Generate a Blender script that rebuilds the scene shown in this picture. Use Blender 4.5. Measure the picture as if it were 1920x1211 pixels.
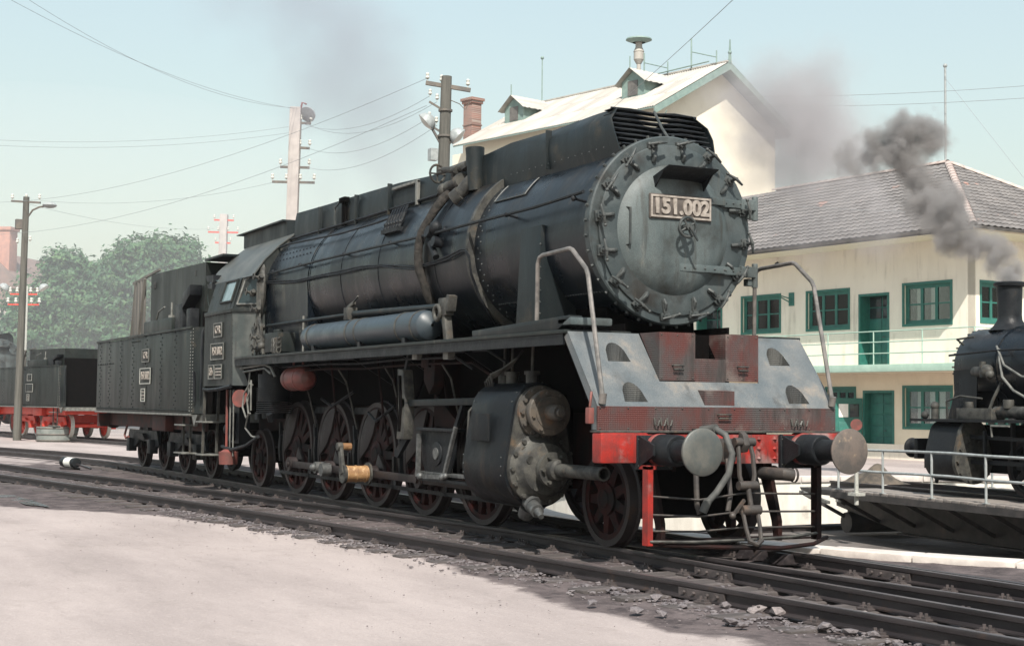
import bpy, bmesh, math, random
from mathutils import Vector, Matrix
from math import sin, cos, pi, radians as rad, sqrt, atan2
import numpy as np

random.seed(7)
for o in list(bpy.data.objects): bpy.data.objects.remove(o)
SC = bpy.context.scene
COL = SC.collection

# ---------------------------------------------------------------- camera
CAM = Vector((16.653, -8.887, 1.4606)); YAW = 0.469767; PITCH = 0.05568; ROLL = 0.010692; FPX = 2805.5
_f = Vector((-cos(YAW)*cos(PITCH), sin(YAW)*cos(PITCH), sin(PITCH)))
_r = _f.cross(Vector((0, 0, 1))).normalized(); _u = _r.cross(_f)
CR = _r*cos(ROLL) + _u*sin(ROLL); CU = -_r*sin(ROLL) + _u*cos(ROLL)
cd = bpy.data.cameras.new('camera'); cam = bpy.data.objects.new('camera', cd); COL.objects.link(cam)
M3 = Matrix((CR, CU, -_f)).transposed()
cam.matrix_world = Matrix.Translation(CAM) @ M3.to_4x4()
cd.sensor_width = 36; cd.lens = FPX/1920*36; cd.clip_start = .1; cd.clip_end = 6000
SC.camera = cam
def at(u, v, D):
    """point D metres deep along the optical axis behind pixel u,v of the photograph"""
    return CAM + (CR*((u-960)/FPX) - CU*((v-605.5)/FPX) + _f)*D

# ---------------------------------------------------------------- sky, sun, exposure
SUN = Vector((1.80, -.80, 2.2)).normalized()
w = bpy.data.worlds.new('World'); SC.world = w; w.use_nodes = True
nt = w.node_tree; bg = nt.nodes['Background']
sky = nt.nodes.new('ShaderNodeTexSky'); sky.sky_type = 'NISHITA'; sky.sun_disc = False
sky.sun_elevation = math.asin(SUN.z); sky.sun_rotation = atan2(SUN.x, SUN.y)
sky.air_density = 2.1; sky.dust_density = 2.5; sky.ozone_density = 2.8; sky.altitude = 100
hzm = nt.nodes.new('ShaderNodeMix'); hzm.data_type = 'RGBA'; hzm.inputs[0].default_value = .45; hzm.inputs[7].default_value = (4.65, 5.4, 5.6, 1)   # even summer haze over the whole sky
nt.links.new(sky.outputs[0], hzm.inputs[6]); nt.links.new(hzm.outputs[2], bg.inputs[0]); bg.inputs[1].default_value = .12
sl = bpy.data.lights.new('sun', 'SUN'); so = bpy.data.objects.new('sun', sl); COL.objects.link(so)
sl.energy = 5.0; sl.angle = rad(.6); sl.color = (1, .945, .86)
so.rotation_euler = SUN.to_track_quat('Z', 'Y').to_euler(); so.location = (0, 0, 60)
SC.view_settings.view_transform = 'Standard'; SC.view_settings.look = 'None'
SC.view_settings.exposure = .45; SC.view_settings.gamma = 1
SC.cycles.use_denoising = True
SC.cycles.volume_bounces = 1; SC.cycles.max_bounces = 7; SC.cycles.diffuse_bounces = 3
SC.cycles.glossy_bounces = 3; SC.cycles.transmission_bounces = 4; SC.cycles.transparent_max_bounces = 10
SC.cycles.sample_clamp_indirect = 6

# ---------------------------------------------------------------- mesh helpers
def frame(d):
    d = Vector(d).normalized()
    a = Vector((0, 0, 1)) if abs(d.z) < .9 else Vector((1, 0, 0))
    u = d.cross(a).normalized(); return u, d.cross(u).normalized(), d
class MB:
    def __init__(s): s.v = []; s.f = []
    def add(s, vs, fs):
        n = len(s.v); s.v += [tuple(v) for v in vs]; s.f += [tuple(i+n for i in f) for f in fs]; return s
    def box(s, x0, x1, y0, y1, z0, z1):
        return s.add([(x, y, z) for x in (x0, x1) for y in (y0, y1) for z in (z0, z1)],
                     [(0, 1, 3, 2), (4, 6, 7, 5), (0, 4, 5, 1), (2, 3, 7, 6), (0, 2, 6, 4), (1, 5, 7, 3)])
    def bar(s, a, b, w, h, up=(0, 0, 1)):
        a = Vector(a); b = Vector(b); d = (b-a).normalized(); U = Vector(up)
        x = d.cross(U)
        if x.length < 1e-4: x = d.cross(Vector((1, 0, 0)))
        x.normalize(); y = x.cross(d).normalized()
        vs = [p + x*i*w/2 + y*j*h/2 for p in (a, b) for i in (-1, 1) for j in (-1, 1)]
        return s.add(vs, [(0, 1, 3, 2), (4, 6, 7, 5), (0, 4, 5, 1), (2, 3, 7, 6), (0, 2, 6, 4), (1, 5, 7, 3)])
    def cyl(s, a, b, r, r2=None, n=14, caps=True):
        r2 = r if r2 is None else r2; a = Vector(a); b = Vector(b); u, w_, d = frame(b-a)
        vs = [p + (u*cos(t)+w_*sin(t))*R for p, R in ((a, r), (b, r2)) for t in [2*pi*i/n for i in range(n)]]
        fs = [(i, (i+1) % n, n+(i+1) % n, n+i) for i in range(n)]
        if caps: fs += [tuple(range(n))[::-1], tuple(range(n, 2*n))]
        return s.add(vs, fs)
    def tube(s, pts, r, n=7, caps=True):
        pts = [Vector(p) for p in pts]; rs = r if isinstance(r, (list, tuple)) else [r]*len(pts)
        vs = []; u = None
        for i, p in enumerate(pts):
            d = (pts[min(i+1, len(pts)-1)] - pts[max(i-1, 0)]).normalized()
            if u is None: u = frame(d)[0]
            u = (u - d*u.dot(d)).normalized(); w_ = d.cross(u)
            vs += [p + (u*cos(2*pi*k/n)+w_*sin(2*pi*k/n))*rs[i] for k in range(n)]
        m = len(pts); fs = [(i*n+k, i*n+(k+1) % n, (i+1)*n+(k+1) % n, (i+1)*n+k) for i in range(m-1) for k in range(n)]
        if caps: fs += [tuple(range(n))[::-1], tuple(range((m-1)*n, m*n))]
        return s.add(vs, fs)
    def lathe(s, prof, o=(0, 0, 0), d=(1, 0, 0), n=32, a0=0, a1=2*pi):
        """prof: list of (distance along d, radius)"""
        o = Vector(o); u, w_, d = frame(d); full = abs(a1-a0-2*pi) < 1e-6; m = n if full else n+1
        vs = []
        for t, R in prof: vs += [o + d*t + (u*cos(a0+(a1-a0)*i/n) + w_*sin(a0+(a1-a0)*i/n))*max(R, 1e-4) for i in range(m)]
        fs = []
        for j in range(len(prof)-1):
            for i in range(n):
                k = (i+1) % m; fs.append((j*m+i, j*m+k, (j+1)*m+k, (j+1)*m+i))
        return s.add(vs, fs)
    def prism(s, poly, ax, a, b):
        """poly: 2-D outline in the two other axes (xyz order), drawn out along axis ax from a to b"""
        def P(p, t):
            q = list(p); q.insert('xyz'.index(ax), t); return q
        n = len(poly); vs = [P(p, a) for p in poly] + [P(p, b) for p in poly]
        return s.add(vs, [tuple(range(n))[::-1], tuple(range(n, 2*n))] + [(i, (i+1) % n, n+(i+1) % n, n+i) for i in range(n)])
    def ball(s, c, r, n=10, m=6, sc=(1, 1, 1)):
        c = Vector(c); vs = [c+Vector((0, 0, r*sc[2]))]
        for j in range(1, m):
            t = pi*j/m; vs += [c+Vector((r*sin(t)*cos(2*pi*i/n)*sc[0], r*sin(t)*sin(2*pi*i/n)*sc[1], r*cos(t)*sc[2])) for i in range(n)]
        vs.append(c-Vector((0, 0, r*sc[2]))); L = len(vs)-1
        fs = [(0, 1+i, 1+(i+1) % n) for i in range(n)]
        for j in range(m-2): fs += [(1+j*n+i, 1+(j+1)*n+i, 1+(j+1)*n+(i+1) % n, 1+j*n+(i+1) % n) for i in range(n)]
        fs += [(L, 1+(m-2)*n+(i+1) % n, 1+(m-2)*n+i) for i in range(n)]
        return s.add(vs, fs)
    def torus(s, c, ax, R, r, n=24, m=7):
        u, w_, d = frame(ax); c = Vector(c); vs = []
        for i in range(n):
            e = u*cos(2*pi*i/n)+w_*sin(2*pi*i/n)
            vs += [c + e*(R+r*cos(2*pi*j/m)) + d*r*sin(2*pi*j/m) for j in range(m)]
        return s.add(vs, [(i*m+j, ((i+1) % n)*m+j, ((i+1) % n)*m+(j+1) % m, i*m+(j+1) % m) for i in range(n) for j in range(m)])
    def grid(s, fn, nu, nv):
        vs = [fn(i/nu, j/nv) for i in range(nu+1) for j in range(nv+1)]
        return s.add(vs, [(i*(nv+1)+j, (i+1)*(nv+1)+j, (i+1)*(nv+1)+j+1, i*(nv+1)+j+1) for i in range(nu) for j in range(nv)])
    def merge(s, o, M=None):
        return s.add([(M @ Vector(v)) if M is not None else v for v in o.v], o.f)
    def mesh(s, name, mat=None, bevel=0, smooth=38, recalc=True):
        me = bpy.data.meshes.new(name); me.from_pydata([tuple(v) for v in s.v], [], s.f)
        if recalc or bevel:
            bm = bmesh.new(); bm.from_mesh(me)
            if recalc: bmesh.ops.recalc_face_normals(bm, faces=bm.faces)
            if bevel:
                es = [e for e in bm.edges if len(e.link_faces) == 2 and e.calc_face_angle(0) > .6]
                bmesh.ops.bevel(bm, geom=es, offset=bevel, segments=2, affect='EDGES', profile=.6)
            bm.to_mesh(me); bm.free()
        if smooth:
            me.shade_smooth(); me.set_sharp_from_angle(angle=rad(smooth))
        if mat: me.materials.append(mat)
        return me
    def obj(s, name, mat=None, parent=None, **k):
        return link(name, s.mesh(name, mat, **k), parent)
def link(name, data, parent=None, M=None):
    o = bpy.data.objects.new(name, data); COL.objects.link(o)
    if parent is not None: o.parent = parent
    if M is not None: o.matrix_local = M
    return o
def thing(name, label, cat, loc=(0, 0, 0), rz=0, group=None):
    o = bpy.data.objects.new(name, None); COL.objects.link(o); o.location = loc; o.rotation_euler = (0, 0, rz)
    o.empty_display_size = .3
    return tag(o, label, cat, group)
def tag(o, label, cat, group=None):
    o['label'] = label; o['category'] = cat
    if group: o['group'] = group
    return o
def struct(o): o['kind'] = 'structure'; return o
def stuff(o): o['kind'] = 'stuff'; return o
def copy_tree(o, parent=None):
    c = o.copy(); COL.objects.link(c); c.parent = parent
    for ch in list(o.children): copy_tree(ch, c)
    return c
def T(x, y, z): return Matrix.Translation((x, y, z))
def RZ(a): return Matrix.Rotation(a, 4, 'Z')
def RY(a): return Matrix.Rotation(a, 4, 'Y')
def RX(a): return Matrix.Rotation(a, 4, 'X')
def text_mesh(s, size, depth, mat, bold=.0, spacing=1.0):
    cu = bpy.data.curves.new('lettering', 'FONT'); cu.body = s; cu.size = size; cu.extrude = depth; cu.offset = bold
    cu.align_x = 'CENTER'; cu.align_y = 'CENTER'; cu.space_character = spacing
    t = bpy.data.objects.new('lettering', cu); COL.objects.link(t)
    me = bpy.data.meshes.new_from_object(t.evaluated_get(bpy.context.evaluated_depsgraph_get()))
    bpy.data.objects.remove(t); me.materials.clear(); me.materials.append(mat); return me

# ---------------------------------------------------------------- materials
def mat(name, c1, c2=None, scale=3., rough=.6, r2=None, metal=0., bump=0., bscale=40., c3=None, s3=9., f3=(.55, .75),
        stretch=None, fac=(.35, .65), spec=.5, detail=6, grain=0., gscale=150., streak=None, streak2=None, rand=0.):
    m = bpy.data.materials.new(name); m.use_nodes = True; N = m.node_tree.nodes; L = m.node_tree.links
    b = N['Principled BSDF']; b.inputs['Roughness'].default_value = rough; b.inputs['Metallic'].default_value = metal
    b.inputs['Specular IOR Level'].default_value = spec
    tc = N.new('ShaderNodeTexCoord'); co = tc.outputs['Object']
    if stretch:
        mp = N.new('ShaderNodeMapping'); mp.inputs['Scale'].default_value = stretch; L.new(co, mp.inputs[0]); cs = mp.outputs[0]
    else: cs = co
    def noise(sc, vec, d=detail):
        n = N.new('ShaderNodeTexNoise'); n.inputs['Scale'].default_value = sc; n.inputs['Detail'].default_value = d
        n.inputs['Roughness'].default_value = .62; L.new(vec, n.inputs['Vector']); return n.outputs['Fac']
    def ramp(x, a, b_):
        r = N.new('ShaderNodeMapRange'); r.interpolation_type = 'SMOOTHSTEP'
        r.inputs[1].default_value = a; r.inputs[2].default_value = b_; L.new(x, r.inputs[0]); return r.outputs[0]
    def mix(f, a, b_, bl='MIX'):
        x = N.new('ShaderNodeMix'); x.data_type = 'RGBA'; x.blend_type = bl
        for i, q in ((0, f), (6, a), (7, b_)):
            if hasattr(q, 'is_linked'): L.new(q, x.inputs[i])
            elif i == 0: x.inputs[0].default_value = q
            else: x.inputs[i].default_value = (*q, 1)
        return x.outputs[2]
    col = None
    if c2:
        n1 = ramp(noise(scale, cs), *fac); col = mix(n1, c1, c2)
        if r2 is not None:
            rr = N.new('ShaderNodeMapRange'); rr.inputs[3].default_value = rough; rr.inputs[4].default_value = r2
            L.new(n1, rr.inputs[0]); L.new(rr.outputs[0], b.inputs['Roughness'])
    if c3: col = mix(ramp(noise(s3, co), *f3), col if col is not None else c1, c3)
    for sk in (streak, streak2):                       # runs of rust, lime or soot: (colour, across scale, along scale, lo, hi, strength)
        if not sk: continue
        mp2 = N.new('ShaderNodeMapping'); mp2.inputs['Scale'].default_value = (sk[1], sk[1], sk[2]); L.new(co, mp2.inputs[0])
        f_ = ramp(noise(1., mp2.outputs[0], 5), sk[3], sk[4]); k_ = N.new('ShaderNodeMath'); k_.operation = 'MULTIPLY'; L.new(f_, k_.inputs[0])
        pat = ramp(noise(.9, co, 3), .38, .62); k2 = N.new('ShaderNodeMath'); k2.operation = 'MULTIPLY'; L.new(pat, k2.inputs[0]); k2.inputs[1].default_value = sk[5]; L.new(k2.outputs[0], k_.inputs[1])
        col = mix(k_.outputs[0], col if col is not None else c1, sk[0])
    if rand:                                           # piece-to-piece difference in tone
        oi = N.new('ShaderNodeObjectInfo'); rr_ = N.new('ShaderNodeMapRange'); rr_.inputs[3].default_value = 1-rand; rr_.inputs[4].default_value = 1+rand; L.new(oi.outputs['Random'], rr_.inputs[0])
        vr = N.new('ShaderNodeCombineXYZ')
        for i in range(3): L.new(rr_.outputs[0], vr.inputs[i])
        col = mix(1., col if col is not None else c1, vr.outputs[0], 'MULTIPLY')
    if grain:
        g = noise(gscale, co, 2); gr = N.new('ShaderNodeMapRange'); gr.inputs[3].default_value = 1-grain; gr.inputs[4].default_value = 1+grain
        gr.inputs[1].default_value = .3; gr.inputs[2].default_value = .7; L.new(g, gr.inputs[0])
        vm = N.new('ShaderNodeCombineXYZ')
        for i in range(3): L.new(gr.outputs[0], vm.inputs[i])
        col = mix(1., col if col is not None else c1, vm.outputs[0], 'MULTIPLY')
    if col is not None: L.new(col, b.inputs['Base Color'])
    else: b.inputs['Base Color'].default_value = (*c1, 1)
    if bump:
        bp = N.new('ShaderNodeBump'); bp.inputs['Strength'].default_value = bump; bp.inputs['Distance'].default_value = .02
        L.new(noise(bscale, co, 5), bp.inputs['Height']); L.new(bp.outputs[0], b.inputs['Normal'])
    return m
M = {}
M['boiler'] = mat('boiler_black', (.0040, .0068, .0105), (.0075, .0105, .0140), 1.6, .24, .42, spec=.30, c3=(.022, .018, .014), s3=2.2, f3=(.54, .76), bump=.22, bscale=4, stretch=(1, 1, .35), grain=.25, gscale=60, streak=((.075, .066, .055), 7, .55, .56, .72, .7), streak2=((.004, .004, .004), 4, .4, .52, .66, .8))  # black paint, base darkened further to carry deep shadow
M['cowl'] = mat('casing_sheet_black', (.0065, .0105, .0125), (.014, .018, .019), 2.2, .42, .6, spec=.28, c3=(.045, .038, .028), s3=2.4, f3=(.55, .76), bump=.35, bscale=3.0, stretch=(1, 1, .3), grain=.25, gscale=70, streak=((.06, .055, .046), 8, .6, .55, .72, .6))
M['cab'] = mat('cab_sooty_shade_paint', (.010, .0135, .0135), (.024, .0265, .0245), 2.5, .45, .65, spec=.28, c3=(.075, .060, .044), s3=4, f3=(.58, .8), bump=.25, bscale=9, stretch=(1, 1, .4), grain=.25, gscale=80, streak=((.095, .085, .068), 9, .7, .56, .74, .7))  # soot and runs over a base darkened to deepen its shadows
M['tank'] = mat('tender_sooty_shade_paint', (.010, .0145, .0135), (.018, .0215, .0195), 1.8, .42, .58, spec=.30, c3=(.006, .007, .007), s3=1.6, f3=(.52, .72), bump=.16, bscale=4, stretch=(1, 1, .25), grain=.25, gscale=70, streak=((.055, .048, .038), 6, .5, .55, .74, .7), streak2=((.004, .004, .004), 3, .4, .52, .66, .8))  # sooty tank sides, base also darkened in place of heavy shadow
M['door'] = mat('smokebox_grey', (.055, .072, .075), (.092, .110, .110), 1.8, .42, .6, spec=.4, c3=(.026, .025, .022), s3=1.4, f3=(.48, .72), bump=.18, bscale=11, grain=.2, gscale=90, stretch=(1, 1, .5), streak=((.030, .027, .022), 8, .9, .5, .68, .8), streak2=((.16, .15, .13), 10, 1.2, .58, .74, .5))
M['doorrim'] = mat('smokebox_rim_grey', (.034, .045, .048), (.062, .075, .077), 2.4, .42, .6, spec=.4, c3=(.022, .021, .019), s3=1.8, f3=(.50, .72), bump=.18, bscale=11, grain=.2, gscale=90, streak=((.085, .075, .058), 9, 1., .56, .74, .6))
M['cylinder'] = mat('sooty_shade_cylinder_casing', (.0045, .0060, .0080), (.010, .012, .014), 2.2, .42, .65, spec=.18, c3=(.024, .018, .014), s3=3, f3=(.54, .74), bump=.25, bscale=6, grain=.25, gscale=60, streak=((.040, .030, .024), 6, .6, .54, .7, .7))  # sooty casing, base darkened further for shadow contrast
M['coupling'] = mat('rusty_coupling_steel', (.055, .046, .040), (.028, .025, .024), 7, .5, .7, c3=(.10, .062, .042), s3=6, f3=(.55, .75), bump=.2)
M['clamp'] = mat('clamp_grey', (.026, .032, .033), (.06, .064, .062), 9, .45, .6, grain=.2, spec=.4)
M['apron'] = mat('apron_worn_grey', (.085, .099, .107), (.125, .132, .134), 2.2, .45, .65, spec=.4, c3=(.21, .18, .15), s3=2.2, f3=(.54, .76), bump=.2, bscale=8, grain=.25, gscale=110, streak=((.055, .055, .055), 5, 1., .5, .70, .7), streak2=((.22, .17, .13), 7, 1.2, .58, .74, .7))
M['greasy'] = mat('greasy_black_steel', (.007, .008, .010), (.014, .016, .018), 4, .42, .62, spec=.22, c3=(.04, .032, .026), s3=6, f3=(.6, .8), bump=.3, bscale=18)
M['under'] = mat('shade_black_underside', (.004, .004, .004), (.006, .005, .005), 5, .9, bump=.2, bscale=20, spec=.02)  # near-black colour paints the deep shade inside and below
M['redframe'] = mat('dirty_shade_red_frame', (.022, .008, .007), (.009, .007, .007), 3, .7, spec=.12, c3=(.06, .012, .009), s3=4, f3=(.6, .8))  # dirty red, darkened again to paint the shade between the wheels
M['wheel'] = mat('oily_wheel_steel', (.018, .014, .014), (.030, .023, .023), 6, .45, .6, spec=.28, c3=(.05, .026, .013), s3=3, f3=(.6, .78), bump=.15)
M['wheelred'] = mat('wheel_centre_shade_red', (.034, .007, .006), (.009, .006, .006), 4, .65, spec=.15, c3=(.010, .009, .009), s3=7, f3=(.45, .65))  # red lowered almost to black, painting the shade under the footplate
M['red'] = mat('buffer_beam_red', (.32, .020, .014), (.17, .022, .018), 5, .5, spec=.35, c3=(.24, .15, .14), s3=2.6, f3=(.46, .66), bump=.15, streak=((.05, .035, .032), 9, 2, .48, .66, .9), grain=.2)
M['redbright'] = mat('fresh_red_paint', (.62, .055, .030), (.50, .042, .026), 4, .5)
M['redtank'] = mat('faded_red_tank', (.20, .055, .045), (.11, .045, .038), 6, .55, c3=(.26, .04, .025), s3=3, f3=(.6, .75), stretch=(.3, 1, 1))
M['steel'] = mat('bare_worn_steel', (.14, .142, .14), (.07, .073, .073), 12, .42, .6, metal=.5, c3=(.20, .13, .09), s3=7, f3=(.62, .8), bump=.1)
M['buffer'] = mat('buffer_disc_steel', (.075, .083, .08), (.115, .112, .10), 7, .45, .6, metal=.25, c3=(.33, .30, .22), s3=5, f3=(.68, .85), bump=.1)
M['bufferrust'] = mat('buffer_disc_rusty', (.145, .115, .098), (.085, .076, .07), 6, .5, .7, metal=.2, c3=(.34, .25, .17), s3=8, f3=(.56, .75), bump=.15)
M['dusty'] = mat('dusty_cast_steel', (.070, .068, .060), (.026, .026, .025), 6, .5, .72, spec=.35, c3=(.11, .078, .050), s3=4, f3=(.56, .76), bump=.3, bscale=20, grain=.25)
M['brass'] = mat('ochre_grease_block', (.33, .19, .085), (.17, .085, .035), 9, .6, c3=(.46, .31, .17), s3=16, f3=(.52, .7), stretch=(1, .2, 1), bump=.3)
M['plate'] = mat('number_plate_face', (.055, .045, .040), (.09, .075, .066), 14, .6)
M['letter'] = mat('cast_letter_metal', (.34, .30, .265), (.22, .19, .165), 16, .5)
M['paleplate'] = mat('dull_white_plate', (.42, .42, .38), (.30, .30, .28), 30, .6)
M['pale'] = mat('pale_dusty_metal', (.17, .17, .155), (.09, .09, .083), 8, .5, bump=.1)
M['glass'] = mat('dark_window_glass', (.02, .03, .032), rough=.08)
M['cabglass'] = mat('cab_window_glass', (.16, .22, .23), (.10, .15, .16), 3, .15)
# checker plate: red paint worn to steel with a raised lozenge relief
def checker(name, a=(.085, .026, .022), b_=(.056, .052, .051), c=(.14, .11, .098)):
    m = mat(name, a, b_, 2.6, .45, spec=.4, c3=c, s3=2.6, f3=(.52, .74), grain=.25, stretch=(1, 1, .6), streak=((.03, .026, .024), 8, 1.2, .48, .66, .8))
    N = m.node_tree.nodes; L = m.node_tree.links; b = N['Principled BSDF']
    tc = N.new('ShaderNodeTexCoord'); sep = N.new('ShaderNodeSeparateXYZ'); L.new(tc.outputs['Object'], sep.inputs[0])
    def f(op, a, b_=None):
        n = N.new('ShaderNodeMath'); n.operation = op
        for i, q in enumerate((a, b_)):
            if q is None: continue
            if hasattr(q, 'is_linked'): L.new(q, n.inputs[i])
            else: n.inputs[i].default_value = q
        return n.outputs[0]
    s1 = f('SINE', f('MULTIPLY', f('ADD', sep.outputs[1], sep.outputs[2]), 150.)); s2 = f('SINE', f('MULTIPLY', f('SUBTRACT', sep.outputs[1], sep.outputs[2]), 150.))
    hgt = f('MULTIPLY', s1, s2)
    bp = N.new('ShaderNodeBump'); bp.inputs['Strength'].default_value = .5; bp.inputs['Distance'].default_value = .004
    L.new(hgt, bp.inputs['Height']); L.new(bp.outputs[0], b.inputs['Normal'])
    return m
M['checker'] = checker('worn_red_checker_plate')

M['checkergrey'] = checker('worn_grey_checker_plate', (.05, .053, .054), (.085, .085, .08), (.12, .10, .088))
# ================================================================ ground, turntable pit, tracks
PC = Vector((-.5, 12.3)); PR = 10.8
rng = np.random.RandomState(3)
def wob(x, y, sc, seed, octv=4):
    r = np.random.RandomState(seed); out = 0*x
    for k in range(octv):
        for j in range(3):
            a = r.rand()*2*pi; f = sc*(2**k)*(.7+.6*r.rand())
            out = out + np.sin((x*cos(a)+y*sin(a))*f + r.rand()*6.28)*(.55**k)/3
    return out
def yF1(x): return -2.33 + .105*x - .0022*x*x if x > -16 else -4.573 + (x+16)*.1754*.75
def off_loco(x): return 0. if x > -17 else -(x+17)**2*.010 if x > -30 else -1.69-(-30-x)*.26
_dx = [-60, -16, -7.9, -4.9, -2.66, -1.2, 1.7, 5.0, 6.8, 7.8, 14]; _dy = [-12, -7.2, -5.35, -3.62, -2.95, -2.6, -2.45, -2.80, -2.85, -2.65, -2.3]
def build_ground():
    rs = list(np.concatenate([np.linspace(PR+.30, 16, 28), np.linspace(16.3, 40, 90), np.geomspace(41, 2600, 40)]))
    ns = 420; th = np.linspace(0, 2*pi, ns, endpoint=False)
    Rg, Tg = np.meshgrid(rs, th, indexing='ij')
    X = PC.x + Rg*np.cos(Tg); Y = PC.y + Rg*np.sin(Tg)
    near = np.clip((60-Rg)/25, 0, 1)
    edge = np.interp(X, _dx, _dy)
    d1 = np.clip((Y-edge)/.55+.5, 0, 1)                      # oily bed begins behind the yard's edge
    d2 = np.clip((3.6-Y)/1.2, 0, 1)*(Rg > PR) + np.clip((PR+1.6-Rg)/.8, 0, 1)*.7
    dirt = d1*np.clip(d2, 0, 1)
    left = np.clip((-19-X)/8, 0, 1); dirt = dirt*(1-.85*left)
    Z = -.150 + .012*wob(X, Y, .9, 1)*near + .014*wob(X, Y, 4., 2)*near*(.25+dirt)
    Z -= .012*(1-dirt)*near
    v = np.stack([X, Y, Z], -1).reshape(-1, 3)
    nr = len(rs); f = []
    for i in range(nr-1):
        for j in range(ns):
            k = (j+1) % ns; f.append((i*ns+j, (i+1)*ns+j, (i+1)*ns+k, i*ns+k))
    me = bpy.data.meshes.new('ground'); me.from_pydata(v.tolist(), [], f); me.shade_smooth()
    at_ = me.attributes.new('dirt', 'FLOAT', 'POINT'); at_.data.foreach_set('value', dirt.reshape(-1).astype('f'))
    m = bpy.data.materials.new('dusty_yard_earth'); m.use_nodes = True; N = m.node_tree.nodes; L = m.node_tree.links; b = N['Principled BSDF']
    tc = N.new('ShaderNodeTexCoord'); at2 = N.new('ShaderNodeAttribute'); at2.attribute_name = 'dirt'
    def noise(sc, d=8, vec=None, ro=.6):
        n = N.new('ShaderNodeTexNoise'); n.inputs['Scale'].default_value = sc; n.inputs['Detail'].default_value = d; n.inputs['Roughness'].default_value = ro
        L.new(vec if vec is not None else tc.outputs['Object'], n.inputs['Vector']); return n.outputs['Fac']
    def mth(op, *a):
        n = N.new('ShaderNodeMath'); n.operation = op
        for i, q in enumerate(a):
            if hasattr(q, 'is_linked'): L.new(q, n.inputs[i])
            else: n.inputs[i].default_value = q
        return n.outputs[0]
    def sm(x, a, b_):
        r = N.new('ShaderNodeMapRange'); r.interpolation_type = 'SMOOTHSTEP'; r.inputs[1].default_value = a; r.inputs[2].default_value = b_; L.new(x, r.inputs[0]); return r.outputs[0]
    def mix(f_, a, b_):
        x = N.new('ShaderNodeMix'); x.data_type = 'RGBA'
        for i, q in ((0, f_), (6, a), (7, b_)):
            if hasattr(q, 'is_linked'): L.new(q, x.inputs[i])
            elif i: x.inputs[i].default_value = (*q, 1)
            else: x.inputs[0].default_value = q
        return x.outputs[2]
    mp = N.new('ShaderNodeMapping'); mp.inputs['Scale'].default_value = (.35, 1.2, 1); mp.inputs['Rotation'].default_value = (0, 0, .35); L.new(tc.outputs['Object'], mp.inputs[0])
    n_big = noise(.42, 7, mp.outputs[0], .66); n_mid = noise(3.2); n_fine = noise(26, 8); n_edge = noise(1.6, 7)
    pale = mix(sm(n_big, .34, .66), (.385, .330, .314), (.285, .243, .232))
    pale = mix(mth('MULTIPLY', sm(n_mid, .52, .78), .45), pale, (.235, .20, .186))
    pale = mix(mth('MULTIPLY', sm(noise(1.3, 8, mp.outputs[0], .7), .56, .74), .6), pale, (.20, .172, .162))
    pale = mix(mth('MULTIPLY', sm(noise(55, 4), .58, .70), .5), pale, (.19, .165, .155))
    pale = mix(mth('MULTIPLY', sm(n_fine, .52, .72), .35), pale, (.46, .40, .37))
    oil = mix(sm(n_mid, .36, .66), (.050, .040, .041), (.115, .093, .092))
    oil = mix(mth('MULTIPLY', sm(n_fine, .54, .70), .6), oil, (.19, .158, .15))
    oil = mix(mth('MULTIPLY', sm(noise(5.5, 6), .56, .7), .7), oil, (.022, .020, .022))
    d = mth('ADD', at2.outputs['Fac'], mth('MULTIPLY', mth('SUBTRACT', n_edge, .5), 1.5))
    d = mth('MULTIPLY', sm(d, .30, .62), sm(at2.outputs['Fac'], .02, .2))
    fin = mix(d, pale, oil)
    gm = mth('ADD', .62, mth('MULTIPLY', mth('ADD', noise(85, 3), mth('MULTIPLY', noise(230, 2), .9)), .40))
    cg = N.new('ShaderNodeCombineXYZ')
    for i in range(3): L.new(gm, cg.inputs[i])
    mg = N.new('ShaderNodeMix'); mg.data_type = 'RGBA'; mg.blend_type = 'MULTIPLY'; mg.inputs[0].default_value = 1; L.new(fin, mg.inputs[6]); L.new(cg.outputs[0], mg.inputs[7])
    L.new(mg.outputs[2], b.inputs['Base Color']); b.inputs['Roughness'].default_value = .92; b.inputs['Specular IOR Level'].default_value = .25
    bp = N.new('ShaderNodeBump'); bp.inputs['Strength'].default_value = .5; bp.inputs['Distance'].default_value = .03
    hh = mth('ADD', mth('MULTIPLY', n_fine, .8), mth('ADD', mth('MULTIPLY', noise(90, 4), .22), mth('MULTIPLY', n_mid, .6)))
    L.new(hh, bp.inputs['Height']); L.new(bp.outputs[0], b.inputs['Normal'])
    me.materials.append(m)
    return struct(link('ground', me))
build_ground()

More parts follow.
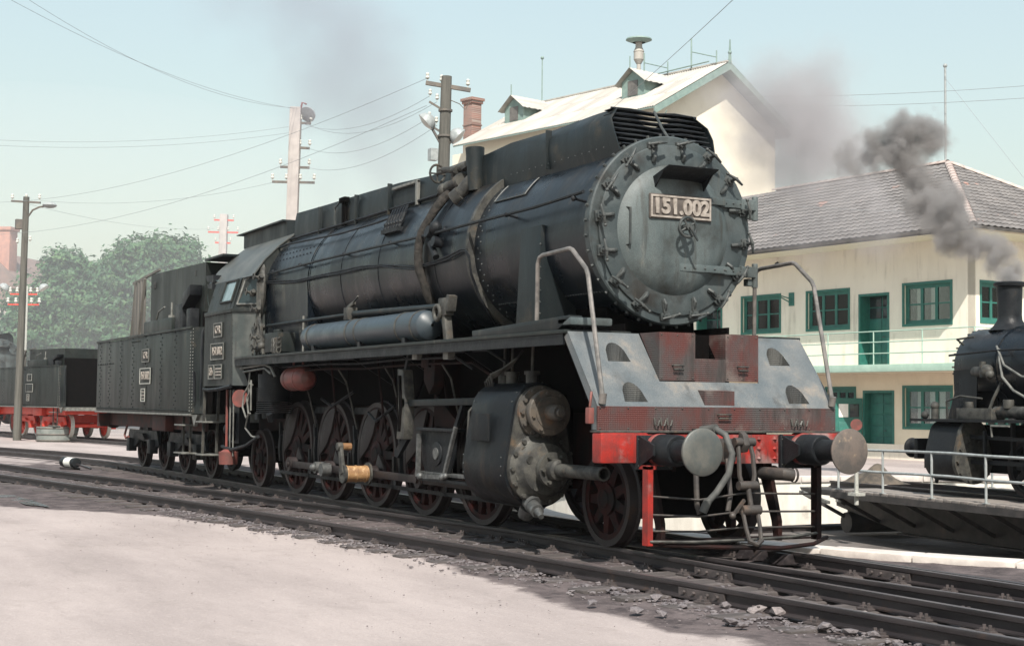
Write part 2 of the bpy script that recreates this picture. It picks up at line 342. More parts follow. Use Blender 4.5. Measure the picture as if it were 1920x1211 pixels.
# loose stones: gravel that nobody could count, with the largest lumps as things of their own
def stone_mesh(seed, mm):
    r = random.Random(seed); bm = bmesh.new(); bmesh.ops.create_icosphere(bm, subdivisions=1, radius=1)
    for v in bm.verts: v.co *= r.uniform(.65, 1.15); v.co.z *= .7
    me = bpy.data.meshes.new('stone'); bm.to_mesh(me); bm.free(); me.materials.append(mm); return me
M['stone'] = mat('grey_ballast_stone', (.10, .088, .094), (.16, .14, .142), 3, .85, c3=(.24, .205, .195), s3=1.2, f3=(.6, .7), bump=.3, bscale=4)
M['stonepale'] = mat('pale_ballast_stone', (.24, .205, .20), (.15, .13, .13), 3, .85, bump=.3, bscale=4)
STM = [stone_mesh(i, M['stone']) for i in range(5)]
def scatter(name, n, fn, seed, r0, r1, label=None):
    r = random.Random(seed); vs = []; fs = []
    for _ in range(n):
        x, y = fn(r); s = r.uniform(r0, r1)*(1 if r.random() < .8 else 1.5); me = STM[r.randrange(5)]
        R = Matrix.Rotation(r.random()*6.28, 3, 'Z'); b0 = len(vs); q = (s*r.uniform(.7, 1.4), s, s*r.uniform(.5, .9))
        for v in me.vertices:
            p = R @ Vector((v.co.x*q[0], v.co.y*q[1], v.co.z*q[2])); vs.append((p.x+x, p.y+y, p.z-.143+s*.15))
        fs += [tuple(i+b0 for i in p.vertices) for p in me.polygons]
    me = bpy.data.meshes.new(name); me.from_pydata(vs, [], fs); me.materials.append(M['stone'])
    return stuff(link(name, me))
def by_rail(r):
    x = r.uniform(-6, 9.8); return x, yF1(x) - abs(r.gauss(0, .28)) - .06
scatter('gravel', 1500, by_rail, 5, .006, .026)
def between(r):
    x = r.uniform(-22, 9.5); return x, yF1(x) + r.uniform(.08, 1.42)
scatter('gravel', 1700, between, 6, .006, .022)
def far_bed(r): return r.uniform(-20, 9.), r.uniform(.85, 1.6)
scatter('gravel', 500, far_bed, 8, .008, .026)
def yard(r):
    x = r.uniform(-8, 11); return x, yF1(x) - .3 - abs(r.gauss(0, 1.6))
scatter('gravel', 700, yard, 9, .003, .008).data.materials[0] = M['stonepale']
_sp = [(1185, 1112, .050), (1230, 1125, .06), (1300, 1118, .045), (1360, 1140, .055), (1417, 1150, .075), (1462, 1155, .095), (1545, 1180, .06), (1110, 1135, .055), (1195, 1150, .06), (1240, 1155, .05),
       (1375, 1172, .07), (1392, 1178, .06), (1595, 1190, .06), (1640, 1196, .055), (1555, 1166, .05), (1150, 1108, .045), (1020, 1092, .04), (1280, 1140, .045)]
for i, (u, v, s) in enumerate(_sp):
    d = at(u, v, 1)-CAM; p = CAM + d*((-.14-CAM.z)/d.z)
    o = link('ballast_stone', stone_mesh(50+i, M['stonepale'] if i in (4, 5) else M['stone'])); o.location = (p.x, p.y, -.125+s*.2)
    o.scale = (s*random.uniform(.8, 1.3), s, s*random.uniform(.6, .85)); o.rotation_euler = (random.uniform(-.3, .3), random.uniform(-.3, .3), random.uniform(0, 6))
    tag(o, 'loose angular lump of grey ballast lying along the foreground rail', 'stone', 'loose ballast lumps beside the foreground rail')

M['railhead'] = mat('rolled_rail_steel', (.030, .026, .028), (.052, .043, .044), 5, .30, .5, c3=(.085, .055, .042), s3=4, f3=(.6, .8), metal=.35, stretch=(.3, 2, 2), bump=.1)
M['sleeper'] = mat('oily_timber_sleeper', (.05, .042, .040), (.11, .092, .088), 6, .85, bump=.6, bscale=14, stretch=(1, .2, 1))
M['fastening'] = mat('dusty_rail_fastening', (.085, .068, .066), (.045, .037, .036), 12, .7)
M['runsteel'] = mat('rolled_running_surface', (.17, .145, .145), (.10, .085, .085), 2, .32, .5, metal=.5, c3=(.24, .20, .19), s3=1.5, f3=(.55, .75), stretch=(.4, 6, 1))
PROF = [(-.034, 0), (.034, 0), (.036, -.010), (.034, -.036), (.009, -.044), (.009, -.105), (.060, -.118), (.060, -.130), (-.060, -.130), (-.060, -.118), (-.009, -.105), (-.009, -.044), (-.034, -.036), (-.036, -.010)]
def rail_mb(pts):
    mb = MB(); n = len(PROF); vs = []
    for i, p in enumerate(pts):
        a = pts[max(i-1, 0)]; b = pts[min(i+1, len(pts)-1)]; d = Vector((b[0]-a[0], b[1]-a[1])).normalized(); nx, ny = -d.y, d.x
        vs += [(p[0]+nx*q[0], p[1]+ny*q[0], p[2]+q[1]) for q in PROF]
    m = len(pts); fs = [(i*n+k, i*n+(k+1) % n, (i+1)*n+(k+1) % n, (i+1)*n+k) for i in range(m-1) for k in range(n)]
    fs += [tuple(range(n))[::-1], tuple(range((m-1)*n, m*n))]
    return mb.add(vs, fs)
SLM = MB().box(-.125, .125, -1.25, 1.25, -.15, 0).mesh('sleeper', M['sleeper'], bevel=.015)
fb = MB().box(-.075, .075, -.13, .13, 0, .014)
for sx in (-1, 1):
    for sy in (-1, 1): fb.cyl((sx*.03, sy*.088, .0), (sx*.03, sy*.088, .055), .014, n=6); fb.box(sx*.03-.022, sx*.03+.022, sy*.088-.028, sy*.088+.028, .014, .03)
FAM = fb.mesh('fastening', M['fastening'])
def track(label, fn, x0, x1, fast=None, sl=True, step=.66, sx=None):
    root = thing('railway_track', label, 'railway track')
    n = int((x1-x0)/1.0)+1; xs = np.linspace(x0, x1, n)
    for side in (-1, 1):
        ra = rail_mb([(x, fn(x)+side*.752, 0) for x in xs]).obj('rail', M['railhead'], root, recalc=False, smooth=30)
        rs_ = MB()
        for i, x in enumerate(xs): rs_.v += [(x, fn(x)+side*.752-.024, .0015), (x, fn(x)+side*.752+.024, .0015)]
        rs_.f = [(2*i, 2*i+2, 2*i+3, 2*i+1) for i in range(len(xs)-1)]
        rs_.obj('running_surface', M['runsteel'], ra, smooth=0)
    r = random.Random(11); x = x0+.3
    while x < x1:
        a = atan2(fn(x+.1)-fn(x-.1), .2)
        if sl and (sx is None or sx[0] < x < sx[1]):
            link('sleeper', SLM, root, T(x, fn(x)+r.uniform(-.03, .03), -.134+r.uniform(-.008, .004)) @ RZ(a+r.uniform(-.02, .02)))
        if fast and fast[0] < x < fast[1]:
            for side in (-1, 1): link('rail_fastening', FAM, root, T(x, fn(x)+side*.752, -.134) @ RZ(a))
        x += step
    return root
tl = track('straight oily railway track under the large black locomotive', off_loco, -75, 13.5, (-20, 13), sx=(-24, 13.4))
tf = track('curving railway track in the foreground that joins the locomotive track', lambda x: yF1(x)+.75, -60, 14, (-14, 11), sx=(-20, 13))
# check rail, point blocks and fishplates of the crossing
rail_mb([(4.35+i*.5, .86+i*.006, -.004) for i in range(19)]).obj('check_rail', M['railhead'], tl, recalc=False, smooth=30)
for x, l in ((3.05, .10), (3.35, .12), (3.62, .10), (3.95, .22)):
    MB().prism([(.55, -.13), (.98, -.13), (.93, -.085), (.80, -.02), (.66, -.02)], 'x', x, x+l).obj('point_block', M['railhead'], tl, bevel=.008)
FPM = MB().box(-.30, .30, -.010, .010, -.042, .03)
for bx in (-.22, -.09, .09, .22): FPM.cyl((bx, -.01, -.005), (bx, -.035, -.005), .018, n=6)
FPM = FPM.mesh('fishplate', M['fastening'])
for x, side, tr, fn in ((6.2, -1, tf, lambda x: yF1(x)+.75), (-1.2, -1, tf, lambda x: yF1(x)+.75), (5.6, 1, tl, off_loco), (4.9, -1, tl, off_loco)):
    link('fishplate', FPM, tr, T(x, fn(x)+side*.752-.022, -.075) @ RZ(atan2(fn(x+.1)-fn(x-.1), .2)))
# oil puddle
def puddle(cx, cy, a, b, seed):
    r = random.Random(seed); n = 40; vs = [(cx, cy, -.1455)]
    for i in range(n):
        t = 2*pi*i/n; q = 1+.25*sin(3*t+seed)+.15*sin(7*t)+r.uniform(-.06, .06); vs.append((cx+a*cos(t)*q, cy+b*sin(t)*q+.12*a*cos(t), -.1455))
    return MB().add(vs, [(0, 1+i, 1+(i+1) % n) for i in range(n)])
M['puddle'] = mat('oily_puddle', (.025, .024, .024), (.05, .045, .043), 3, .12, .4)
struct(puddle(-9.3, -5.0, 1.7, .22, 2).obj('puddle', M['puddle']))

# turntable pit
M['pitfloor'] = mat('sooty_pit_floor', (.14, .122, .112), (.085, .075, .07), 1.2, .9, c3=(.21, .185, .17), s3=5, f3=(.55, .75), bump=.5, bscale=25)
M['pitwall'] = mat('limewashed_pit_wall', (.72, .69, .62), (.58, .54, .48), 2, .85, c3=(.30, .26, .22), s3=1.1, f3=(.60, .78), stretch=(1, 1, .25), bump=.3, bscale=12)
M['coping'] = mat('pale_coping_stone', (.60, .545, .50), (.46, .41, .38), 3, .85, bump=.35, bscale=14, c3=(.30, .26, .24), s3=4, f3=(.62, .8))
pit = MB().lathe([(0, .001), (0, PR)], (PC.x, PC.y, -1.22), (0, 0, 1), 96).obj('pit_floor', M['pitfloor']); struct(pit)
pw = MB().lathe([(-.02, PR), (1.00, PR), (1.00, PR+.5), (-.02, PR+.5)], (PC.x, PC.y, -1.22), (0, 0, 1), 128).obj('pit_wall', M['pitwall']); struct(pw)
nc = 64; da = 2*pi/nc
cm = MB(); K = 4
for zz in (0, 1):
    for j in range(2):
        cm.v += [((PR-.04+j*.42)*cos(-da/2*.985+da*.985*i/K), (PR-.04+j*.42)*sin(-da/2*.985+da*.985*i/K), -.215+.135*zz) for i in range(K+1)]
q = K+1
for i in range(K): cm.f += [(i, i+1, q+i+1, q+i), (2*q+i, 3*q+i, 3*q+i+1, 2*q+i+1), (i, 2*q+i, 2*q+i+1, i+1), (q+i, q+i+1, 3*q+i+1, 3*q+i)]
cm.f += [(0, q, 3*q, 2*q), (K, 2*q+K, 3*q+K, q+K)]
CPM = cm.mesh('coping_stone', M['coping'], bevel=.012)
for i in range(nc): link('coping_stone', CPM, pw, T(PC.x, PC.y, random.uniform(-.006, .006)) @ RZ(i*da))
MB().lathe([(0, PR-1.2), (.06, PR-1.2), (.10, PR-1.24), (.14, PR-1.2), (.14, PR-1.13), (0, PR-1.1)], (PC.x, PC.y, -1.22), (0, 0, 1), 96).obj('ring_rail', M['railhead'], pit)

# turntable bridge
BR = thing('turntable_bridge', 'railed turntable bridge carrying the small black locomotive', 'turntable', (PC.x, PC.y, 0), rad(-6))
M['bridge'] = mat('sooty_bridge_iron', (.030, .028, .028), (.06, .052, .05), 3, .6, c3=(.13, .09, .07), s3=3, f3=(.6, .8), bump=.2)
M['deck'] = mat('grey_deck_plank', (.17, .15, .135), (.26, .23, .21), 4, .85, bump=.5, bscale=20, stretch=(2, .3, 1))
M['hand'] = mat('pale_grey_pipe_rail', (.34, .36, .36), (.24, .26, .26), 9, .5)
HL = 8.9
for y in (-.85, .85):
    MB().prism([(-HL, -.26), (HL, -.26), (HL, -.62), (HL-2.4, -1.02), (-HL+2.4, -1.02), (-HL, -.62)], 'y', y-.02, y+.02).box(-HL, HL, y-.16, y+.16, -.26, -.235).box(-HL+2.4, HL-2.4, y-.16, y+.16, -1.05, -1.02).obj('main_girder', M['bridge'], BR)
    rail_mb([(-HL-.4, y*.885, -.1), (HL+.4, y*.885, -.1)]).obj('rail', M['railhead'], BR, recalc=False)
for i in range(15):
    x = -HL+.4+i*(2*HL-.8)/14
    MB().box(x-.05, x+.05, -.82, .82, -.8, -.3).obj('cross_beam', M['bridge'], BR)
    for s in (-1, 1): MB().bar((x, s*.88, -.85), (x, s*2.0, -.30), .06, .07).obj('bracket', M['bridge'], BR)
for s in (-1, 1): MB().box(-HL+1.5, HL, s*1.98-.03, s*1.98+.03, -.34, -.215).obj('edge_beam', M['bridge'], BR)
PLM = MB().box(-.115, .115, -.55, .55, -.05, 0).mesh('deck_plank', M['deck'], bevel=.006)
x = -HL+1.62
while x < HL-.1:
    for s in (-1, 1): link('deck_plank', PLM, BR, T(x, s*1.42, -.165+random.uniform(-.006, .006)))
    x += .245
PO = MB().tube([(0, 0, 0), (0, 0, .86)], .024, 8).box(-.05, .05, -.05, .05, 0, .012).mesh('railing_post', M['hand'])
for s in (-1, 1):
    x = -HL+1.7
    while x < HL: link('railing_post', PO, BR, T(x, s*1.93, -.165)); x += 1.55
    for h in (.42, .845): MB().tube([(-HL+1.7+i*1.2, s*1.93, -.165+h-.012*sin(i*1.7)) for i in range(14)], .026, 8).obj('railing_bar', M['hand'], BR)
MB().prism([(-HL-.5, -.24), (-HL+1.6, -.24), (-HL+1.6, -.36), (-HL-.35, -.36)], 'y', -1.5, 1.5).obj('end_platform', M['bridge'], BR, bevel=.01)
MB().cyl((-HL+.5, -.95, -.95), (-HL+.5, .95, -.95), .22, n=16).obj('end_roller', M['bridge'], BR)
MB().bar((-HL+.2, -1.9, -.3), (-HL+1.9, -2.3, -.42), .07, .06).bar((-HL+1.4, -1.6, -.5), (-HL+2.2, -2.3, -.36), .05, .05).obj('locking_lever', M['pale'], BR)
# ================================================================ buildings
M['cream'] = mat('cream_render', (.83, .765, .655), (.77, .705, .60), 1.2, .9, c3=(.60, .53, .42), s3=2.2, f3=(.58, .85), bump=.25, bscale=26, stretch=(1, 1, .4), grain=.05, streak=((.45, .40, .33), 3.5, .35, .5, .72, .6))
M['yellow'] = mat('warm_shade_cream_render', (.79, .70, .54), (.72, .635, .485), 1.2, .9, c3=(.55, .47, .35), s3=2.4, f3=(.6, .85), bump=.25, bscale=26, grain=.05)  # yellower than the upper wall: warm shade under the balcony painted in
M['green'] = mat('green_joinery_paint', (.026, .155, .122), (.021, .12, .098), 5, .5, c3=(.055, .21, .165), s3=8, f3=(.6, .8), bump=.1)
M['palegreen'] = mat('pale_green_render', (.36, .50, .42), (.30, .43, .36), 3, .7, bump=.1)
M['curtain'] = mat('off_white_curtain', (.90, .88, .82), (.82, .80, .74), 6, .9, stretch=(6, 6, .3))
M['inside'] = mat('dim_room', (.05, .05, .05), rough=.9)
def glassmat():
    m = bpy.data.materials.new('window_pane_glass'); m.use_nodes = True; N = m.node_tree.nodes; L = m.node_tree.links
    N.remove(N['Principled BSDF']); out = N['Material Output']
    t = N.new('ShaderNodeBsdfTransparent'); t.inputs[0].default_value = (.85, .90, .89, 1); g = N.new('ShaderNodeBsdfGlossy'); g.inputs['Roughness'].default_value = .04
    fr = N.new('ShaderNodeFresnel'); fr.inputs[0].default_value = 1.5; mx = N.new('ShaderNodeMixShader')
    L.new(fr.outputs[0], mx.inputs[0]); L.new(t.outputs[0], mx.inputs[1]); L.new(g.outputs[0], mx.inputs[2]); L.new(mx.outputs[0], out.inputs['Surface']); return m
M['pane'] = glassmat()
M['tile'] = mat('grey_roof_tile', (.125, .115, .112), (.19, .175, .168), 1.1, .8, c3=(.36, .20, .16), s3=1.3, f3=(.64, .72), bump=.3, bscale=20, grain=.12, gscale=20, rand=.22)
M['ridge'] = mat('mortared_ridge_tile', (.50, .44, .40), (.38, .28, .25), 4, .85, bump=.3)
M['gutter'] = mat('dark_zinc_gutter', (.09, .085, .08), (.15, .14, .13), 3, .5)
def wall(mb, x0, x1, z0, z1, ops, y0, y1):
    """wall slab in local x,z with rectangular openings, y0 outer face, y1 inner face"""
    xs = sorted({x0, x1, *[o[0] for o in ops], *[o[1] for o in ops]}); zs = sorted({z0, z1, *[o[2] for o in ops], *[o[3] for o in ops]})
    xs = [x for x in xs if x0 <= x <= x1]; zs = [z for z in zs if z0 <= z <= z1]; e = 1e-6
    solid = lambda i, j: 0 <= i < len(xs)-1 and 0 <= j < len(zs)-1 and not any(o[0]-e <= xs[i] and xs[i+1] <= o[1]+e and o[2]-e <= zs[j] and zs[j+1] <= o[3]+e for o in ops)
    for i in range(len(xs)-1):
        for j in range(len(zs)-1):
            if not solid(i, j): continue
            a, b, c, d = xs[i], xs[i+1], zs[j], zs[j+1]
            mb.add([(a, y0, c), (b, y0, c), (b, y0, d), (a, y0, d)], [(0, 1, 2, 3)]); mb.add([(a, y1, c), (b, y1, c), (b, y1, d), (a, y1, d)], [(3, 2, 1, 0)])
            if not solid(i-1, j): mb.add([(a, y0, c), (a, y1, c), (a, y1, d), (a, y0, d)], [(3, 2, 1, 0)])
            if not solid(i+1, j): mb.add([(b, y0, c), (b, y1, c), (b, y1, d), (b, y0, d)], [(0, 1, 2, 3)])
            if not solid(i, j-1): mb.add([(a, y0, c), (b, y0, c), (b, y1, c), (a, y1, c)], [(3, 2, 1, 0)])
            if not solid(i, j+1): mb.add([(a, y0, d), (b, y0, d), (b, y1, d), (a, y1, d)], [(0, 1, 2, 3)])
    return mb
def window(parent, x0, x1, z0, z1, y, leaves=3, depth=.12, Mx=None, curtains=True, inner=True):
    """casement window with frame, panes, curtains; outer wall face at local y, set back by depth"""
    Mx = Mx or Matrix.Identity(4); t = .075; yy = y+depth
    fr = MB().box(x0, x1, yy-.03, yy+.05, z0, z0+t).box(x0, x1, yy-.03, yy+.05, z1-t, z1).box(x0, x0+t, yy-.032, yy+.052, z0+t, z1-t).box(x1-t, x1, yy-.032, yy+.052, z0+t, z1-t)
    w = link('window', fr.mesh('window', M['green']), parent, Mx)
    # outer surround standing a little proud of the wall
    MB().box(x0-.06, x1+.06, y-.025, y+.02, z1-.01, z1+.07).box(x0-.06, x1+.06, y-.025, y+.02, z0-.07, z0+.01).box(x0-.07, x0+.01, y-.022, y+.02, z0-.07, z1+.07).box(x1-.01, x1+.07, y-.022, y+.02, z0-.07, z1+.07).obj('surround', M['green'], w)
    lw = (x1-x0-2*t)/leaves; mz = z0+(z1-z0)*.5
    for i in range(leaves):
        a = x0+t+i*lw; b = a+lw; s = .055
        MB().box(a, a+s, yy-.02, yy+.04, z0+t, z1-t).box(b-s, b, yy-.022, yy+.042, z0+t, z1-t).box(a+s, b-s, yy-.02, yy+.04, z0+t, z0+t+s).box(a+s, b-s, yy-.02, yy+.04, z1-t-s, z1-t).box(a+s, b-s, yy-.015, yy+.03, mz-.022, mz+.022).obj('casement', M['green'], w)
        for c, d in ((z0+t+s, mz-.022), (mz+.022, z1-t-s)): MB().box(a+s, b-s, yy+.008, yy+.014, c, d).obj('pane', M['pane'], w, smooth=0)
        if curtains and random.random() < .92:
            k = random.choice((0, 1)); cw = (b-a)*random.uniform(.3, .6); ca = a+s if k == 0 else b-s-cw
            MB().grid(lambda p, q_, ca=ca, cw=cw: (ca+cw*p, yy+.05+.015*sin(p*22), z0+t+(z1-z0-2*t)*q_), 12, 1).obj('curtain', M['curtain'], w)
    if inner: MB().box(x0-.3, x1+.3, yy+.5, yy+.55, z0-.2, z1+.2).box(x0-.3, x0-.26, yy+.06, yy+.5, z0-.2, z1+.2).box(x1+.26, x1+.3, yy+.06, yy+.5, z0-.2, z1+.2).obj('room', M['inside'], w)
    return w
def door(parent, x0, x1, z0, z1, y, depth=.5, open_=0, name='door', glazed=True):
    t = .08
    d = MB().box(x0, x0+t, y-.02, y+depth, z0, z1).box(x1-t, x1, y-.02, y+depth, z0, z1).box(x0+t, x1-t, y-.02, y+depth, z1-t, z1).obj(name, M['green'], parent)
    lf = MB().box(x0+t, x1-t, y+depth-.08, y+depth-.03, z0+.02, z1-t); n = 6; hh = (z1-t-z0-.02)/n; xm = (x0+x1)/2
    leaf = lf.obj('door_leaf', M['green'], d)
    for k in range(n):
        for a, b in ((x0+t+.06, xm-.03), (xm+.03, x1-t-.06)):
            gl = glazed and k >= n-2
            MB().box(a, b, y+depth-.1, y+depth-.081, z0+.06+k*hh, z0+.02+(k+1)*hh).obj('pane' if gl else 'panel', M['glass'] if gl else M['green'], d, bevel=.006)
    MB().tube([(xm+.05, y+depth-.1, z0+1.0), (xm+.05, y+depth-.16, z0+1.0), (xm+.16, y+depth-.16, z0+1.0)], .012).obj('handle', M['steel'], d)
    return d
OF = thing('office_building', 'two storey cream depot office with green windows and a balcony', 'building', (-22.34, 25.14, 0), rad(6.6))
XL, XR, DEP = -16., 3.25, 8.0
up = [(-7.28, -5.27, 4.31, 5.62), (-3.86, -1.87, 4.31, 5.62), (.62, 2.58, 4.31, 5.62), (-1.40, -.02, 2.96, 5.43), (-9.9, -8.4, 2.96, 5.35), (-13.4, -11.4, 4.31, 5.62)]
lo = [(-1.21, .18, -.22, 2.13), (.61, 2.57, .92, 2.22), (-2.92, -1.60, .90, 2.20), (-7.28, -5.27, .92, 2.22)]
wu = wall(MB(), XL, XR, 2.86, 7.12, up, 0, .38); wu.obj('wall', M['cream'], OF, recalc=False, smooth=0)
wl = wall(MB(), XL, XR, -.3, 2.86, lo, .004, .38); wl.obj('wall', M['yellow'], OF, recalc=False, smooth=0)
MB().box(XL, XR+.02, -.03, .06, -.3, .34).obj('plinth', M['cream'], OF)
# end wall (faces right) with its window, back and left walls
R90 = RZ(pi/2)
we = wall(MB(), .002, DEP, -.3, 7.12, [(.65, 2.4, 4.35, 5.60), (4.2, 6.2, 4.35, 5.6), (.9, 2.6, .92, 2.2)], -XR, -XR+.36)
link('wall', we.mesh('wall', M['cream'], recalc=True, smooth=0), OF, R90)
MB().box(XL+.36, XR-.37, DEP-.3, DEP, -.3, 7.12).box(XL, XL+.35, .39, DEP, -.3, 7.12).obj('wall', M['cream'], OF)
for o in up[:3]+up[5:]: window(OF, *o, 0)
for o in lo[1:]: window(OF, *o, .004)
for o in [(.65, 2.4, 4.35, 5.60), (4.2, 6.2, 4.35, 5.6), (.9, 2.6, .92, 2.2)]: window(OF, *o, -XR, Mx=R90, inner=False)
door(OF, *up[3], 0); door(OF, *up[4], 0); door(OF, *lo[0], 0, depth=.36, glazed=False)
# the other door leaf folded open against the wall
lf = MB().box(-.02, .03, 0, .95, 0, 2.05).obj('open_door_leaf', M['green'], OF); lf.matrix_local = T(-1.23, -.02, -.18) @ RZ(rad(152))
for a, b, c, d, m_ in ((.12, .45, 1.40, 1.85, 'pane'), (.5, .83, 1.40, 1.85, 'panel'), (.12, .83, .15, .62, 'panel'), (.12, .83, .72, 1.25, 'panel')):
    MB().box(-.035, .045, a, b, c, d).obj(m_, M['glass'] if m_ == 'pane' else M['curtain'] if c > 1.3 else M['green'], lf, bevel=.006)
# balcony
MB().box(XL, 4.62, -1.32, -.005, 2.72, 2.96).box(XR+.02, 4.62, .0, DEP, 2.72, 2.955).obj('balcony_slab', M['palegreen'], OF, bevel=.01)
MB().box(XL, 4.55, -1.25, -.01, 2.70, 2.718).obj('balcony_soffit', M['yellow'], OF)
PG = MB().tube([(0, 0, 0), (0, 0, 1.09)], .022, 6).mesh('railing_post', M['palegreen'])
for i in range(10): link('railing_post', PG, OF, T(4.55-i*2.05, -1.27, 2.955))
for i in range(1, 4): link('railing_post', PG, OF, T(4.55, -1.27+i*2.4, 2.955))
for z in (3.32, 3.69, 4.04): MB().tube([(XL, -1.27, z), (-6, -1.27, z-.01), (0, -1.27, z), (4.55, -1.27, z), (4.55, 6, z)], .022, 6).obj('railing_bar', M['palegreen'], OF)
# roof: hipped, tiled
EZ, EO = 7.12, 1.36; ex0, ex1, ey0, ey1 = XL-EO, XR+EO, -EO, DEP+EO; RZZ = 10.30; hy = (ey1-ey0)/2; ry = ey0+hy; rx1 = ex1-5.5; rx0 = ex0+5.5
MB().box(ex0, ex1, ey0, ey1, EZ-.10, EZ+.02).obj('eaves_soffit', M['yellow'], OF)
MB().add([(ex0, ey0, EZ+.025), (ex1, ey0, EZ+.025), (ex1, ey1, EZ+.025), (ex0, ey1, EZ+.025), (rx0, ry, RZZ), (rx1, ry, RZZ)], [(0, 1, 5, 4), (1, 2, 5), (2, 3, 4, 5), (3, 0, 4), (3, 2, 1, 0)]).obj('roof', M['tile'], OF, smooth=0)
def tile_shape():
    mb = MB(); n = 6; Wt = .315; Lt = .42
    for k, zz in ((0, .012), (1, -.006)):
        for j, (yy_, up_) in enumerate(((0, .038), (Lt, .004))):
            mb.v += [(-Wt/2+Wt*i/n, yy_, up_+zz+.016*sin(i/n*2*pi)) for i in range(n+1)]
    q_ = n+1
    for i in range(n): mb.f += [(i, i+1, q_+i+1, q_+i), (2*q_+i+1, 2*q_+i, 3*q_+i, 3*q_+i+1), (i+1, i, 2*q_+i, 2*q_+i+1)]
    return mb
TSH = tile_shape(); TLM = TSH.mesh('roof_tile', M['tile'], recalc=False)
def slope(A, B, C, nmax, keep):
    """tiles on the plane A(eave start) B(eave end) towards ridge point C direction; keep(p) tests a local point"""
    A = Vector(A); B = Vector(B); C = Vector(C); e = (B-A).normalized(); up_ = (C-A); up_ -= e*up_.dot(e); Lr = up_.length; up_.normalize(); nn = e.cross(up_)
    Rm = Matrix((e, up_, nn)).transposed().to_4x4(); out = []
    rows = int(Lr/.335); cols = int((B-A).length/.30)
    for j in range(rows):
        for i in range(cols):
            p = A + e*((i+.5)*.30) + up_*(j*.335) + nn*.012
            if keep(p + up_*.17): out.append((p, Rm))
    return out
front = slope((ex0, ey0, EZ+.03), (ex1, ey0, EZ+.03), (rx0, ry, RZZ), 300, lambda p: p.x - ex0 > (p.y-ey0)*5.5/hy and ex1 - p.x > (p.y-ey0)*5.5/hy)
side = slope((ex1, ey0, EZ+.03), (ex1, ey1, EZ+.03), (rx1, ry, RZZ), 300, lambda p: (p.y-ey0) > (ex1-p.x)*hy/5.5 and (ey1-p.y) > (ex1-p.x)*hy/5.5)
camL = (OF.matrix_basis.inverted() @ CAM) if False else (Matrix.Translation(OF.location) @ RZ(rad(6.6))).inverted() @ CAM
front.sort(key=lambda t: (t[0]-camL).length); rest = MB()
vis = [t for t in front if t[0].x > -9.5]; other = [t for t in front if t[0].x <= -9.5] + side
for k, (p, Rm) in enumerate(vis):
    Mx = T(*p) @ Rm @ RZ(random.uniform(-.02, .02))
    if k < 300: link('roof_tile', TLM, OF, Mx)
    else: rest.merge(TSH, Mx)
for p, Rm in other: rest.merge(TSH, T(*p) @ Rm)
stuff(rest.obj('roof_tile', M['tile'], OF, recalc=False))
RDM = MB().lathe([(0, .125), (.40, .105)], (0, 0, -.03), (1, 0, 0), 10, pi, 2*pi)
RDM = MB().grid(lambda a, b: (a*.42, cos(pi*b)*(.14-.02*a), sin(pi*b)*(.11-.015*a)-.02), 1, 8).mesh('ridge_tile', M['ridge'])
def ridge_line(a, b):
    a = Vector(a); b = Vector(b); d = (b-a); n = int(d.length/.37); d.normalize(); q_ = d.to_track_quat('X', 'Z').to_matrix().to_4x4()
    for i in range(n): link('ridge_tile', RDM, OF, T(*(a+d*i*.37+Vector((0, 0, .05)))) @ q_)
ridge_line((rx1, ry, RZZ), (-10., ry, RZZ)); ridge_line((ex1, ey0, EZ+.03), (rx1, ry, RZZ)); ridge_line((ex1, ey1, EZ+.03), (rx1, ry, RZZ))
MB().grid(lambda a, b: (ex0+(ex1-ex0)*a, ey0-.07+.07*cos(pi+pi*b), EZ+.02+.075*sin(pi+pi*b)), 1, 6).grid(lambda a, b: (ex1+.07-.07*cos(pi*b), ey0+(ey1-ey0)*a, EZ+.02-.075*sin(pi*b)), 1, 6).obj('gutter', M['gutter'], OF)
MB().box(ex0, ex1, ey0-.012, ey0+.0, EZ-.1, EZ+.06).obj('fascia', M['gutter'], OF)
# little wall fittings
MB().box(-4.78, -4.52, -.03, 0, 5.2, 5.68).bar((-4.66, -.03, 5.45), (-5.0, -.45, 5.62), .04, .04).bar((-4.66, -.03, 5.3), (-4.92, -.38, 5.55), .04, .04).obj('wire_bracket', M['green'], OF)
MB().ball((-5.30, -.12, 6.73), .09, sc=(1, 1, 1.1)).cyl((-5.3, 0, 6.66), (-5.3, -.12, 6.7), .025).ball((-5.22, -.16, 6.8), .045).obj('wall_insulator', M['greasy'], OF)
MB().tube([(rx1-.1, ry, RZZ-.1), (rx1-.1, ry, 13.8)], .04, 8).ball((rx1-.1, ry, 13.85), .08).obj('aerial_pole', M['hand'], OF)

# ---- tall building behind the locomotive, corrugated roof
a2 = rad(13.8); BA = Vector((-37.24, 29.10, 0))
BG = thing('gabled_shed', 'tall cream building with pale corrugated roof, two dormers and a tall roof ventilator', 'building', BA, a2)
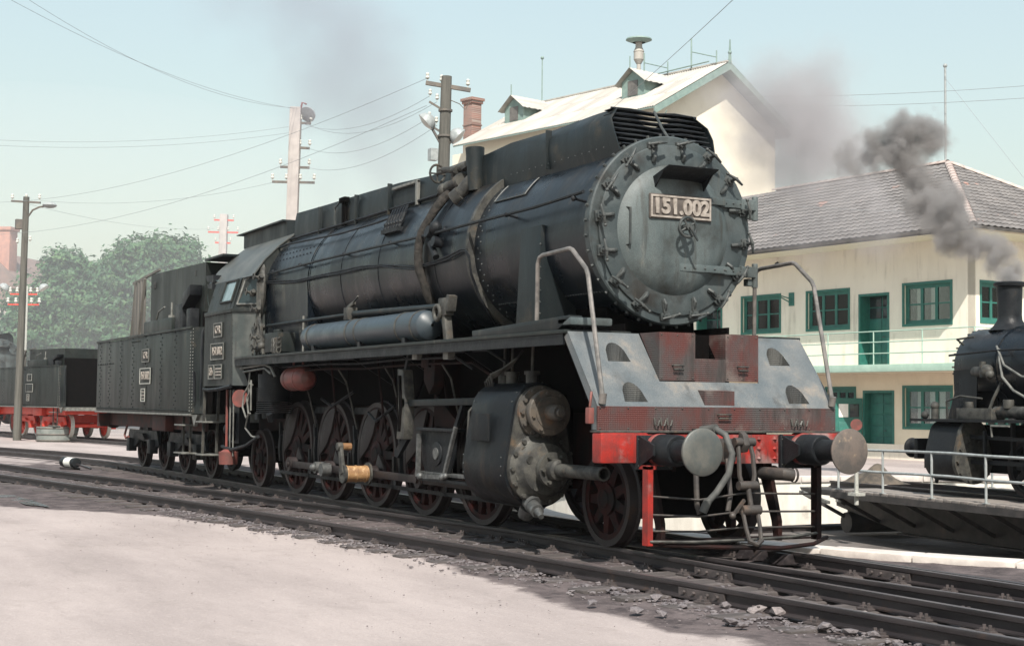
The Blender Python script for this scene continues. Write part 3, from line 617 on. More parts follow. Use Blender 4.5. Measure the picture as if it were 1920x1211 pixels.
# local x along ridge (0 at gable, negative away), local y = -(toward viewer)
AP, EV, HW, LB = 16.72, 14.10, 4.75, 13.6
M['corr'] = mat('pale_corrugated_sheet', (.42, .395, .36), (.33, .31, .28), 1.3, .75, spec=.25, rand=.16, c3=(.23, .205, .18), s3=1.6, f3=(.62, .8), stretch=(3, .3, .3))
M['trim'] = mat('grey_green_trim', (.22, .30, .27), (.17, .24, .22), 4, .6)
M['shedwall'] = mat('cream_shed_render', (.80, .73, .60), (.73, .66, .53), .8, .9, c3=(.62, .54, .42), s3=1.2, f3=(.6, .85), bump=.2, bscale=20, grain=.05)
gw = 4.05
MB().prism([(-gw, -.3), (gw, -.3), (gw, EV-.05+.25), (0, AP-.20), (-gw, EV-.05+.25)], 'x', -LB, -.75).obj('wall', M['shedwall'], BG, smooth=0)
def sheet(Lx, Ls):
    mb = MB(); n = 24
    for k in (0, .012): mb.v += [(Lx*i/n, y_, .022*sin(i/n*2*pi*6)-k) for y_ in (0, Ls) for i in range(n+1)]
    q_ = n+1
    for i in range(n): mb.f += [(i, i+1, q_+i+1, q_+i), (2*q_+i+1, 2*q_+i, 3*q_+i, 3*q_+i+1), (i+1, i, 2*q_+i, 2*q_+i+1)]
    return mb
slL = sqrt(HW**2+(AP-EV)**2); ang = atan2(AP-EV, HW); ncol = 16; cw = LB/ncol+.001; rw = slL/3
SHM = sheet(cw-.012, rw+.08).mesh('roof_sheet', M['corr'], recalc=False, smooth=60)
for side_ in (0, 1):
    for i in range(ncol):
        for j in range(3):
            base = Matrix.Identity(4) if side_ == 0 else RZ(pi) @ T(LB, 0, 0)
            p = base @ T(-LB+i*cw+.0, -HW+j*rw*cos(ang), EV+j*rw*sin(ang)+.012*j+.02) @ RX(ang)
            link('roof_sheet', SHM, BG, p)
MB().prism([(-HW+.02, EV-.06), (0, AP-.06), (HW-.02, EV-.06), (HW-.02, EV-.0), (0, AP-.0), (-HW+.02, EV-.0)], 'x', -LB+.01, -.03).obj('roof_deck', M['trim'], BG, smooth=0)
for s in (-1, 1): MB().prism([(s*HW, EV-.32), (s*HW, EV-.02), (0, AP-.02), (0, AP-.34)], 'x', -.03, .05).obj('verge_board', M['trim'], BG, smooth=0)
MB().tube([(.05, -gw-.0, 14.0), (-.7, -gw+.0, 12.9)], .03).obj('wall_stay', M['trim'], BG)
MB().box(-LB, 0, -.16, .16, AP+.0, AP+.06).obj('ridge_cap', M['corr'], BG)
MB().prism([(-.09, AP-.1), (.09, AP-.1), (.04, AP+.45), (0, AP+1.0), (-.04, AP+.45)], 'x', -.02, .05).ball((.01, 0, AP+.42), .09).obj('finial', M['trim'], BG)
def dormer(xc):
    w2 = .70; yf = -2.7; zb = EV+(HW-2.7)*(AP-EV)/HW-.05; zt = zb+.82; ap_ = zt+.52
    d = MB().prism([(xc-w2, zb-.1), (xc+w2, zb-.1), (xc+w2, zt), (xc, ap_-.08), (xc-w2, zt)], 'y', yf, yf+2.6).obj('dormer', M['trim'], BG, smooth=0)
    for s in (-1, 1):
        mb = MB(); n = 20; Ld = 2.7
        for k in (0, .012): mb.v += [(xc+s*(w2+.25)*t, yf-.25+Ld*i/n, ap_+.04-(ap_-zt+.19)*t+.02*sin(i/n*2*pi*8)-k) for t in (0, 1) for i in range(n+1)]
        q_ = n+1
        for i in range(n): mb.f += [(i, i+1, q_+i+1, q_+i), (2*q_+i+1, 2*q_+i, 3*q_+i, 3*q_+i+1)]
        mb.obj('dormer_roof', M['corr'], d, smooth=60)
    MB().box(xc-.30, xc+.30, yf-.03, yf+.01, zb+.15, zt+.0).obj('shutter', M['gutter'], d)
    MB().tube([(xc, yf-.2, ap_), (xc, yf-.2, ap_+.55)], .03).obj('finial', M['trim'], d)
dormer(-3.3); dormer(-11.4)
ch = MB().box(-.34, .34, -.30, .30, 0, 2.6).box(-.40, .40, -.36, .36, 2.6, 2.74).box(-.46, .46, -.42, .42, 2.74, 2.88).box(-.37, .37, -.33, .33, 1.5, 1.58)
def brickmat():
    m = mat('sooty_brick', (.3, .15, .11), rough=.85); N = m.node_tree.nodes; L = m.node_tree.links; b = N['Principled BSDF']
    t = N.new('ShaderNodeTexBrick'); t.inputs['Scale'].default_value = 1; t.inputs['Brick Width'].default_value = .26; t.inputs['Row Height'].default_value = .085; t.inputs['Mortar Size'].default_value = .012
    t.inputs['Color1'].default_value = (.27, .13, .10, 1); t.inputs['Color2'].default_value = (.17, .10, .085, 1); t.inputs['Mortar'].default_value = (.30, .26, .23, 1)
    tc = N.new('ShaderNodeTexCoord'); mp = N.new('ShaderNodeMapping'); mp.inputs['Rotation'].default_value = (rad(90), 0, rad(20)); L.new(tc.outputs['Object'], mp.inputs[0]); L.new(mp.outputs[0], t.inputs[0]); L.new(t.outputs[0], b.inputs['Base Color']); return m
M['brick'] = brickmat()
zc = EV+(HW-2.6)*(AP-EV)/HW
ch.merge(MB()); link('chimney', ch.mesh('chimney', M['brick'], bevel=.01), BG, T(-14.0, -3.2, zc-1.45))
MB().box(-14.65, -LB-.02, -3.9, -2.5, -.3, zc-1.4).obj('chimney_base', M['shedwall'], BG)
vx = -5.6
vt = MB().cyl((vx, 0, AP-.1), (vx, 0, AP+.85), .10, n=12).cyl((vx, 0, AP+.85), (vx, 0, AP+1.05), .12, .24, n=14).cyl((vx, 0, AP+1.05), (vx, 0, AP+1.42), .24, n=14).cyl((vx, 0, AP+1.42), (vx, 0, AP+1.65), .26, .16, n=14).cyl((vx, 0, AP+1.65), (vx, 0, AP+1.95), .16, n=14).obj('roof_ventilator', M['corr'], BG)
MB().lathe([(1.85, .30), (1.98, .62), (2.04, .60), (2.13, .25), (2.18, .02)], (vx, 0, AP), (0, 0, 1), 20).obj('ventilator_cap', M['trim'], vt)
for x0, hgt in ((-2.0, 1.35), (-4.95, 1.2)):
    MB().tube([(x0, -.3, AP), (x0, -.3, AP+hgt)], .035).tube([(x0, -.3, AP+.75), (x0+1.5, -.3, AP+.25)], .025).tube([(x0+1.5, -.3, AP), (x0+1.5, -.3, AP+.55)], .03).obj('roof_rail', M['trim'], BG)
MB().tube([(-6.2, -.35, AP+.05), (-.9, -.35, AP+.12)], .03).obj('roof_rail', M['trim'], BG)
MB().tube([(-12.4, 0, AP-.1), (-12.4, 0, AP+2.3)], .03).ball((-12.4, 0, AP+2.3), .09).obj('lightning_rod', M['trim'], BG)
# ================================================================ the large locomotive (x forward, rail top z = 0)
ZB = 3.39
def ring_pt(x, r, deg): return (x, -r*cos(rad(deg)), ZB+r*sin(rad(deg)))      # deg up from the near horizontal
def arc(x, r, a, b, n=14): return [ring_pt(x, r, a+(b-a)*i/n) for i in range(n+1)]
def wheel_meshes(name, r, ns, wide=.13, cw=False, mats=('wheelred', 'wheel')):
    c = MB(); hub = .12+.1*r
    c.lathe([(-.10, .001), (-.10, hub*.55), (-.085, hub*.62), (-.07, hub), (.06, hub), (.06, .001)], (0, 0, 0), (0, 1, 0), 24)
    for i in range(ns):
        t = 2*pi*i/ns; d = Vector((cos(t), 0, sin(t))); s = Vector((-sin(t), 0, cos(t))); y = Vector((0, 1, 0))
        a = d*(hub*.9); b = d*(r-.115); vs = []
        for p, w1, h1 in ((a, .052+.02*r, .045), (b, .036+.012*r, .032)): vs += [p + s*i_*w1 + y*j*h1 for i_ in (-1, 1) for j in (-1, 1)]
        c.add(vs, [(0, 1, 3, 2), (4, 6, 7, 5), (0, 4, 5, 1), (2, 3, 7, 6), (0, 2, 6, 4), (1, 5, 7, 3)])
    c.lathe([(-.055, r-.068), (-.055, r-.13), (.05, r-.13), (.05, r-.068)], (0, 0, 0), (0, 1, 0), 48)
    t = MB().lathe([(-.065, r-.07), (-.068, r-.004), (-.05, r), (.03, r+.004), (.045, r+.028), (.065, r+.026), (.07, r-.07)], (0, 0, 0), (0, 1, 0), 56)
    ms = [c.mesh(name, M[mats[0]]), t.mesh('tyre', M[mats[1]])]
    if cw:
        a0, a1 = rad(137-52), rad(137+52); k = MB(); n = 12; R = r-.10; pts = [(R*cos(a0+(a1-a0)*i/n), R*sin(a0+(a1-a0)*i/n)) for i in range(n+1)]
        pts += [(R*.50*cos(a1-(a1-a0)*.25), R*.50*sin(a1-(a1-a0)*.25)), (R*.50*cos(a0+(a1-a0)*.25), R*.50*sin(a0+(a1-a0)*.25))]
        k.prism(pts, 'y', -.075, -.035); ms.append(k.mesh('counterweight', M['wheel'], bevel=.008))
        k = MB().prism([(.05, -.16), (.16, .02), (.36, -.16), (.40, -.27), (.33, -.36), (.20, -.34)], 'y', -.10, -.05).cyl((.28, -.16, -.26), (.28, -.06, -.26), .075, n=18)
        ms.append(k.mesh('crank', M['wheel'], bevel=.01))
    return ms
WD = wheel_meshes('wheel', .75, 14, cw=True); WL = wheel_meshes('wheel', .5, 9)
def put_wheel(root, ms, x, r, side, rot=0, red=None):
    o = link('wheel', ms[0], root, T(x, side*.755, r) @ (RZ(pi) if side > 0 else Matrix.Identity(4)) @ RY(rot))
    for me in ms[1:]: link(me.name.split('.')[0], me, o)
    return o
def rivets(mb, pts, n, r=.012, h=.009):
    for p in pts:
        u, w_, d = frame(n(p) if callable(n) else n); p = Vector(p)
        mb.add([p+u*r, p+w_*r, p-u*r, p-w_*r, p+d*h], [(0, 1, 4), (1, 2, 4), (2, 3, 4), (3, 0, 4)])
    return mb
L = thing('steam_locomotive', 'large black steam locomotive numbered 151.002 with grey smokebox door and red buffer beam', 'locomotive')
# --- wheels and axles
AX = [0, -1.758, -3.516, -5.274, -7.032]
for x in AX:
    for s in (-1, 1): put_wheel(L, WD, x, .75, s)
    MB().cyl((x, -.7, .75), (x, .7, .75), .10, n=12).obj('axle', M['under'], L)
for x, rr in ((2.983, .3), (-9.05, .1)):
    for s in (-1, 1): put_wheel(L, WL, x, .5, s, rr)
    MB().cyl((x, -.7, .5), (x, .7, .5), .08, n=12).obj('axle', M['under'], L)
# --- frames, and an inside coloured black as deep shade
for s in (-1, 1):
    MB().prism([(-9.9, .62), (-9.9, 1.35), (-8.2, 1.55), (3.2, 1.62), (3.9, 1.25), (3.9, .82), (3.3, 1.02), (2.4, 1.05), (2.0, .55), (.9, .5), (-7.9, .52), (-8.4, 1.05), (-9.4, .95)], 'y', s*.56-.02, s*.56+.02).obj('frame_plate', M['redframe'], L)
    MB().prism([(-8.0, 1.45), (-8.0, 2.35), (3.1, 2.35), (3.1, 1.45)], 'y', s*.66-.01, s*.66+.01).obj('shade_infill_sheet', M['under'], L)  # added black sheet that fills the gap as deep shade
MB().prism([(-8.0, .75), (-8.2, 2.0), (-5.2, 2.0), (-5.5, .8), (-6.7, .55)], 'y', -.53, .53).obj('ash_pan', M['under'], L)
MB().prism([(-.50, 1.0), (.50, 1.0), (.62, 1.6), (.55, 2.75), (-.55, 2.75), (-.62, 1.6)], 'x', 1.0, 2.55).obj('smokebox_saddle', M['under'], L)
for x in (2.2, -.9, -2.6, -4.4, -6.1): MB().box(x-.04, x+.04, -.54, .54, .55, 1.5).obj('frame_stretcher', M['under'], L)
# --- boiler
MB().lathe([(-5.95, .2), (-5.95, 1.07), (.02, 1.07), (.02, .95)], (0, 0, ZB), (1, 0, 0), 72).obj('boiler_barrel', M['boiler'], L)
pr = [(-1.06, 2.28), (-1.075, 3.2)] + [(-1.085*cos(t), ZB+1.085*sin(t)) for t in [pi*i/24 for i in range(25)]] + [(1.075, 3.2), (1.06, 2.28)]
fbx = MB().prism(pr, 'x', -8.35, -5.90).obj('firebox', M['boiler'], L)
rv = MB()
for x in [-6.1-i*.17 for i in range(13)]:
    for a in (27, 33): rivets(rv, [ring_pt(x, 1.085, a)], lambda p: (0, p[1], p[2]-ZB), .02, .015)
stuff(rv.obj('stay_head', M['greasy'], fbx))
sb = MB().lathe([(.0, .9), (.0, 1.0), (2.90, 1.0), (2.90, .2)], (0, 0, ZB), (1, 0, 0), 80).obj('smokebox', M['boiler'], L)
MB().lathe([(-.01, 1.06), (-.01, 1.084), (.07, 1.084), (.07, .99)], (0, 0, ZB), (1, 0, 0), 80).obj('boiler_band', M['dusty'], L)
for x in (-1.0, -2.95, -4.45, -5.85): MB().lathe([(x-.02, 1.06), (x-.018, 1.077), (x+.018, 1.077), (x+.02, 1.06)], (0, 0, ZB), (1, 0, 0), 80).obj('boiler_band', M['boiler'], L)
rv = MB()
for i in range(46):
    a = 360/46*i
    rivets(rv, [ring_pt(.17, 1.0, a), ring_pt(.25, 1.0, a+4)], lambda p: (0, p[1], p[2]-ZB), .018, .016)
for i in range(44): rivets(rv, [ring_pt(.3+i*.058, 1.0, -43), ring_pt(.3+i*.058, 1.0, 223)], lambda p: (0, p[1], p[2]-ZB), .016, .014)
stuff(rv.obj('rivet_row', M['clamp'], sb))
hp = MB().grid(lambda a, b: ring_pt(.30+.78*a, 1.012, 34+16*b), 6, 6).obj('hatch', M['boiler'], sb)
MB().tube(arc(.29, 1.012, 34, 50, 6), .010, 5).tube([ring_pt(.29, 1.012, 34), ring_pt(1.10, 1.012, 34)], .010, 5).tube(arc(1.10, 1.012, 34, 50, 6), .010, 5).obj('hatch_rim', M['clamp'], sb)
rivets(MB(), [ring_pt(.4+.09*i, 1.012, 36) for i in range(8)], lambda p: (0, p[1], p[2]-ZB), .012, .01).obj('hatch_bolt', M['clamp'], sb)['kind'] = 'stuff'
# --- smokebox front
MB().lathe([(2.86, .99), (2.86, 1.035), (2.955, 1.035), (2.97, 1.02), (2.97, .86)], (0, 0, ZB), (1, 0, 0), 96).obj('front_ring', M['doorrim'], L)
bm_ = MB()
for i in range(40):
    p = ring_pt(2.90, 1.03, 360/40*i+3); d = Vector((0, p[1], p[2]-ZB)).normalized(); bm_.cyl(p, Vector(p)+d*.035, .018, n=6)
stuff(bm_.obj('ring_bolt', M['clamp'], L))
SD = MB().lathe([(2.965, .935), (2.995, .93), (3.0, .92), (3.003, .72), (3.003, .70)], (0, 0, ZB), (1, 0, 0), 96).obj('smokebox_door', M['doorrim'], L, smooth=30)
MB().lathe([(3.000, .715), (3.010, .70), (3.050, .65), (3.088, .56), (3.104, .45), (3.112, .2), (3.114, .001)], (0, 0, ZB), (1, 0, 0), 96).obj('door_dish', M['door'], SD, smooth=30)
cl = MB().box(-.02, .02, -.045, .045, -.035, .035).cyl((0, 0, 0), (.13, 0, .012), .016, n=8).cyl((.02, -.0, .0), (.05, 0, .0), .034, n=6).tube([(.10, -.085, -.005), (.115, 0, .01), (.10, .085, .02)], [.010, .017, .012], 7).ball((.10, -.085, -.005), .018, 6, 4).box(-.02, .03, -.02, .02, -.16, -.03).tube([(.015, 0, -.05), (.045, 0, -.12), (.02, 0, -.17)], .017, 6)
cl.v = [(v[0]*1.25, v[1]*1.3, v[2]*1.1) for v in cl.v]; CLM = cl.mesh('door_clamp', M['clamp'], bevel=.004)
for i in range(16):
    a = 90+22.5*i+6
    if abs(((a-180+360) % 360)-0) < 0: continue
    p = ring_pt(2.985, .945, a); link('door_clamp', CLM, SD, T(*p) @ RX(-rad(a-90)) @ RX(rad((-1)**i*14)) @ T(random.uniform(-.01, .01), 0, 0))
for z in (3.73, 2.98):
    hs = MB().box(3.0, 3.045, .02 if z < 3.3 else .40, .98, z-.045, z+.045).box(3.0, 3.11, .02 if z < 3.3 else .40, .62, z-.04, z+.04).box(2.98, 3.06, .86, 1.06, z-.06, z+.06).cyl((3.02, 1.07, z-.17), (3.02, 1.07, z+.10), .035, n=10).box(2.93, 3.02, .98, 1.10, z-.15, z-.07)
    h = hs.obj('hinge_strap', M['door'], SD, bevel=.008)
    rivets(MB(), [(3.112, .08+.13*i, z) for i in range(5 if z < 3.3 else 0)] + [(3.047, .66+.1*i, z) for i in range(3)], (1, 0, 0), .016, .014).obj('hinge_bolt', M['clamp'], h)['kind'] = 'stuff'
# hood over the plate
MB().prism([(3.06, 3.92), (3.36, 4.02), (3.37, 4.035), (3.05, 3.95)], 'y', -.30, .34).prism([(3.06, 3.80), (3.06, 3.93), (3.26, 3.985)], 'y', -.30, -.285).prism([(3.06, 3.80), (3.06, 3.93), (3.26, 3.985)], 'y', .325, .34).obj('lamp_hood', M['greasy'], SD, smooth=0)
# number plate
NPW, NPH = .80, .27
npl = link('number_plate', MB().box(-NPW/2, NPW/2, -NPH/2, NPH/2, 0, .022).mesh('number_plate', M['plate'], bevel=.01), SD, T(3.105, .015, 3.625) @ RZ(pi/2) @ RX(pi/2))
MB().box(-NPW/2+.015, NPW/2-.015, NPH/2-.035, NPH/2-.015, .022, .034).box(-NPW/2+.015, NPW/2-.015, -NPH/2+.015, -NPH/2+.035, .022, .034).box(-NPW/2+.015, -NPW/2+.035, -NPH/2+.035, NPH/2-.035, .022, .034).box(NPW/2-.035, NPW/2-.015, -NPH/2+.035, NPH/2-.035, .022, .034).obj('plate_rim', M['letter'], npl)
link('number_lettering', text_mesh('151.002', .225, .010, M['letter'], bold=.009, spacing=1.0), npl, T(0, -.004, .03))
# handwheel
hw = MB().torus((3.26, .015, 3.40), (1, 0, 0), .105, .016, 24, 8).cyl((3.10, .015, 3.40), (3.30, .015, 3.40), .035, n=12)
for i in range(4): hw.cyl((3.26, .015, 3.40), (3.26, .015+.105*cos(i*pi/2+.5), 3.40+.105*sin(i*pi/2+.5)), .012, n=6)
hw.tube([(3.31, .015, 3.40), (3.33, .10, 3.25)], [.018, .013], 8); hw.obj('door_handwheel', M['clamp'], SD)
MB().tube([(3.02, -.62, 3.60), (3.09, -.60, 3.59), (3.09, -.60, 3.20), (3.02, -.62, 3.19)], .013, 7).obj('grab_handle', M['clamp'], SD)
# --- casing along the boiler top
def cowl(side):
    pts = [(2.62, 4.74), (2.1, 4.75), (1.2, 4.74), (.2, 4.72), (-.45, 4.70), (-1.4, 4.66), (-2.25, 4.65), (-3.4, 4.68), (-4.9, 4.72), (-6.4, 4.735), (-8.0, 4.75)]
    mb = MB(); n = len(pts); th = .014
    def row(x, zt, off):
        zb = ZB+sqrt((1.0 if x > 0 else 1.07)**2-.36)-.012; xb = x if x < 2.6 else 2.90
        out = []
        for k in range(5):
            t = k/4; bulge = .05*sin(pi*t)*(1 if x > 1 else .4); lean = -.10*max(0, t-.75)*4 if x > 1.0 else -.03*t
            out.append((xb+(x-xb)*t + (.05*sin(pi*t) if x > 2.6 else 0), side*(.60+bulge+lean-off), zb+(zt-zb)*t+.012*sin(x*3.1)*t))
        return out
    for off in (0, th):
        for x, z in pts: mb.v += row(x, z, off)
    for i in range(n-1):
        for k in range(4):
            a = i*5+k; mb.f += [(a, a+1, a+6, a+5), (n*5+a, n*5+a+5, n*5+a+6, n*5+a+1)]
        mb.f += [(i*5+4, n*5+i*5+4, n*5+i*5+9, i*5+9)]
    for k in range(4): mb.f += [(k, n*5+k, n*5+k+1, k+1), ((n-1)*5+k, (n-1)*5+k+1, 2*n*5-5+k+1, 2*n*5-5+k)]
    return mb
for s in (-1, 1): cowl(s).obj('casing_sheet', M['cowl'], L, smooth=50)
# cross slats at the casing's open front
for i in range(9):
    t = i/8; x = 2.60+.33*(t**1.3); z = 4.75-.50*t; yw = .56+.06*sin(pi*t)
    MB().tube([(x, -yw, z), (x-.03, -yw*.5, z+.012*(1-t)), (x, 0, z-.02), (x-.02, yw*.5, z+.01), (x, yw, z-.01)], .013, 5).box(x-.16, x, -yw+.01, yw-.01, z-.008, z-.001).obj('casing_slat', M['greasy'], L)
MB().tube([(2.60, 0, 4.76), (2.76, 0, 4.55), (2.93, 0, 4.38)], .016, 6).obj('slat_stay', M['clamp'], L)
MB().cyl((1.75, 0, 4.3), (1.75, 0, 4.70), .36, .38, n=32, caps=False).cyl((1.75, 0, 4.3), (1.75, 0, 4.69), .33, n=32, caps=False).lathe([(.36, .33), (.42, .36), (.42, .40), (.36, .40)], (1.75, 0, 4.28), (0, 0, 1), 32).obj('chimney', M['greasy'], L)
MB().lathe([(0, .42), (.35, .42), (.48, .34), (.54, .15), (.55, .001)], (-1.9, 0, 4.10), (0, 0, 1), 32).obj('steam_dome', M['boiler'], L)
MB().lathe([(0, .36), (.30, .36), (.42, .28), (.47, .12), (.48, .001)], (-4.4, 0, 4.12), (0, 0, 1), 32).obj('sand_dome', M['boiler'], L)
for x in (-.3, -3.0, -5.6): MB().box(x-.02, x+.02, -.59, .59, 4.5, 4.54).obj('casing_stay', M['greasy'], L)
# openings and door frames in the casing's near side
MB().box(-2.62, -2.56, -.655, -.60, 4.27, 4.62).box(-3.5, -2.56, -.650, -.60, 4.585, 4.625).obj('casing_frame', M['pale'], L, bevel=.006)
MB().box(-5.55, -5.40, -.66, -.61, 4.28, 4.66).box(-5.60, -5.35, -.69, -.60, 4.64, 4.72).obj('casing_recess', M['under'], L, bevel=.006)
MB().tube([(-5.9, -.63, 4.30), (-5.9, -.64, 4.60), (-5.5, -.66, 4.70)], .014, 6).obj('casing_rod', M['clamp'], L)
MB().cyl((-.62, -.66, 4.22), (-.66, -.66, 4.78), .095, .125, n=18, caps=False).cyl((-.62, -.66, 4.22), (-.66, -.66, 4.76), .085, .112, n=18).obj('safety_valve_pipe', M['cowl'], L)
# --- fittings on the boiler flank
MB().tube([(2.95, -1.10, 3.74), (2.9, -1.10, 3.735), (1.8, -1.09, 3.70), (.5, -1.115, 3.685), (-1.3, -1.12, 3.67), (-3.1, -1.115, 3.68), (-5.3, -1.115, 3.68), (-7.8, -1.12, 3.66)], .020, 7).obj('handrail', M['greasy'], L)
for x in (2.75, 1.15, -.6, -2.4, -4.2, -6.2, -7.6): MB().tube([ring_pt(x, .98 if x > 0 else 1.05, 16), (x, -1.10, 3.69)], .016, 6).ball((x, -1.105, 3.69), .032, 8, 5).obj('handrail_stanchion', M['greasy'], L)
MB().tube([(-2.4, -.88, 4.13), (-3.4, -.90, 4.09), (-4.85, -.93, 4.07), (-6.4, -.90, 4.12), (-7.65, -.84, 4.17), (-8.4, -.9, 4.10)], .017, 6).obj('oil_line', M['greasy'], L)
MB().tube([(-1.9, -.62, 4.33), (-4.4, -.64, 4.31), (-8.2, -.66, 4.30)], .02, 6).obj('oil_line', M['greasy'], L)
for k in range(2): MB().tube([Vector(p)+Vector((0, -.012, -.03*k+.012*sin(i*2.1+k))) for i, p in enumerate([(-8.2, -1.10, 3.56), (-7.2, -1.10, 3.49), (-6.3, -1.10, 3.46), (-5.3, -1.105, 3.45), (-4.4, -1.10, 3.44), (-3.5, -1.105, 3.46), (-2.7, -1.10, 3.41), (-2.1, -1.105, 3.34), (-1.56, -1.10, 3.30), (-.9, -1.10, 3.30), (-.46, -1.10, 3.33), (-.1, -1.10, 3.40), (.05, -1.10, 3.38), (.13, -1.085, 3.29), (.14, -1.06, 3.1), (.12, -.92, 2.78), (-.05, -.64, 2.5)])], .013, 6).obj('cable', M['greasy'], L)
thk = [(-1.25, -.50, 4.45), (-1.33, -.64, 4.40)] + [ring_pt(-1.30+.05*sin(i*.9), 1.145, a) for i, a in enumerate((51, 43, 35, 26, 17, 8, 0, -8, -16, -25, -34, -42))] + [(-1.5, -.95, 2.45), (-1.7, -1.05, 2.30)]
MB().tube(thk, [.062+.008*sin(i*2.3) for i in range(len(thk))], 10).obj('lagged_steam_pipe', mat('frayed_pipe_lagging', (.018, .017, .016), (.040, .036, .032), 14, .9, spec=.2, bump=.8, bscale=30), L)
# valves at the top of the pipe
vv = MB().cyl((-1.36, -.72, 4.36), (-.95, -.70, 4.40), .075, .055, n=12).cyl((-1.05, -.70, 4.39), (-.95, -.70, 4.40), .10, n=12).cyl((-1.2, -.7, 4.38), (-1.2, -.7, 4.55), .05, n=10).ball((-1.45, -.74, 4.33), .09, 10, 6).cyl((-1.1, -.72, 4.55), (-1.45, -.76, 4.60), .05, .035, n=10)
vv.obj('steam_valve', M['dusty'], L)
MB().cyl((-.95, -.62, 4.60), (-1.30, -.70, 4.58), .07, .05, n=12).cyl((-1.30, -.70, 4.58), (-1.62, -.76, 4.57), .022, n=8).torus((-1.62, -.76, 4.57), (1, .2, 0), .12, .017, 18, 6).bar((-1.62, -.76, 4.46), (-1.62, -.76, 4.68), .02, .02).bar((-1.62, -.88, 4.57), (-1.62, -.64, 4.57), .02, .02).obj('valve_handwheel', M['dusty'], L)
MB().cyl((-.85, -.80, 4.18), (-.70, -.66, 4.40), .085, n=12).cyl((-.9, -.84, 4.13), (-.82, -.78, 4.2), .11, n=14).cyl((-.7, -.66, 4.40), (-.72, -.66, 4.62), .05, n=10).bar((-.95, -.70, 4.55), (-.55, -.66, 4.66), .04, .04).obj('check_valve', M['dusty'], L)
MB().cyl(ring_pt(-1.0, 1.05, 15), ring_pt(-1.0, 1.22, 15), .08, n=12).cyl(ring_pt(-.78, 1.05, 8), ring_pt(-.78, 1.2, 8), .07, n=12).ball(ring_pt(-.88, 1.16, 18), .09, 8, 6).cyl(ring_pt(-.95, 1.15, 8), ring_pt(-.75, 1.15, -2), .045, n=10).obj('boiler_clack', M['greasy'], L)
ej = MB().box(-2.95, -2.35, -1.03, -.92, 3.86, 3.92)
for i in range(6): ej.cyl((-2.9+i*.1, -.98, 3.92), (-2.9+i*.1, -.90, 4.12), .035, n=8); ej.tube([(-2.9+i*.1, -.90, 4.12), (-2.95+i*.1, -.84, 4.22), (-3.05+i*.06, -.70, 4.28)], .016, 5); ej.ball((-2.9+i*.1, -.96, 3.99), .045, 7, 5)
ej.obj('lubricator', M['greasy'], L)
# --- stay box from boiler to footplate
MB().prism([(-1.10, 2.30), (-1.04, 3.50), (-.72, 3.50), (-.55, 2.30)], 'x', 1.40, 1.90).obj('boiler_stay', M['apron'] if False else M['cowl'], L, bevel=.008)
rivets(MB(), [(1.902, -1.05, 2.5+.13*i) for i in range(7)], (1, 0, 0), .016, .014).obj('stay_bolt', M['clamp'], L)['kind'] = 'stuff'
# --- footplate, valance
for s in (-1, 1): MB().box(-8.45, 3.28, min(s*1.5, s*.7), max(s*1.5, s*.7), 2.215, 2.255).obj('footplate', M['cab'], L, bevel=.006)
for s in (-1, 1): MB().box(-8.45, 3.22, s*1.47-.012, s*1.47+.012, 2.10, 2.213).obj('valance', M['greasy'], L)
MB().prism([(1.0, 2.257), (3.05, 2.257), (3.30, 2.36), (3.30, 2.40), (1.0, 2.33)], 'y', -1.46, -1.30).obj('raised_kerb', M['cowl'], L, bevel=.008)
MB().box(3.06, 3.34, -1.46, -.96, 2.30, 2.38).obj('front_step', M['door'], L, bevel=.02)
for x in (-6.9, -5.1, -3.3, -1.5, .4): MB().prism([(-1.45, 2.21), (-.68, 2.21), (-.68, 1.75)], 'x', x-.012, x+.012).obj('footplate_bracket', M['greasy'], L)
# air reservoir on the footplate
art = MB().lathe([(-5.30, .02), (-5.27, .12), (-5.2, .185), (-5.1, .20), (-.82, .20), (-.72, .185), (-.66, .12), (-.63, .02)], (0, -1.24, 2.475), (1, 0, 0), 28).obj('air_reservoir', mat('reservoir_paint', (.020, .031, .041), (.033, .045, .054), 3, .30, .5, c3=(.07, .07, .066), s3=4, f3=(.6, .8)), L)
for x in (-4.9, -3.25, -2.9, -1.4, -.9): MB().lathe([(x-.022, .198), (x-.022, .208), (x+.022, .208), (x+.022, .198)], (0, -1.24, 2.475), (1, 0, 0), 28).obj('reservoir_strap', M['dusty'], art)
for x in (-4.7, -2.8, -1.2): MB().box(x-.05, x+.05, -1.40, -1.08, 2.255, 2.33).obj('reservoir_cradle', M['greasy'], art)
# reversing rod with brackets
MB().tube([(-.35, -1.20, 2.70), (-3.5, -1.20, 2.765)], .042, 10).tube([(-3.5, -1.20, 2.765), (-7.6, -1.18, 2.77)], .026, 8).obj('reversing_rod', M['cowl'], L)
MB().box(-.42, -.20, -1.26, -1.14, 2.58, 2.80).bar((-.30, -1.2, 2.6), (-.22, -1.2, 2.26), .10, .09).torus((-.42, -1.27, 2.62), (0, 1, 0), .09, .03, 14, 6).bar((-.2, -1.2, 2.74), (-.12, -1.2, 2.72), .12, .2).obj('reversing_crank', M['dusty'], L, bevel=.01)
MB().box(-3.75, -3.55, -1.27, -1.13, 2.68, 2.86).bar((-3.7, -1.2, 2.7), (-3.7, -1.2, 2.26), .06, .06).bar((-3.65, -1.2, 2.88), (-3.25, -1.24, 3.0), .025, .025).bar((-3.75, -1.2, 2.86), (-3.5, -1.2, 2.92), .05, .05).obj('rod_bracket', M['dusty'], L, bevel=.008)
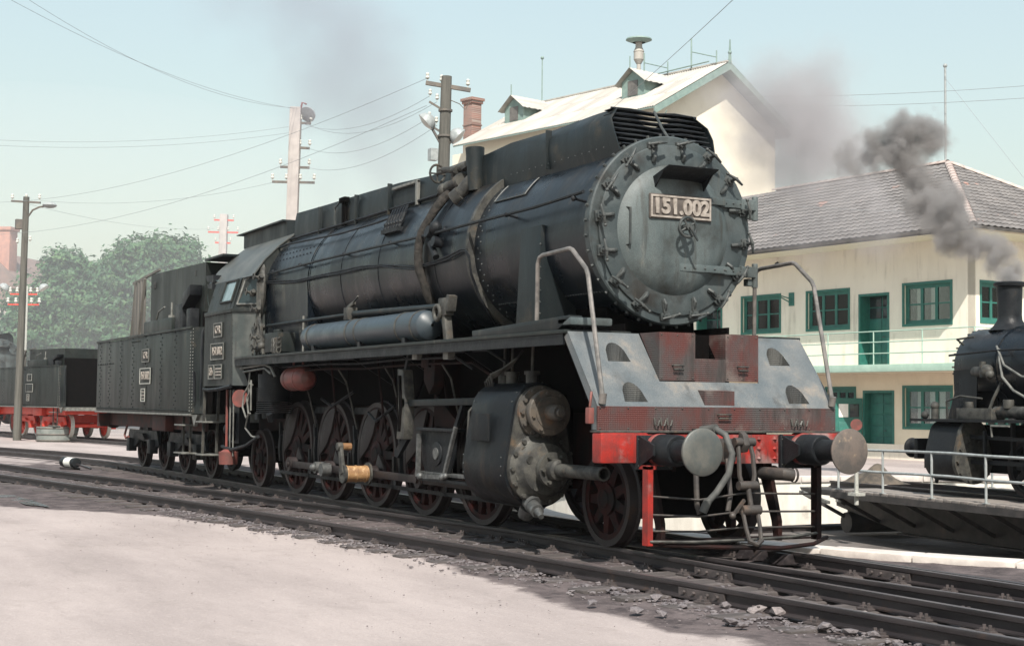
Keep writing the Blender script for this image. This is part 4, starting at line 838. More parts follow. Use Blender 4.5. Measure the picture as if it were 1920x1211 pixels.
# mechanical lubricator and pipework near the cab
MB().box(-7.2, -6.5, -1.36, -1.05, 2.30, 2.62).cyl((-6.95, -1.2, 2.62), (-6.95, -1.2, 2.68), .08, n=12).obj('lubricator_box', M['cab'], L, bevel=.012)
sp = MB()
for j in range(3): sp.tube([(-6.6+.012*i, -1.40-.03*sin(i*.9), 2.32+.025*j*3+.05*cos(i*.9)) for i in range(30)], .012, 5)
sp.tube([(-7.5, -1.3, 2.30), (-7.5, -1.32, 2.75), (-7.7, -1.3, 2.9)], .03, 7).tube([(-7.3, -1.34, 2.28), (-7.35, -1.36, 2.5), (-7.6, -1.3, 2.62)], .025, 7).ball((-7.5, -1.33, 2.5), .08).ball((-7.35, -1.36, 2.42), .07)
sp.obj('pipework', M['dusty'], L)['kind'] = 'stuff'
MB().tube([(-8.0, -1.2, 2.3), (-7.9, -1.24, 2.6), (-8.05, -1.2, 2.9), (-7.95, -1.18, 3.3), (-8.0, -1.15, 3.62), (-8.1, -1.12, 3.85)], [.05, .06, .05, .07, .06, .05], 9).obj('lagged_pipe', M['dusty'], L)
MB().tube([(-6.0, -1.10, 2.26), (-6.0, -1.1, 2.86)], .018).tube([(-6.0, -1.1, 2.78), (-6.35, -1.1, 2.78)], .016).obj('washout_bracket', M['pale'], L)
# --- cab
WAIST = 3.07; CX0, CX1 = -10.35, -8.50
for s in (-1, 1):
    cw_ = MB().add([(CX0, s*1.5, 1.77), (CX1, s*1.5, 1.77), (CX1-.10, s*1.5, WAIST), (CX0, s*1.5, WAIST), (CX0, s*1.47, 1.77), (CX1, s*1.47, 1.77), (CX1-.10, s*1.47, WAIST), (CX0, s*1.47, WAIST)], [(0, 1, 2, 3), (7, 6, 5, 4), (0, 4, 5, 1), (1, 5, 6, 2), (2, 6, 7, 3), (3, 7, 4, 0)])
    cw_.obj('cab_side', M['cab'], L)
for s in (-1, 1):   # angled front panels, lower and upper with window
    A = Vector((CX1, s*1.5, 0)); B = Vector((-7.95, s*1.10, 0))
    MB().add([A+Vector((.003, 0, 1.77)), A+Vector((.30, -s*.2, 1.77)), A+Vector((.12, -s*.09, 2.2)), B+Vector((0, 0, 2.2)), B+Vector((-.08, 0, WAIST)), A+Vector((-.097, 0, WAIST))], [(0, 1, 2, 3, 4, 5)] if s < 0 else [(5, 4, 3, 2, 1, 0)]).obj('cab_front_lower', mat('cab_front_grey%d' % s, (.042, .050, .048), (.075, .079, .073), 3, .5, bump=.25, streak=((.03, .028, .025), 8, .8, .5, .7, .8)) if s < 0 else M['cab'], L, recalc=False)
prof_c = [(1.5, WAIST), (1.42, 3.42), (1.33, 3.64), (1.13, 3.93), (.86, 4.20), (.60, 4.40), (.30, 4.52), (0, 4.56)]
full = [(-y, z) for y, z in prof_c] + [(y, z) for y, z in prof_c[::-1][1:]]
# upper cab shell: walls to 3.64, roof above
def shell(name, pts, x0f, x1f, mt):
    mb = MB(); n = len(pts); t = .02
    for k in range(2):
        for e in (0, 1):
            for y, z in pts:
                q_ = 1-t*k/1.4; mb.v.append(((x0f if e == 0 else x1f)(y, z), y*q_, 3.0+(z-3.0)*(1-t*k*.7)))
    for i in range(n-1): mb.f += [(i, i+1, n+i+1, n+i), (3*n+i, 3*n+i+1, 2*n+i+1, 2*n+i), (i, 2*n+i, 2*n+i+1, i+1), (n+i, n+i+1, 3*n+i+1, 3*n+i)]
    mb.f += [(0, n, 3*n, 2*n), (n-1, 2*n-1+0, 4*n-1, 3*n-1)]
    return mb.obj(name, mt, L, smooth=40)
roofpts = [p for p in full if p[1] >= 3.63]
M['cabroof'] = mat('sooty_cab_roof', (.048, .054, .052), (.085, .088, .082), 2, .5, c3=(.025, .028, .027), s3=3, f3=(.6, .8), bump=.2, bscale=12)
shell('cab_roof', roofpts, lambda y, z: -10.85, lambda y, z: -8.02, M['cabroof'])
for s in (-1, 1):
    P = lambda x, y, z: (x, s*y, z)
    # upper side: waist to roof with a window opening, built as four strips
    x0, x1 = CX0+.1, -8.62
    def side_pt(x, t): return P(x, 1.5+(1.33-1.5)*t if t > .6 else 1.5-.085*t/.6*1.0, WAIST+(3.65-WAIST)*t)
    st = MB()
    for a, b, c, d in ((x0, -9.45, 0, 1), (-8.80, x1, 0, 1), (-9.45, -8.80, 0, .32), (-9.45, -8.80, .93, 1)):
        st.add([side_pt(a, c), side_pt(b, c), side_pt(b, d), side_pt(a, d)], [(0, 1, 2, 3)])
    st.obj('cab_upper_side', M['cab'], L)
    MB().add([side_pt(-9.45, .32), side_pt(-8.80, .32), side_pt(-8.80, .93), side_pt(-9.45, .93)], [(0, 1, 2, 3)]).obj('cab_window', M['cabglass'], L)
    fr = [Vector(side_pt(-9.47, .30)), Vector(side_pt(-8.78, .30)), Vector(side_pt(-8.78, .95)), Vector(side_pt(-9.47, .95))]; off = Vector((0, s*.012, 0))
    MB().tube([f_+off for f_ in fr+[fr[0]]], .022, 6).obj('window_frame', M['cab'], L)
    # upper front: angled, dark spectacle pane
    A0, B0, B1, A1 = Vector(P(-8.60, 1.5, WAIST)), Vector(P(-8.03, 1.10, WAIST)), Vector(P(-8.02, 1.10, 3.93)), Vector(P(-8.55, 1.33, 3.64))
    MB().add([A0, B0, B1, A1], [(0, 1, 2, 3)]).obj('cab_front_upper', M['cab'], L)
    c_ = (A0+B0+B1+A1)/4; ins = [c_+(q_-c_)*.72 + Vector((.012, s*.012, 0)) for q_ in (A0, B0, B1, A1)]
    MB().add(ins, [(0, 1, 2, 3)]).obj('spectacle_pane', M['glass'], L)
    MB().tube(ins+[ins[0]], .02, 6).obj('window_frame', M['pale'], L)
    MB().bar(P(-10.3, 1.5, WAIST), P(-8.6, 1.5, WAIST), .06, .07).bar(P(-8.6, 1.5, WAIST), P(-8.0, 1.1, WAIST), .06, .07).obj('waist_rail', M['cab'], L, bevel=.01)
MB().add([(-8.04, y, z) for y, z in full if z > 3.9] + [(-8.04, 1.1, 3.0), (-8.04, -1.1, 3.0)], [tuple(range(len([1 for y, z in full if z > 3.9])+2))]).obj('cab_front_plate', M['cab'], L)
rivets(MB(), [(-8.5-.18*i, -1.502, WAIST-.04) for i in range(10)] + [(CX1-.04, -1.502, 1.9+.1*i) for i in range(11)], (0, -1, 0), .012, .01).obj('cab_rivet', M['cab'], L)['kind'] = 'stuff'
MB().box(-11.0, -8.42, -.60, .60, 4.40, 4.66).prism([(-11.2, 4.66), (-8.44, 4.66), (-8.44, 4.69), (-11.25, 4.68)], 'y', -.68, .68).obj('roof_ventilator', M['cowl'], L)
MB().box(CX0, -9.0, -1.46, 1.46, 1.78, 1.84).box(-10.3, -10.28, -1.46, -.8, 1.84, 3.05).box(-8.46, -8.40, -1.08, 1.08, 1.84, 3.1).obj('cab_floor', M['under'], L)
MB().prism([(-10.75, 3.72), (-10.35, 3.68), (-10.35, 3.82), (-10.9, 3.84)], 'y', -1.36, -1.10).prism([(-10.6, 3.58), (-10.35, 3.56), (-10.35, 3.66), (-10.7, 3.66)], 'y', -1.38, -1.14).obj('cab_gutter', M['greasy'], L)
MB().lathe([(0, .30), (.015, .29)], (-10.30, -1.30, 3.42), (.3, -1, 0), 24).obj('weather_screen', M['cabglass'], L)
MB().cyl((-10.2, -1.32, 3.1), (-10.2, -1.30, 3.4), .12, n=10).obj('armrest', M['cab'], L)
# step line below the cab, cab steps
MB().tube([(-10.6, -1.42, 1.72), (-10.1, -1.48, 1.70), (-9.4, -1.50, 1.71), (-8.6, -1.50, 1.76)], .035, 6).obj('cab_bottom_pipe', M['greasy'], L)
for y in (-1.44, -1.18): MB().bar((-10.45, y, 1.75), (-10.55, y, .45), .05, .02).obj('step_hanger', M['dusty'], L)
for z in (.50, 1.10): MB().box(-10.85, -10.35, -1.50, -1.16, z, z+.03).obj('cab_step', M['pale'], L, bevel=.008)
# cab plates
def plate(parent, txt, w_, h_, loc, size):
    p = link('number_plate', MB().box(-w_/2, w_/2, -h_/2, h_/2, 0, .02).mesh('number_plate', M['cab'], bevel=.006), parent, T(*loc) @ RX(pi/2))
    t = .02
    MB().box(-w_/2, w_/2, h_/2-t, h_/2, .02, .03).box(-w_/2, w_/2, -h_/2, -h_/2+t, .02, .03).box(-w_/2, -w_/2+t, -h_/2+t, h_/2-t, .02, .03).box(w_/2-t, w_/2, -h_/2+t, h_/2-t, .02, .03).obj('plate_rim', M['pale'], p)
    if txt: link('number_lettering', text_mesh(txt, size, .006, M['letter'], bold=.004), p, T(0, 0, .026))
    return p
plate(L, 'CFR', .52, .26, (-9.40, -1.502, 2.76), .19)
plate(L, '151.002', .82, .30, (-9.42, -1.502, 2.38), .20)
plate(L, 'Sb', .36, .26, (-9.78, -1.502, 2.02), .2); plate(L, '', .46, .26, (-9.33, -1.502, 2.02), .2)
for i in range(3): MB().box(-9.50, -9.16, -1.53, -1.52, 1.95+.055*i, 1.975+.055*i).obj('plate_line', M['letter'], L)
# --- under the footplate
MB().lathe([(-6.45, .01), (-6.42, .12), (-6.36, .17), (-6.3, .185), (-5.62, .185), (-5.58, .165), (-5.50, .12), (-5.46, .01)], (0, -1.18, 1.86), (1, 0, 0), 26).obj('red_air_tank', M['redtank'], L)
for x in (-6.2, -5.75): MB().bar((x, -1.18, 2.22), (x, -1.18, 2.02), .03, .02).lathe([(x-.03, .184), (x-.03, .193), (x+.03, .193), (x+.03, .184)], (0, -1.18, 1.86), (1, 0, 0), 26).obj('tank_strap', M['redtank'], L)
ap_ = MB().cyl((-7.35, -1.12, 1.50), (-7.35, -1.12, 1.95), .27, n=22)
for i in range(13): ap_.lathe([(0, .20), (0, .29), (.014, .29), (.014, .20)], (-7.35, -1.12, 1.30+.034*i), (0, 0, 1), 22)
ap_.cyl((-7.35, -1.12, 1.22), (-7.35, -1.12, 1.30), .2, n=18).cyl((-7.35, -1.12, 1.95), (-7.35, -1.12, 2.1), .2, n=18).cyl((-7.6, -1.3, 1.2), (-7.6, -1.3, 1.32), .07).cyl((-7.1, -1.25, 1.18), (-7.05, -1.3, 1.3), .05)
ap_.obj('air_pump', M['greasy'], L)
MB().tube([(-8.3, -1.42, 2.06), (-6.95, -1.42, 2.10), (-6.7, -1.4, 2.05), (-6.6, -1.36, 1.9)], .022).tube([(-8.2, -1.40, 2.0), (-7.0, -1.41, 2.04), (-6.75, -1.38, 1.95)], .018).tube([(-7.9, -1.38, 2.0), (-7.92, -1.40, 1.5)], .014).obj('pump_pipe', M['pale'], L)
for k, pth in enumerate([[(-7.75, -1.42, 1.80), (-7.95, -1.46, 1.62), (-7.98, -1.47, 1.4), (-7.86, -1.44, 1.22), (-7.7, -1.42, 1.3)], [(-7.6, -1.42, 1.78), (-7.78, -1.46, 1.55), (-7.7, -1.45, 1.3), (-7.9, -1.44, 1.05), (-7.6, -1.42, .92), (-7.35, -1.4, .9)], [(-7.65, -1.43, 1.85), (-7.55, -1.46, 1.6), (-7.6, -1.44, 1.35)]]): MB().tube(pth, .016, 6).obj('hose', M['pale'], L)
MB().tube([(-7.3, -1.40, .92), (-8.0, -1.40, .75), (-8.8, -1.40, .66), (-9.4, -1.40, .70)], .03, 7).obj('brake_hose', M['greasy'], L)
for k, (x, z0) in enumerate(((-9.15, .62), (-8.95, .62), (-8.75, .55))): MB().tube([(x, -1.40, 1.70), (x+.02, -1.40, z0)], .022 if k == 0 else .012, 6).obj('brake_rod', M['redtank'] if k == 0 else M['pale'], L)
MB().cyl((-9.0, -1.40, .40), (-9.0, -1.40, .62), .16, .17, n=20).cyl((-9.0, -1.4, .62), (-9.0, -1.4, .66), .14, .08, n=16).obj('brake_cylinder', M['redtank'], L)
MB().cyl((-8.25, -1.42, 1.55), (-8.22, -1.46, 1.55), .15, n=18).obj('red_disc', M['redtank'], L)
MB().box(-9.9, -9.4, -1.1, -.9, .75, 1.7).cyl((-9.7, -1.15, .8), (-9.7, -1.15, 1.3), .1, n=12).ball((-9.7, -1.18, 1.0), .12).obj('injector', M['greasy'], L)
# sand pipes, brake hangers, links below the footplate
for x in (-5.0, -3.1, -2.55, -.9): MB().tube([(x, -1.0, 2.2), (x+.22, -.98, 1.35), (x+.3, -.92, .9)], .018, 6).obj('sand_pipe', M['redframe'], L)
for x in AX: MB().bar((x-.93, -.80, 1.15), (x-.86, -.80, .55), .05, .05).prism([(x-.80, .5), (x-.86, .5), (x-.93, .75), (x-.86, .95), (x-.80, .93), (x-.84, .72)], 'y', -.84, -.74).obj('brake_block', M['greasy'], L)
# --- rods
PX, PZ = .28, .49
MB().bar((AX[4]+PX, -1.0, PZ), (AX[0]+PX, -1.0, PZ), .05, .105).obj('coupling_rod', M['wheel'], L, bevel=.01)
for i, x in enumerate(AX): MB().cyl((x+PX, -1.06, PZ), (x+PX, -.93, PZ), .115, n=22).cyl((x+PX, -1.09, PZ), (x+PX, -1.06, PZ), .05, n=12).obj('rod_bearing', M['wheel'], L)
MB().cyl((AX[3]+PX-.14, -1.18, PZ+.01), (AX[3]+PX-.14, -1.04, PZ+.01), .09, n=18).cyl((AX[3]+PX+.14, -1.18, PZ-.01), (AX[3]+PX+.14, -1.04, PZ-.01), .10, n=18).ball((AX[3]+PX-.14, -1.2, PZ+.01), .06).box(AX[3]+PX-.2, AX[3]+PX+.2, -1.1, -1.03, PZ-.08, PZ+.08).obj('knuckle_joint', M['steel'], L)
cp = MB().cyl((AX[2]+PX, -1.40, PZ), (AX[2]+PX, -1.07, PZ), .115, n=24)
for k in range(3): cp.torus((AX[2]+PX, -1.38+.14*k, PZ), (0, 1, 0), .115, .010, 24, 6)
cp.obj('crank_pin_packing', M['brass'], L)
MB().cyl((AX[2]+PX, -1.07, PZ), (AX[2]+PX, -1.04, PZ), .16, n=26).obj('crank_pin_collar', M['dusty'], L); MB().cyl((AX[2]+PX, -1.44, PZ), (AX[2]+PX, -1.40, PZ), .13, n=24).obj('crank_pin_collar', M['dusty'], L)
rc0 = Vector((AX[2]+PX, -1.43, PZ)); rc1 = Vector((AX[2]+PX-.12, -1.43, PZ+.38))
MB().bar(rc0, rc1, .05, .11, up=(1, 0, 0)).cyl(rc1+Vector((0, .03, 0)), rc1-Vector((0, .05, 0)), .06, n=16).obj('return_crank', M['dusty'], L, bevel=.01)
MB().cyl(rc1+Vector((0, .03, 0)), rc1+Vector((0, .16, 0)), .05, n=16).obj('return_crank_pin', M['brass'], L)
# --- motion bracket, link and slide bars
MB().prism([(-1.15, 1.15), (-.10, 1.15), (-.14, .85), (-.30, .60), (-1.0, .58), (-1.12, .80)], 'y', -1.15, -1.11).cyl((-.62, -1.17, .86), (-.62, -1.14, .86), .15, n=22).box(-1.16, -.06, -1.22, -1.02, 1.14, 1.18).obj('motion_plate', M['greasy'], L, bevel=.008)
MB().cyl((-.62, -1.185, .86), (-.62, -1.165, .86), .075, n=18).obj('motion_boss', M['steel'], L)
for z in (.52, .60): MB().bar((-1.15, -1.10, z), (.95, -1.10, z), .11, .045).obj('slide_bar', M['steel'] if z > .55 else M['greasy'], L, bevel=.006)
MB().bar((-.95, -1.22, .56), (-.25, -1.22, .58), .04, .05).ball((-.95, -1.24, .56), .05).ball((-.25, -1.24, .58), .05).ball((-.15, -1.25, .6), .04).bar((-.3, -1.2, .6), (-.02, -1.18, 1.2), .04, .045).bar((-1.1, -1.2, 1.1), (-1.12, -1.2, .55), .05, .05).obj('combination_lever', M['steel'], L)
MB().bar((-.05, -1.16, 1.2), (.10, -1.12, 1.55), .045, .05).obj('combination_lever', M['greasy'], L)
MB().prism([(-1.62, 1.02), (-1.40, 1.02), (-1.34, 1.30), (-1.36, 1.62), (-1.42, 1.92), (-1.62, 1.94), (-1.58, 1.6), (-1.57, 1.3)], 'y', -1.30, -1.16).obj('expansion_link', M['dusty'], L, bevel=.01)
MB().prism([(-1.55, 1.12), (-1.48, 1.12), (-1.43, 1.45), (-1.48, 1.85), (-1.55, 1.85), (-1.51, 1.45)], 'y', -1.315, -1.295).obj('link_slot', M['under'], L)
MB().bar((-1.45, -1.22, 1.49), (.65, -1.12, 1.52), .06, .085).cyl((-1.42, -1.30, 1.49), (-1.42, -1.15, 1.49), .07, n=14).obj('valve_rod', M['cowl'], L, bevel=.008)
MB().bar((-1.48, -1.2, 1.05), (-1.70, -1.25, .80), .06, .1).obj('radius_arm', M['greasy'], L)
MB().bar((-1.5, -1.22, 1.9), (-1.35, -1.22, 2.2), .06, .06).obj('link_hanger', M['greasy'], L)
MB().prism([(-.98, 2.05), (-.62, 2.05), (-.66, 1.72), (-.80, 1.60), (-.98, 1.78)], 'y', -1.2, -1.05).box(-.98, -.74, -1.24, -1.2, 1.94, 2.10).obj('motion_bracket', M['redframe'], L, bevel=.015)
MB().box(-1.08, -1.0, -1.0, -.66, .9, 2.1).prism([(-1.0, 1.6), (-.3, 1.25), (-.25, 1.15), (-1.0, 1.2)], 'y', -1.02, -.98).obj('motion_girder', M['redframe'], L)
MB().box(-.95, -.80, -1.38, -1.30, 2.04, 2.12).box(.05, .2, -1.4, -1.3, 2.02, 2.11).obj('footplate_clip', M['pale'], L, bevel=.01)
# --- cylinders
def hull2(c1, r1, c2, r2, n=16):
    (y1, z1), (y2, z2) = c1, c2; d = z2-z1; al = math.acos((r1-r2)/d); pts = []
    for i in range(n+1): t = pi/2+al+(2*pi-2*al)*i/n; pts.append((y1+r1*cos(t), z1+r1*sin(t)))
    for i in range(n+1): t = pi/2-al+2*al*i/n; pts.append((y2+r2*cos(t), z2+r2*sin(t)))
    return pts
for s in (-1, 1):
    cy = s*1.07
    c = MB().prism(hull2((cy, .78), .44, (cy, 1.40), .33), 'x', .88, 1.95)
    co = c.obj('cylinder', M['cylinder'], L, bevel=.012)
    # saddle block between frames and cylinder
    MB().box(1.0, 1.85, min(s*.5, s*.8), max(s*.5, s*.8), .55, 1.6).obj('cylinder_saddle', M['under'], co)
    MB().prism(hull2((cy, .78), .40, (cy, 1.40), .30), 'x', 1.95, 1.975).obj('cylinder_end', M['dusty'], co)
    hd = MB().lathe([(1.975, .40), (2.02, .40), (2.03, .385), (2.035, .36), (2.06, .33), (2.14, .28), (2.17, .16), (2.26, .15), (2.26, .19), (2.32, .19), (2.32, .12), (2.42, .11), (2.44, .075)], (0, cy, .78), (1, 0, 0), 40)
    for i in range(14):
        a = 2*pi*i/14; hd.cyl((2.02, cy+.375*cos(a), .78+.375*sin(a)), (2.065, cy+.375*cos(a), .78+.375*sin(a)), .026, n=6)
    for i in range(6):
        a = 2*pi*i/6+.3; hd.bar((2.07, cy+.20*cos(a), .78+.20*sin(a)), (2.05, cy+.345*cos(a), .78+.345*sin(a)), .02, .05)
    for a in (2.7, 4.1, 5.2, .6): hd.cyl((2.08, cy+.245*cos(a), .78+.245*sin(a)), (2.16, cy+.235*cos(a), .78+.235*sin(a)), .045, n=12)
    hd.obj('cylinder_cover', M['dusty'], co)
    MB().lathe([(2.40, .0), (2.40, .072), (3.38, .072), (3.38, .058), (3.10, .055)], (0, cy, .78), (1, 0, 0), 20).obj('tail_rod_tube', M['dusty'], co)
    for i in range(6):
        a = 2*pi*i/6; MB().cyl((2.32, cy+.155*cos(a), .78+.155*sin(a)), (2.37, cy+.155*cos(a), .78+.155*sin(a)), .022, n=6).obj('cover_nut', M['dusty'], co)
    vc = MB().lathe([(1.97, .29), (2.02, .29), (2.03, .22), (2.14, .22), (2.14, .255), (2.20, .255), (2.21, .245), (2.215, .185), (2.225, .18), (2.225, .085), (2.40, .085), (2.42, .07), (2.42, .045), (2.47, .045), (2.47, .001)], (0, cy, 1.40), (1, 0, 0), 36)
    for i in range(12):
        a = 2*pi*i/12; vc.cyl((2.02, cy+.258*cos(a), 1.40+.258*sin(a)), (2.06, cy+.258*cos(a), 1.40+.258*sin(a)), .024, n=6)
    for i in range(8):
        a = 2*pi*i/8+.2; vc.cyl((2.2, cy+.218*cos(a), 1.40+.218*sin(a)), (2.235, cy+.218*cos(a), 1.40+.218*sin(a)), .02, n=6)
    vc.obj('valve_cover', mat('rusty_valve_cover%d' % s, (.10, .082, .064), (.048, .045, .041), 5, .55, .72, c3=(.15, .085, .05), s3=6, f3=(.55, .75), bump=.25), co)
    if s < 0:
        MB().box(1.14, 1.58, -1.522, -1.49, 1.07, 1.38).obj('inspection_plate', M['cylinder'], co, bevel=.01)
        ft = MB()
        for x in (1.05, 1.25, 1.75): ft.cyl((x, -1.06, 1.70), (x, -1.06, 1.82), .07, n=12).cyl((x, -1.06, 1.82), (x, -1.06, 1.86), .09, n=10).tube([(x, -1.06, 1.86), (x+.02, -1.06, 2.2)], .018, 6)
        for k in range(4): ft.tube([(.92+.05*k, -1.2, 1.62), (.95+.05*k, -1.26, 1.74+.03*k), (1.1+.06*k, -1.2, 1.80+.03*k), (1.3+.05*k, -1.1, 1.92+.03*k), (1.4, -1.0, 2.1)], .014, 5)
        ft.tube([(.90, -1.25, 1.6), (.86, -1.42, 1.4), (.86, -1.44, 1.0), (.87, -1.42, .7)], .012, 5).ball((.9, -1.2, 1.55), .07).cyl((.75, -1.07, 1.40), (.88, -1.07, 1.40), .2, n=20)
        for i in range(8): ft.cyl((.72, -1.07+.16*cos(i*pi/4), 1.40+.16*sin(i*pi/4)), (.76, -1.07+.16*cos(i*pi/4), 1.40+.16*sin(i*pi/4)), .022, n=6)
        ft.obj('lubricating_fitting', M['dusty'], co)
        MB().box(.72, .86, -1.36, -1.2, 1.02, 1.34).obj('drain_box', M['dusty'], co, bevel=.012)
        MB().cyl((1.95, -1.20, .42), (2.25, -1.24, .33), .075, n=14).cyl((2.25, -1.24, .33), (2.36, -1.25, .28), .05, .03, n=12).cyl((2.05, -1.2, .4), (2.1, -1.2, .38), .1, n=12).cyl((1.7, -1.1, .25), (1.8, -1.12, .35), .09, n=12).obj('drain_cock', M['steel'], co)
# rivets and cladding bolts along the cylinder casing
for xx in (.93, 1.90): rivets(MB(), [(xx, -1.515-.0, .70+.1*i) for i in range(3)] + [(xx, -1.07-.335*cos(rad(a)), 1.40+.335*sin(rad(a))) for a in (20, 40, 60, 80, 100)], lambda p: (0, p[1]+1.07, p[2]-1.2 if p[2] > 1.3 else 0), .014, .012).obj('casing_bolt', M['clamp'], L)['kind'] = 'stuff'
# pipe runs and brake rigging below the footplate
for k, (z, y) in enumerate(((2.05, -1.30), (1.98, -1.22), (2.12, -1.16))):
    MB().tube([(-6.4+.3*k, y, z), (-4.5, y, z+.01), (-3.0, y-.02, z-.015), (-1.4, y, z+.01), (.2+.3*k, y, z), (.6+.3*k, y+.05, z-.15)], .016, 6).obj('pipe_run', M['greasy'] if k != 1 else M['redframe'], L)
for x in (-5.9, -4.1, -2.3, -.4): MB().tube([(x, -1.22, 2.0), (x+.05, -1.1, 1.8), (x-.12, -.95, 1.5), (x-.1, -.86, 1.1)], .014, 6).obj('oil_pipe', M['dusty'], L)
MB().bar((-7.6, -.90, .33), (1.2, -.90, .33), .03, .05).obj('brake_pull_rod', M['greasy'], L)
for x in AX[1:]: MB().bar((x+.88, -.90, .30), (x+.86, -.90, .75), .03, .06).obj('brake_hanger', M['greasy'], L)
for x in (-2.63, -4.4, -6.15): MB().prism([(x-.42, 1.32), (x+.42, 1.32), (x+.30, 1.42), (x-.30, 1.42)], 'y', -.70, -.60).obj('bearing_spring', M['greasy'], L)
MB().prism([(-2.15, 1.30), (-1.75, 1.55), (-1.25, 2.12), (-2.15, 2.12)], 'y', -.97, -.94).obj('motion_bracket_plate', M['under'], L)
for z, x0, x1 in ((1.55, -5.6, -4.2), (1.35, -3.6, -2.6)): MB().tube([(x0, -.92, z), ((x0+x1)/2, -1.0, z-.12), (x1, -.92, z+.1)], .022, 6).obj('brake_hose', M['greasy'], L)
# valves and pipes clustered before the cab
cv = MB()
for i, (x, y, z) in enumerate(((-7.75, -1.28, 2.38), (-7.55, -1.36, 2.55), (-7.85, -1.20, 2.75), (-7.9, -1.26, 3.05), (-8.15, -1.28, 3.35), (-7.98, -1.2, 3.6))):
    cv.ball((x, y, z), .065, 8, 5).cyl((x-.10, y, z), (x+.12, y-.02, z+.03), .035, n=8).cyl((x, y, z), (x, y-.12, z+.02), .025, n=8).torus((x, y-.12, z+.02), (0, 1, 0), .055, .010, 12, 5)
for k in range(4): cv.tube([(-7.6-.1*k, -1.25-.03*k, 2.27), (-7.7-.08*k, -1.30, 2.6), (-7.85-.05*k, -1.24, 3.0), (-8.02, -1.18-.02*k, 3.5), (-8.1, -1.12, 3.8+.04*k)], .018, 6)
cv.obj('valve_cluster', M['dusty'], L)['kind'] = 'stuff'
# extra sheet seams and rivets on the casing
for x in (1.3, -.9, -3.6, -4.95, -6.6): MB().box(x-.012, x+.012, -.672, -.60, ZB+.85, 4.70).obj('casing_seam', M['cowl'], L, bevel=.004)
rivets(MB(), [(2.6-.16*i, -.648, 4.30) for i in range(15)] + [(-2.8-.2*i, -.625, 4.62) for i in range(24)] + [(-2.8-.2*i, -.63, 4.35) for i in range(24)], (0, -1, 0), .012, .010).obj('casing_rivet', M['clamp'], L)['kind'] = 'stuff'
# pony truck box
MB().box(2.4, 3.5, -.62, -.56, .32, .72).box(2.4, 3.5, .56, .62, .32, .72).box(2.75, 3.2, -.55, .55, .3, .85).obj('pony_truck', M['under'], L)
# --- front apron
XA, ZA0, ZA1, XT, ZT = 3.92, 1.235, 1.475, 3.30, 2.235
ap = MB()
slope_pt = lambda y, t, o=0: (XA+(XT-XA)*t+o*.78, y, ZA1+(ZT-ZA1)*t+o*.63)
# sloping sheet as strips that leave the block recess free, with thickness
def strip(mb, y0, y1, t0, t1):
    vs = [slope_pt(y, t, o) for o in (0, -.012) for y, t in ((y0, t0), (y1, t0), (y1, t1), (y0, t1))]
    mb.add(vs, [(0, 1, 2, 3), (7, 6, 5, 4), (0, 4, 5, 1), (1, 5, 6, 2), (2, 6, 7, 3), (3, 7, 4, 0)])
holes = [(y, t) for y in (-1.0, 1.02) for t in (.06, .60)]
def hole_strip(mb, ya, yb, hs):
    """strip of the sheet between ya and yb with half-round foot holes cut at hs=(y,t)"""
    n = 10; tprev = 0
    for (yc, tc) in hs:
        hh, hwid = .26, .135
        strip(mb, ya, yb, tprev, tc)
        # around the hole: per column
        for i in range(n):
            u0, u1 = -hwid+2*hwid*i/n, -hwid+2*hwid*(i+1)/n
            f = lambda u: tc+hh*sqrt(max(0, 1-(u/hwid)**2))
            vs = [slope_pt(yc+u0, f(u0)), slope_pt(yc+u1, f(u1)), slope_pt(yc+u1, tc+hh), slope_pt(yc+u0, tc+hh)]
            mb.add(vs, [(0, 1, 2, 3)])
        strip(mb, ya, yc-hwid, tc, tc+hh); strip(mb, yc+hwid, yb, tc, tc+hh); tprev = tc+hh
    strip(mb, ya, yb, tprev, 1)
hole_strip(ap, -1.47, -.66, holes[:2]); hole_strip(ap, .66, 1.47, holes[2:])
strip(ap, -.66, .66, 0, .34); strip(ap, -.66, -.62, .34, 1); strip(ap, .62, .66, .34, 1)
APN = ap.obj('front_apron', M['apron'], L, recalc=False, smooth=20)
for yc, tc in holes:
    # dished pocket behind each foot hole
    n = 10; mb = MB(); hh, hwid = .26, .135; base = slope_pt(yc, tc)
    f = lambda u: tc+hh*sqrt(max(0, 1-(u/hwid)**2))
    for i in range(n):
        u0, u1 = -hwid+2*hwid*i/n, -hwid+2*hwid*(i+1)/n
        a0, a1 = slope_pt(yc+u0, f(u0), -.001), slope_pt(yc+u1, f(u1), -.001); c0, c1 = (base[0]-.0, yc+u0, base[2]), (base[0], yc+u1, base[2])
        b0 = (a0[0]-.02, a0[1], c0[2]+.0); b1 = (a1[0]-.02, a1[1], c1[2]+.0)
        mb.add([a0, a1, b1, b0], [(0, 1, 2, 3)]); mb.add([b0, b1, c1, c0], [(0, 1, 2, 3)])
    mb.obj('foot_hole', M['checkergrey'], APN, smooth=60)
MB().prism([(XA-.02, ZA0), (XA, ZA0), (XA, ZA1), (XA-.02, ZA1)], 'y', -1.47, 1.47).obj('apron_band', M['checker'], APN)
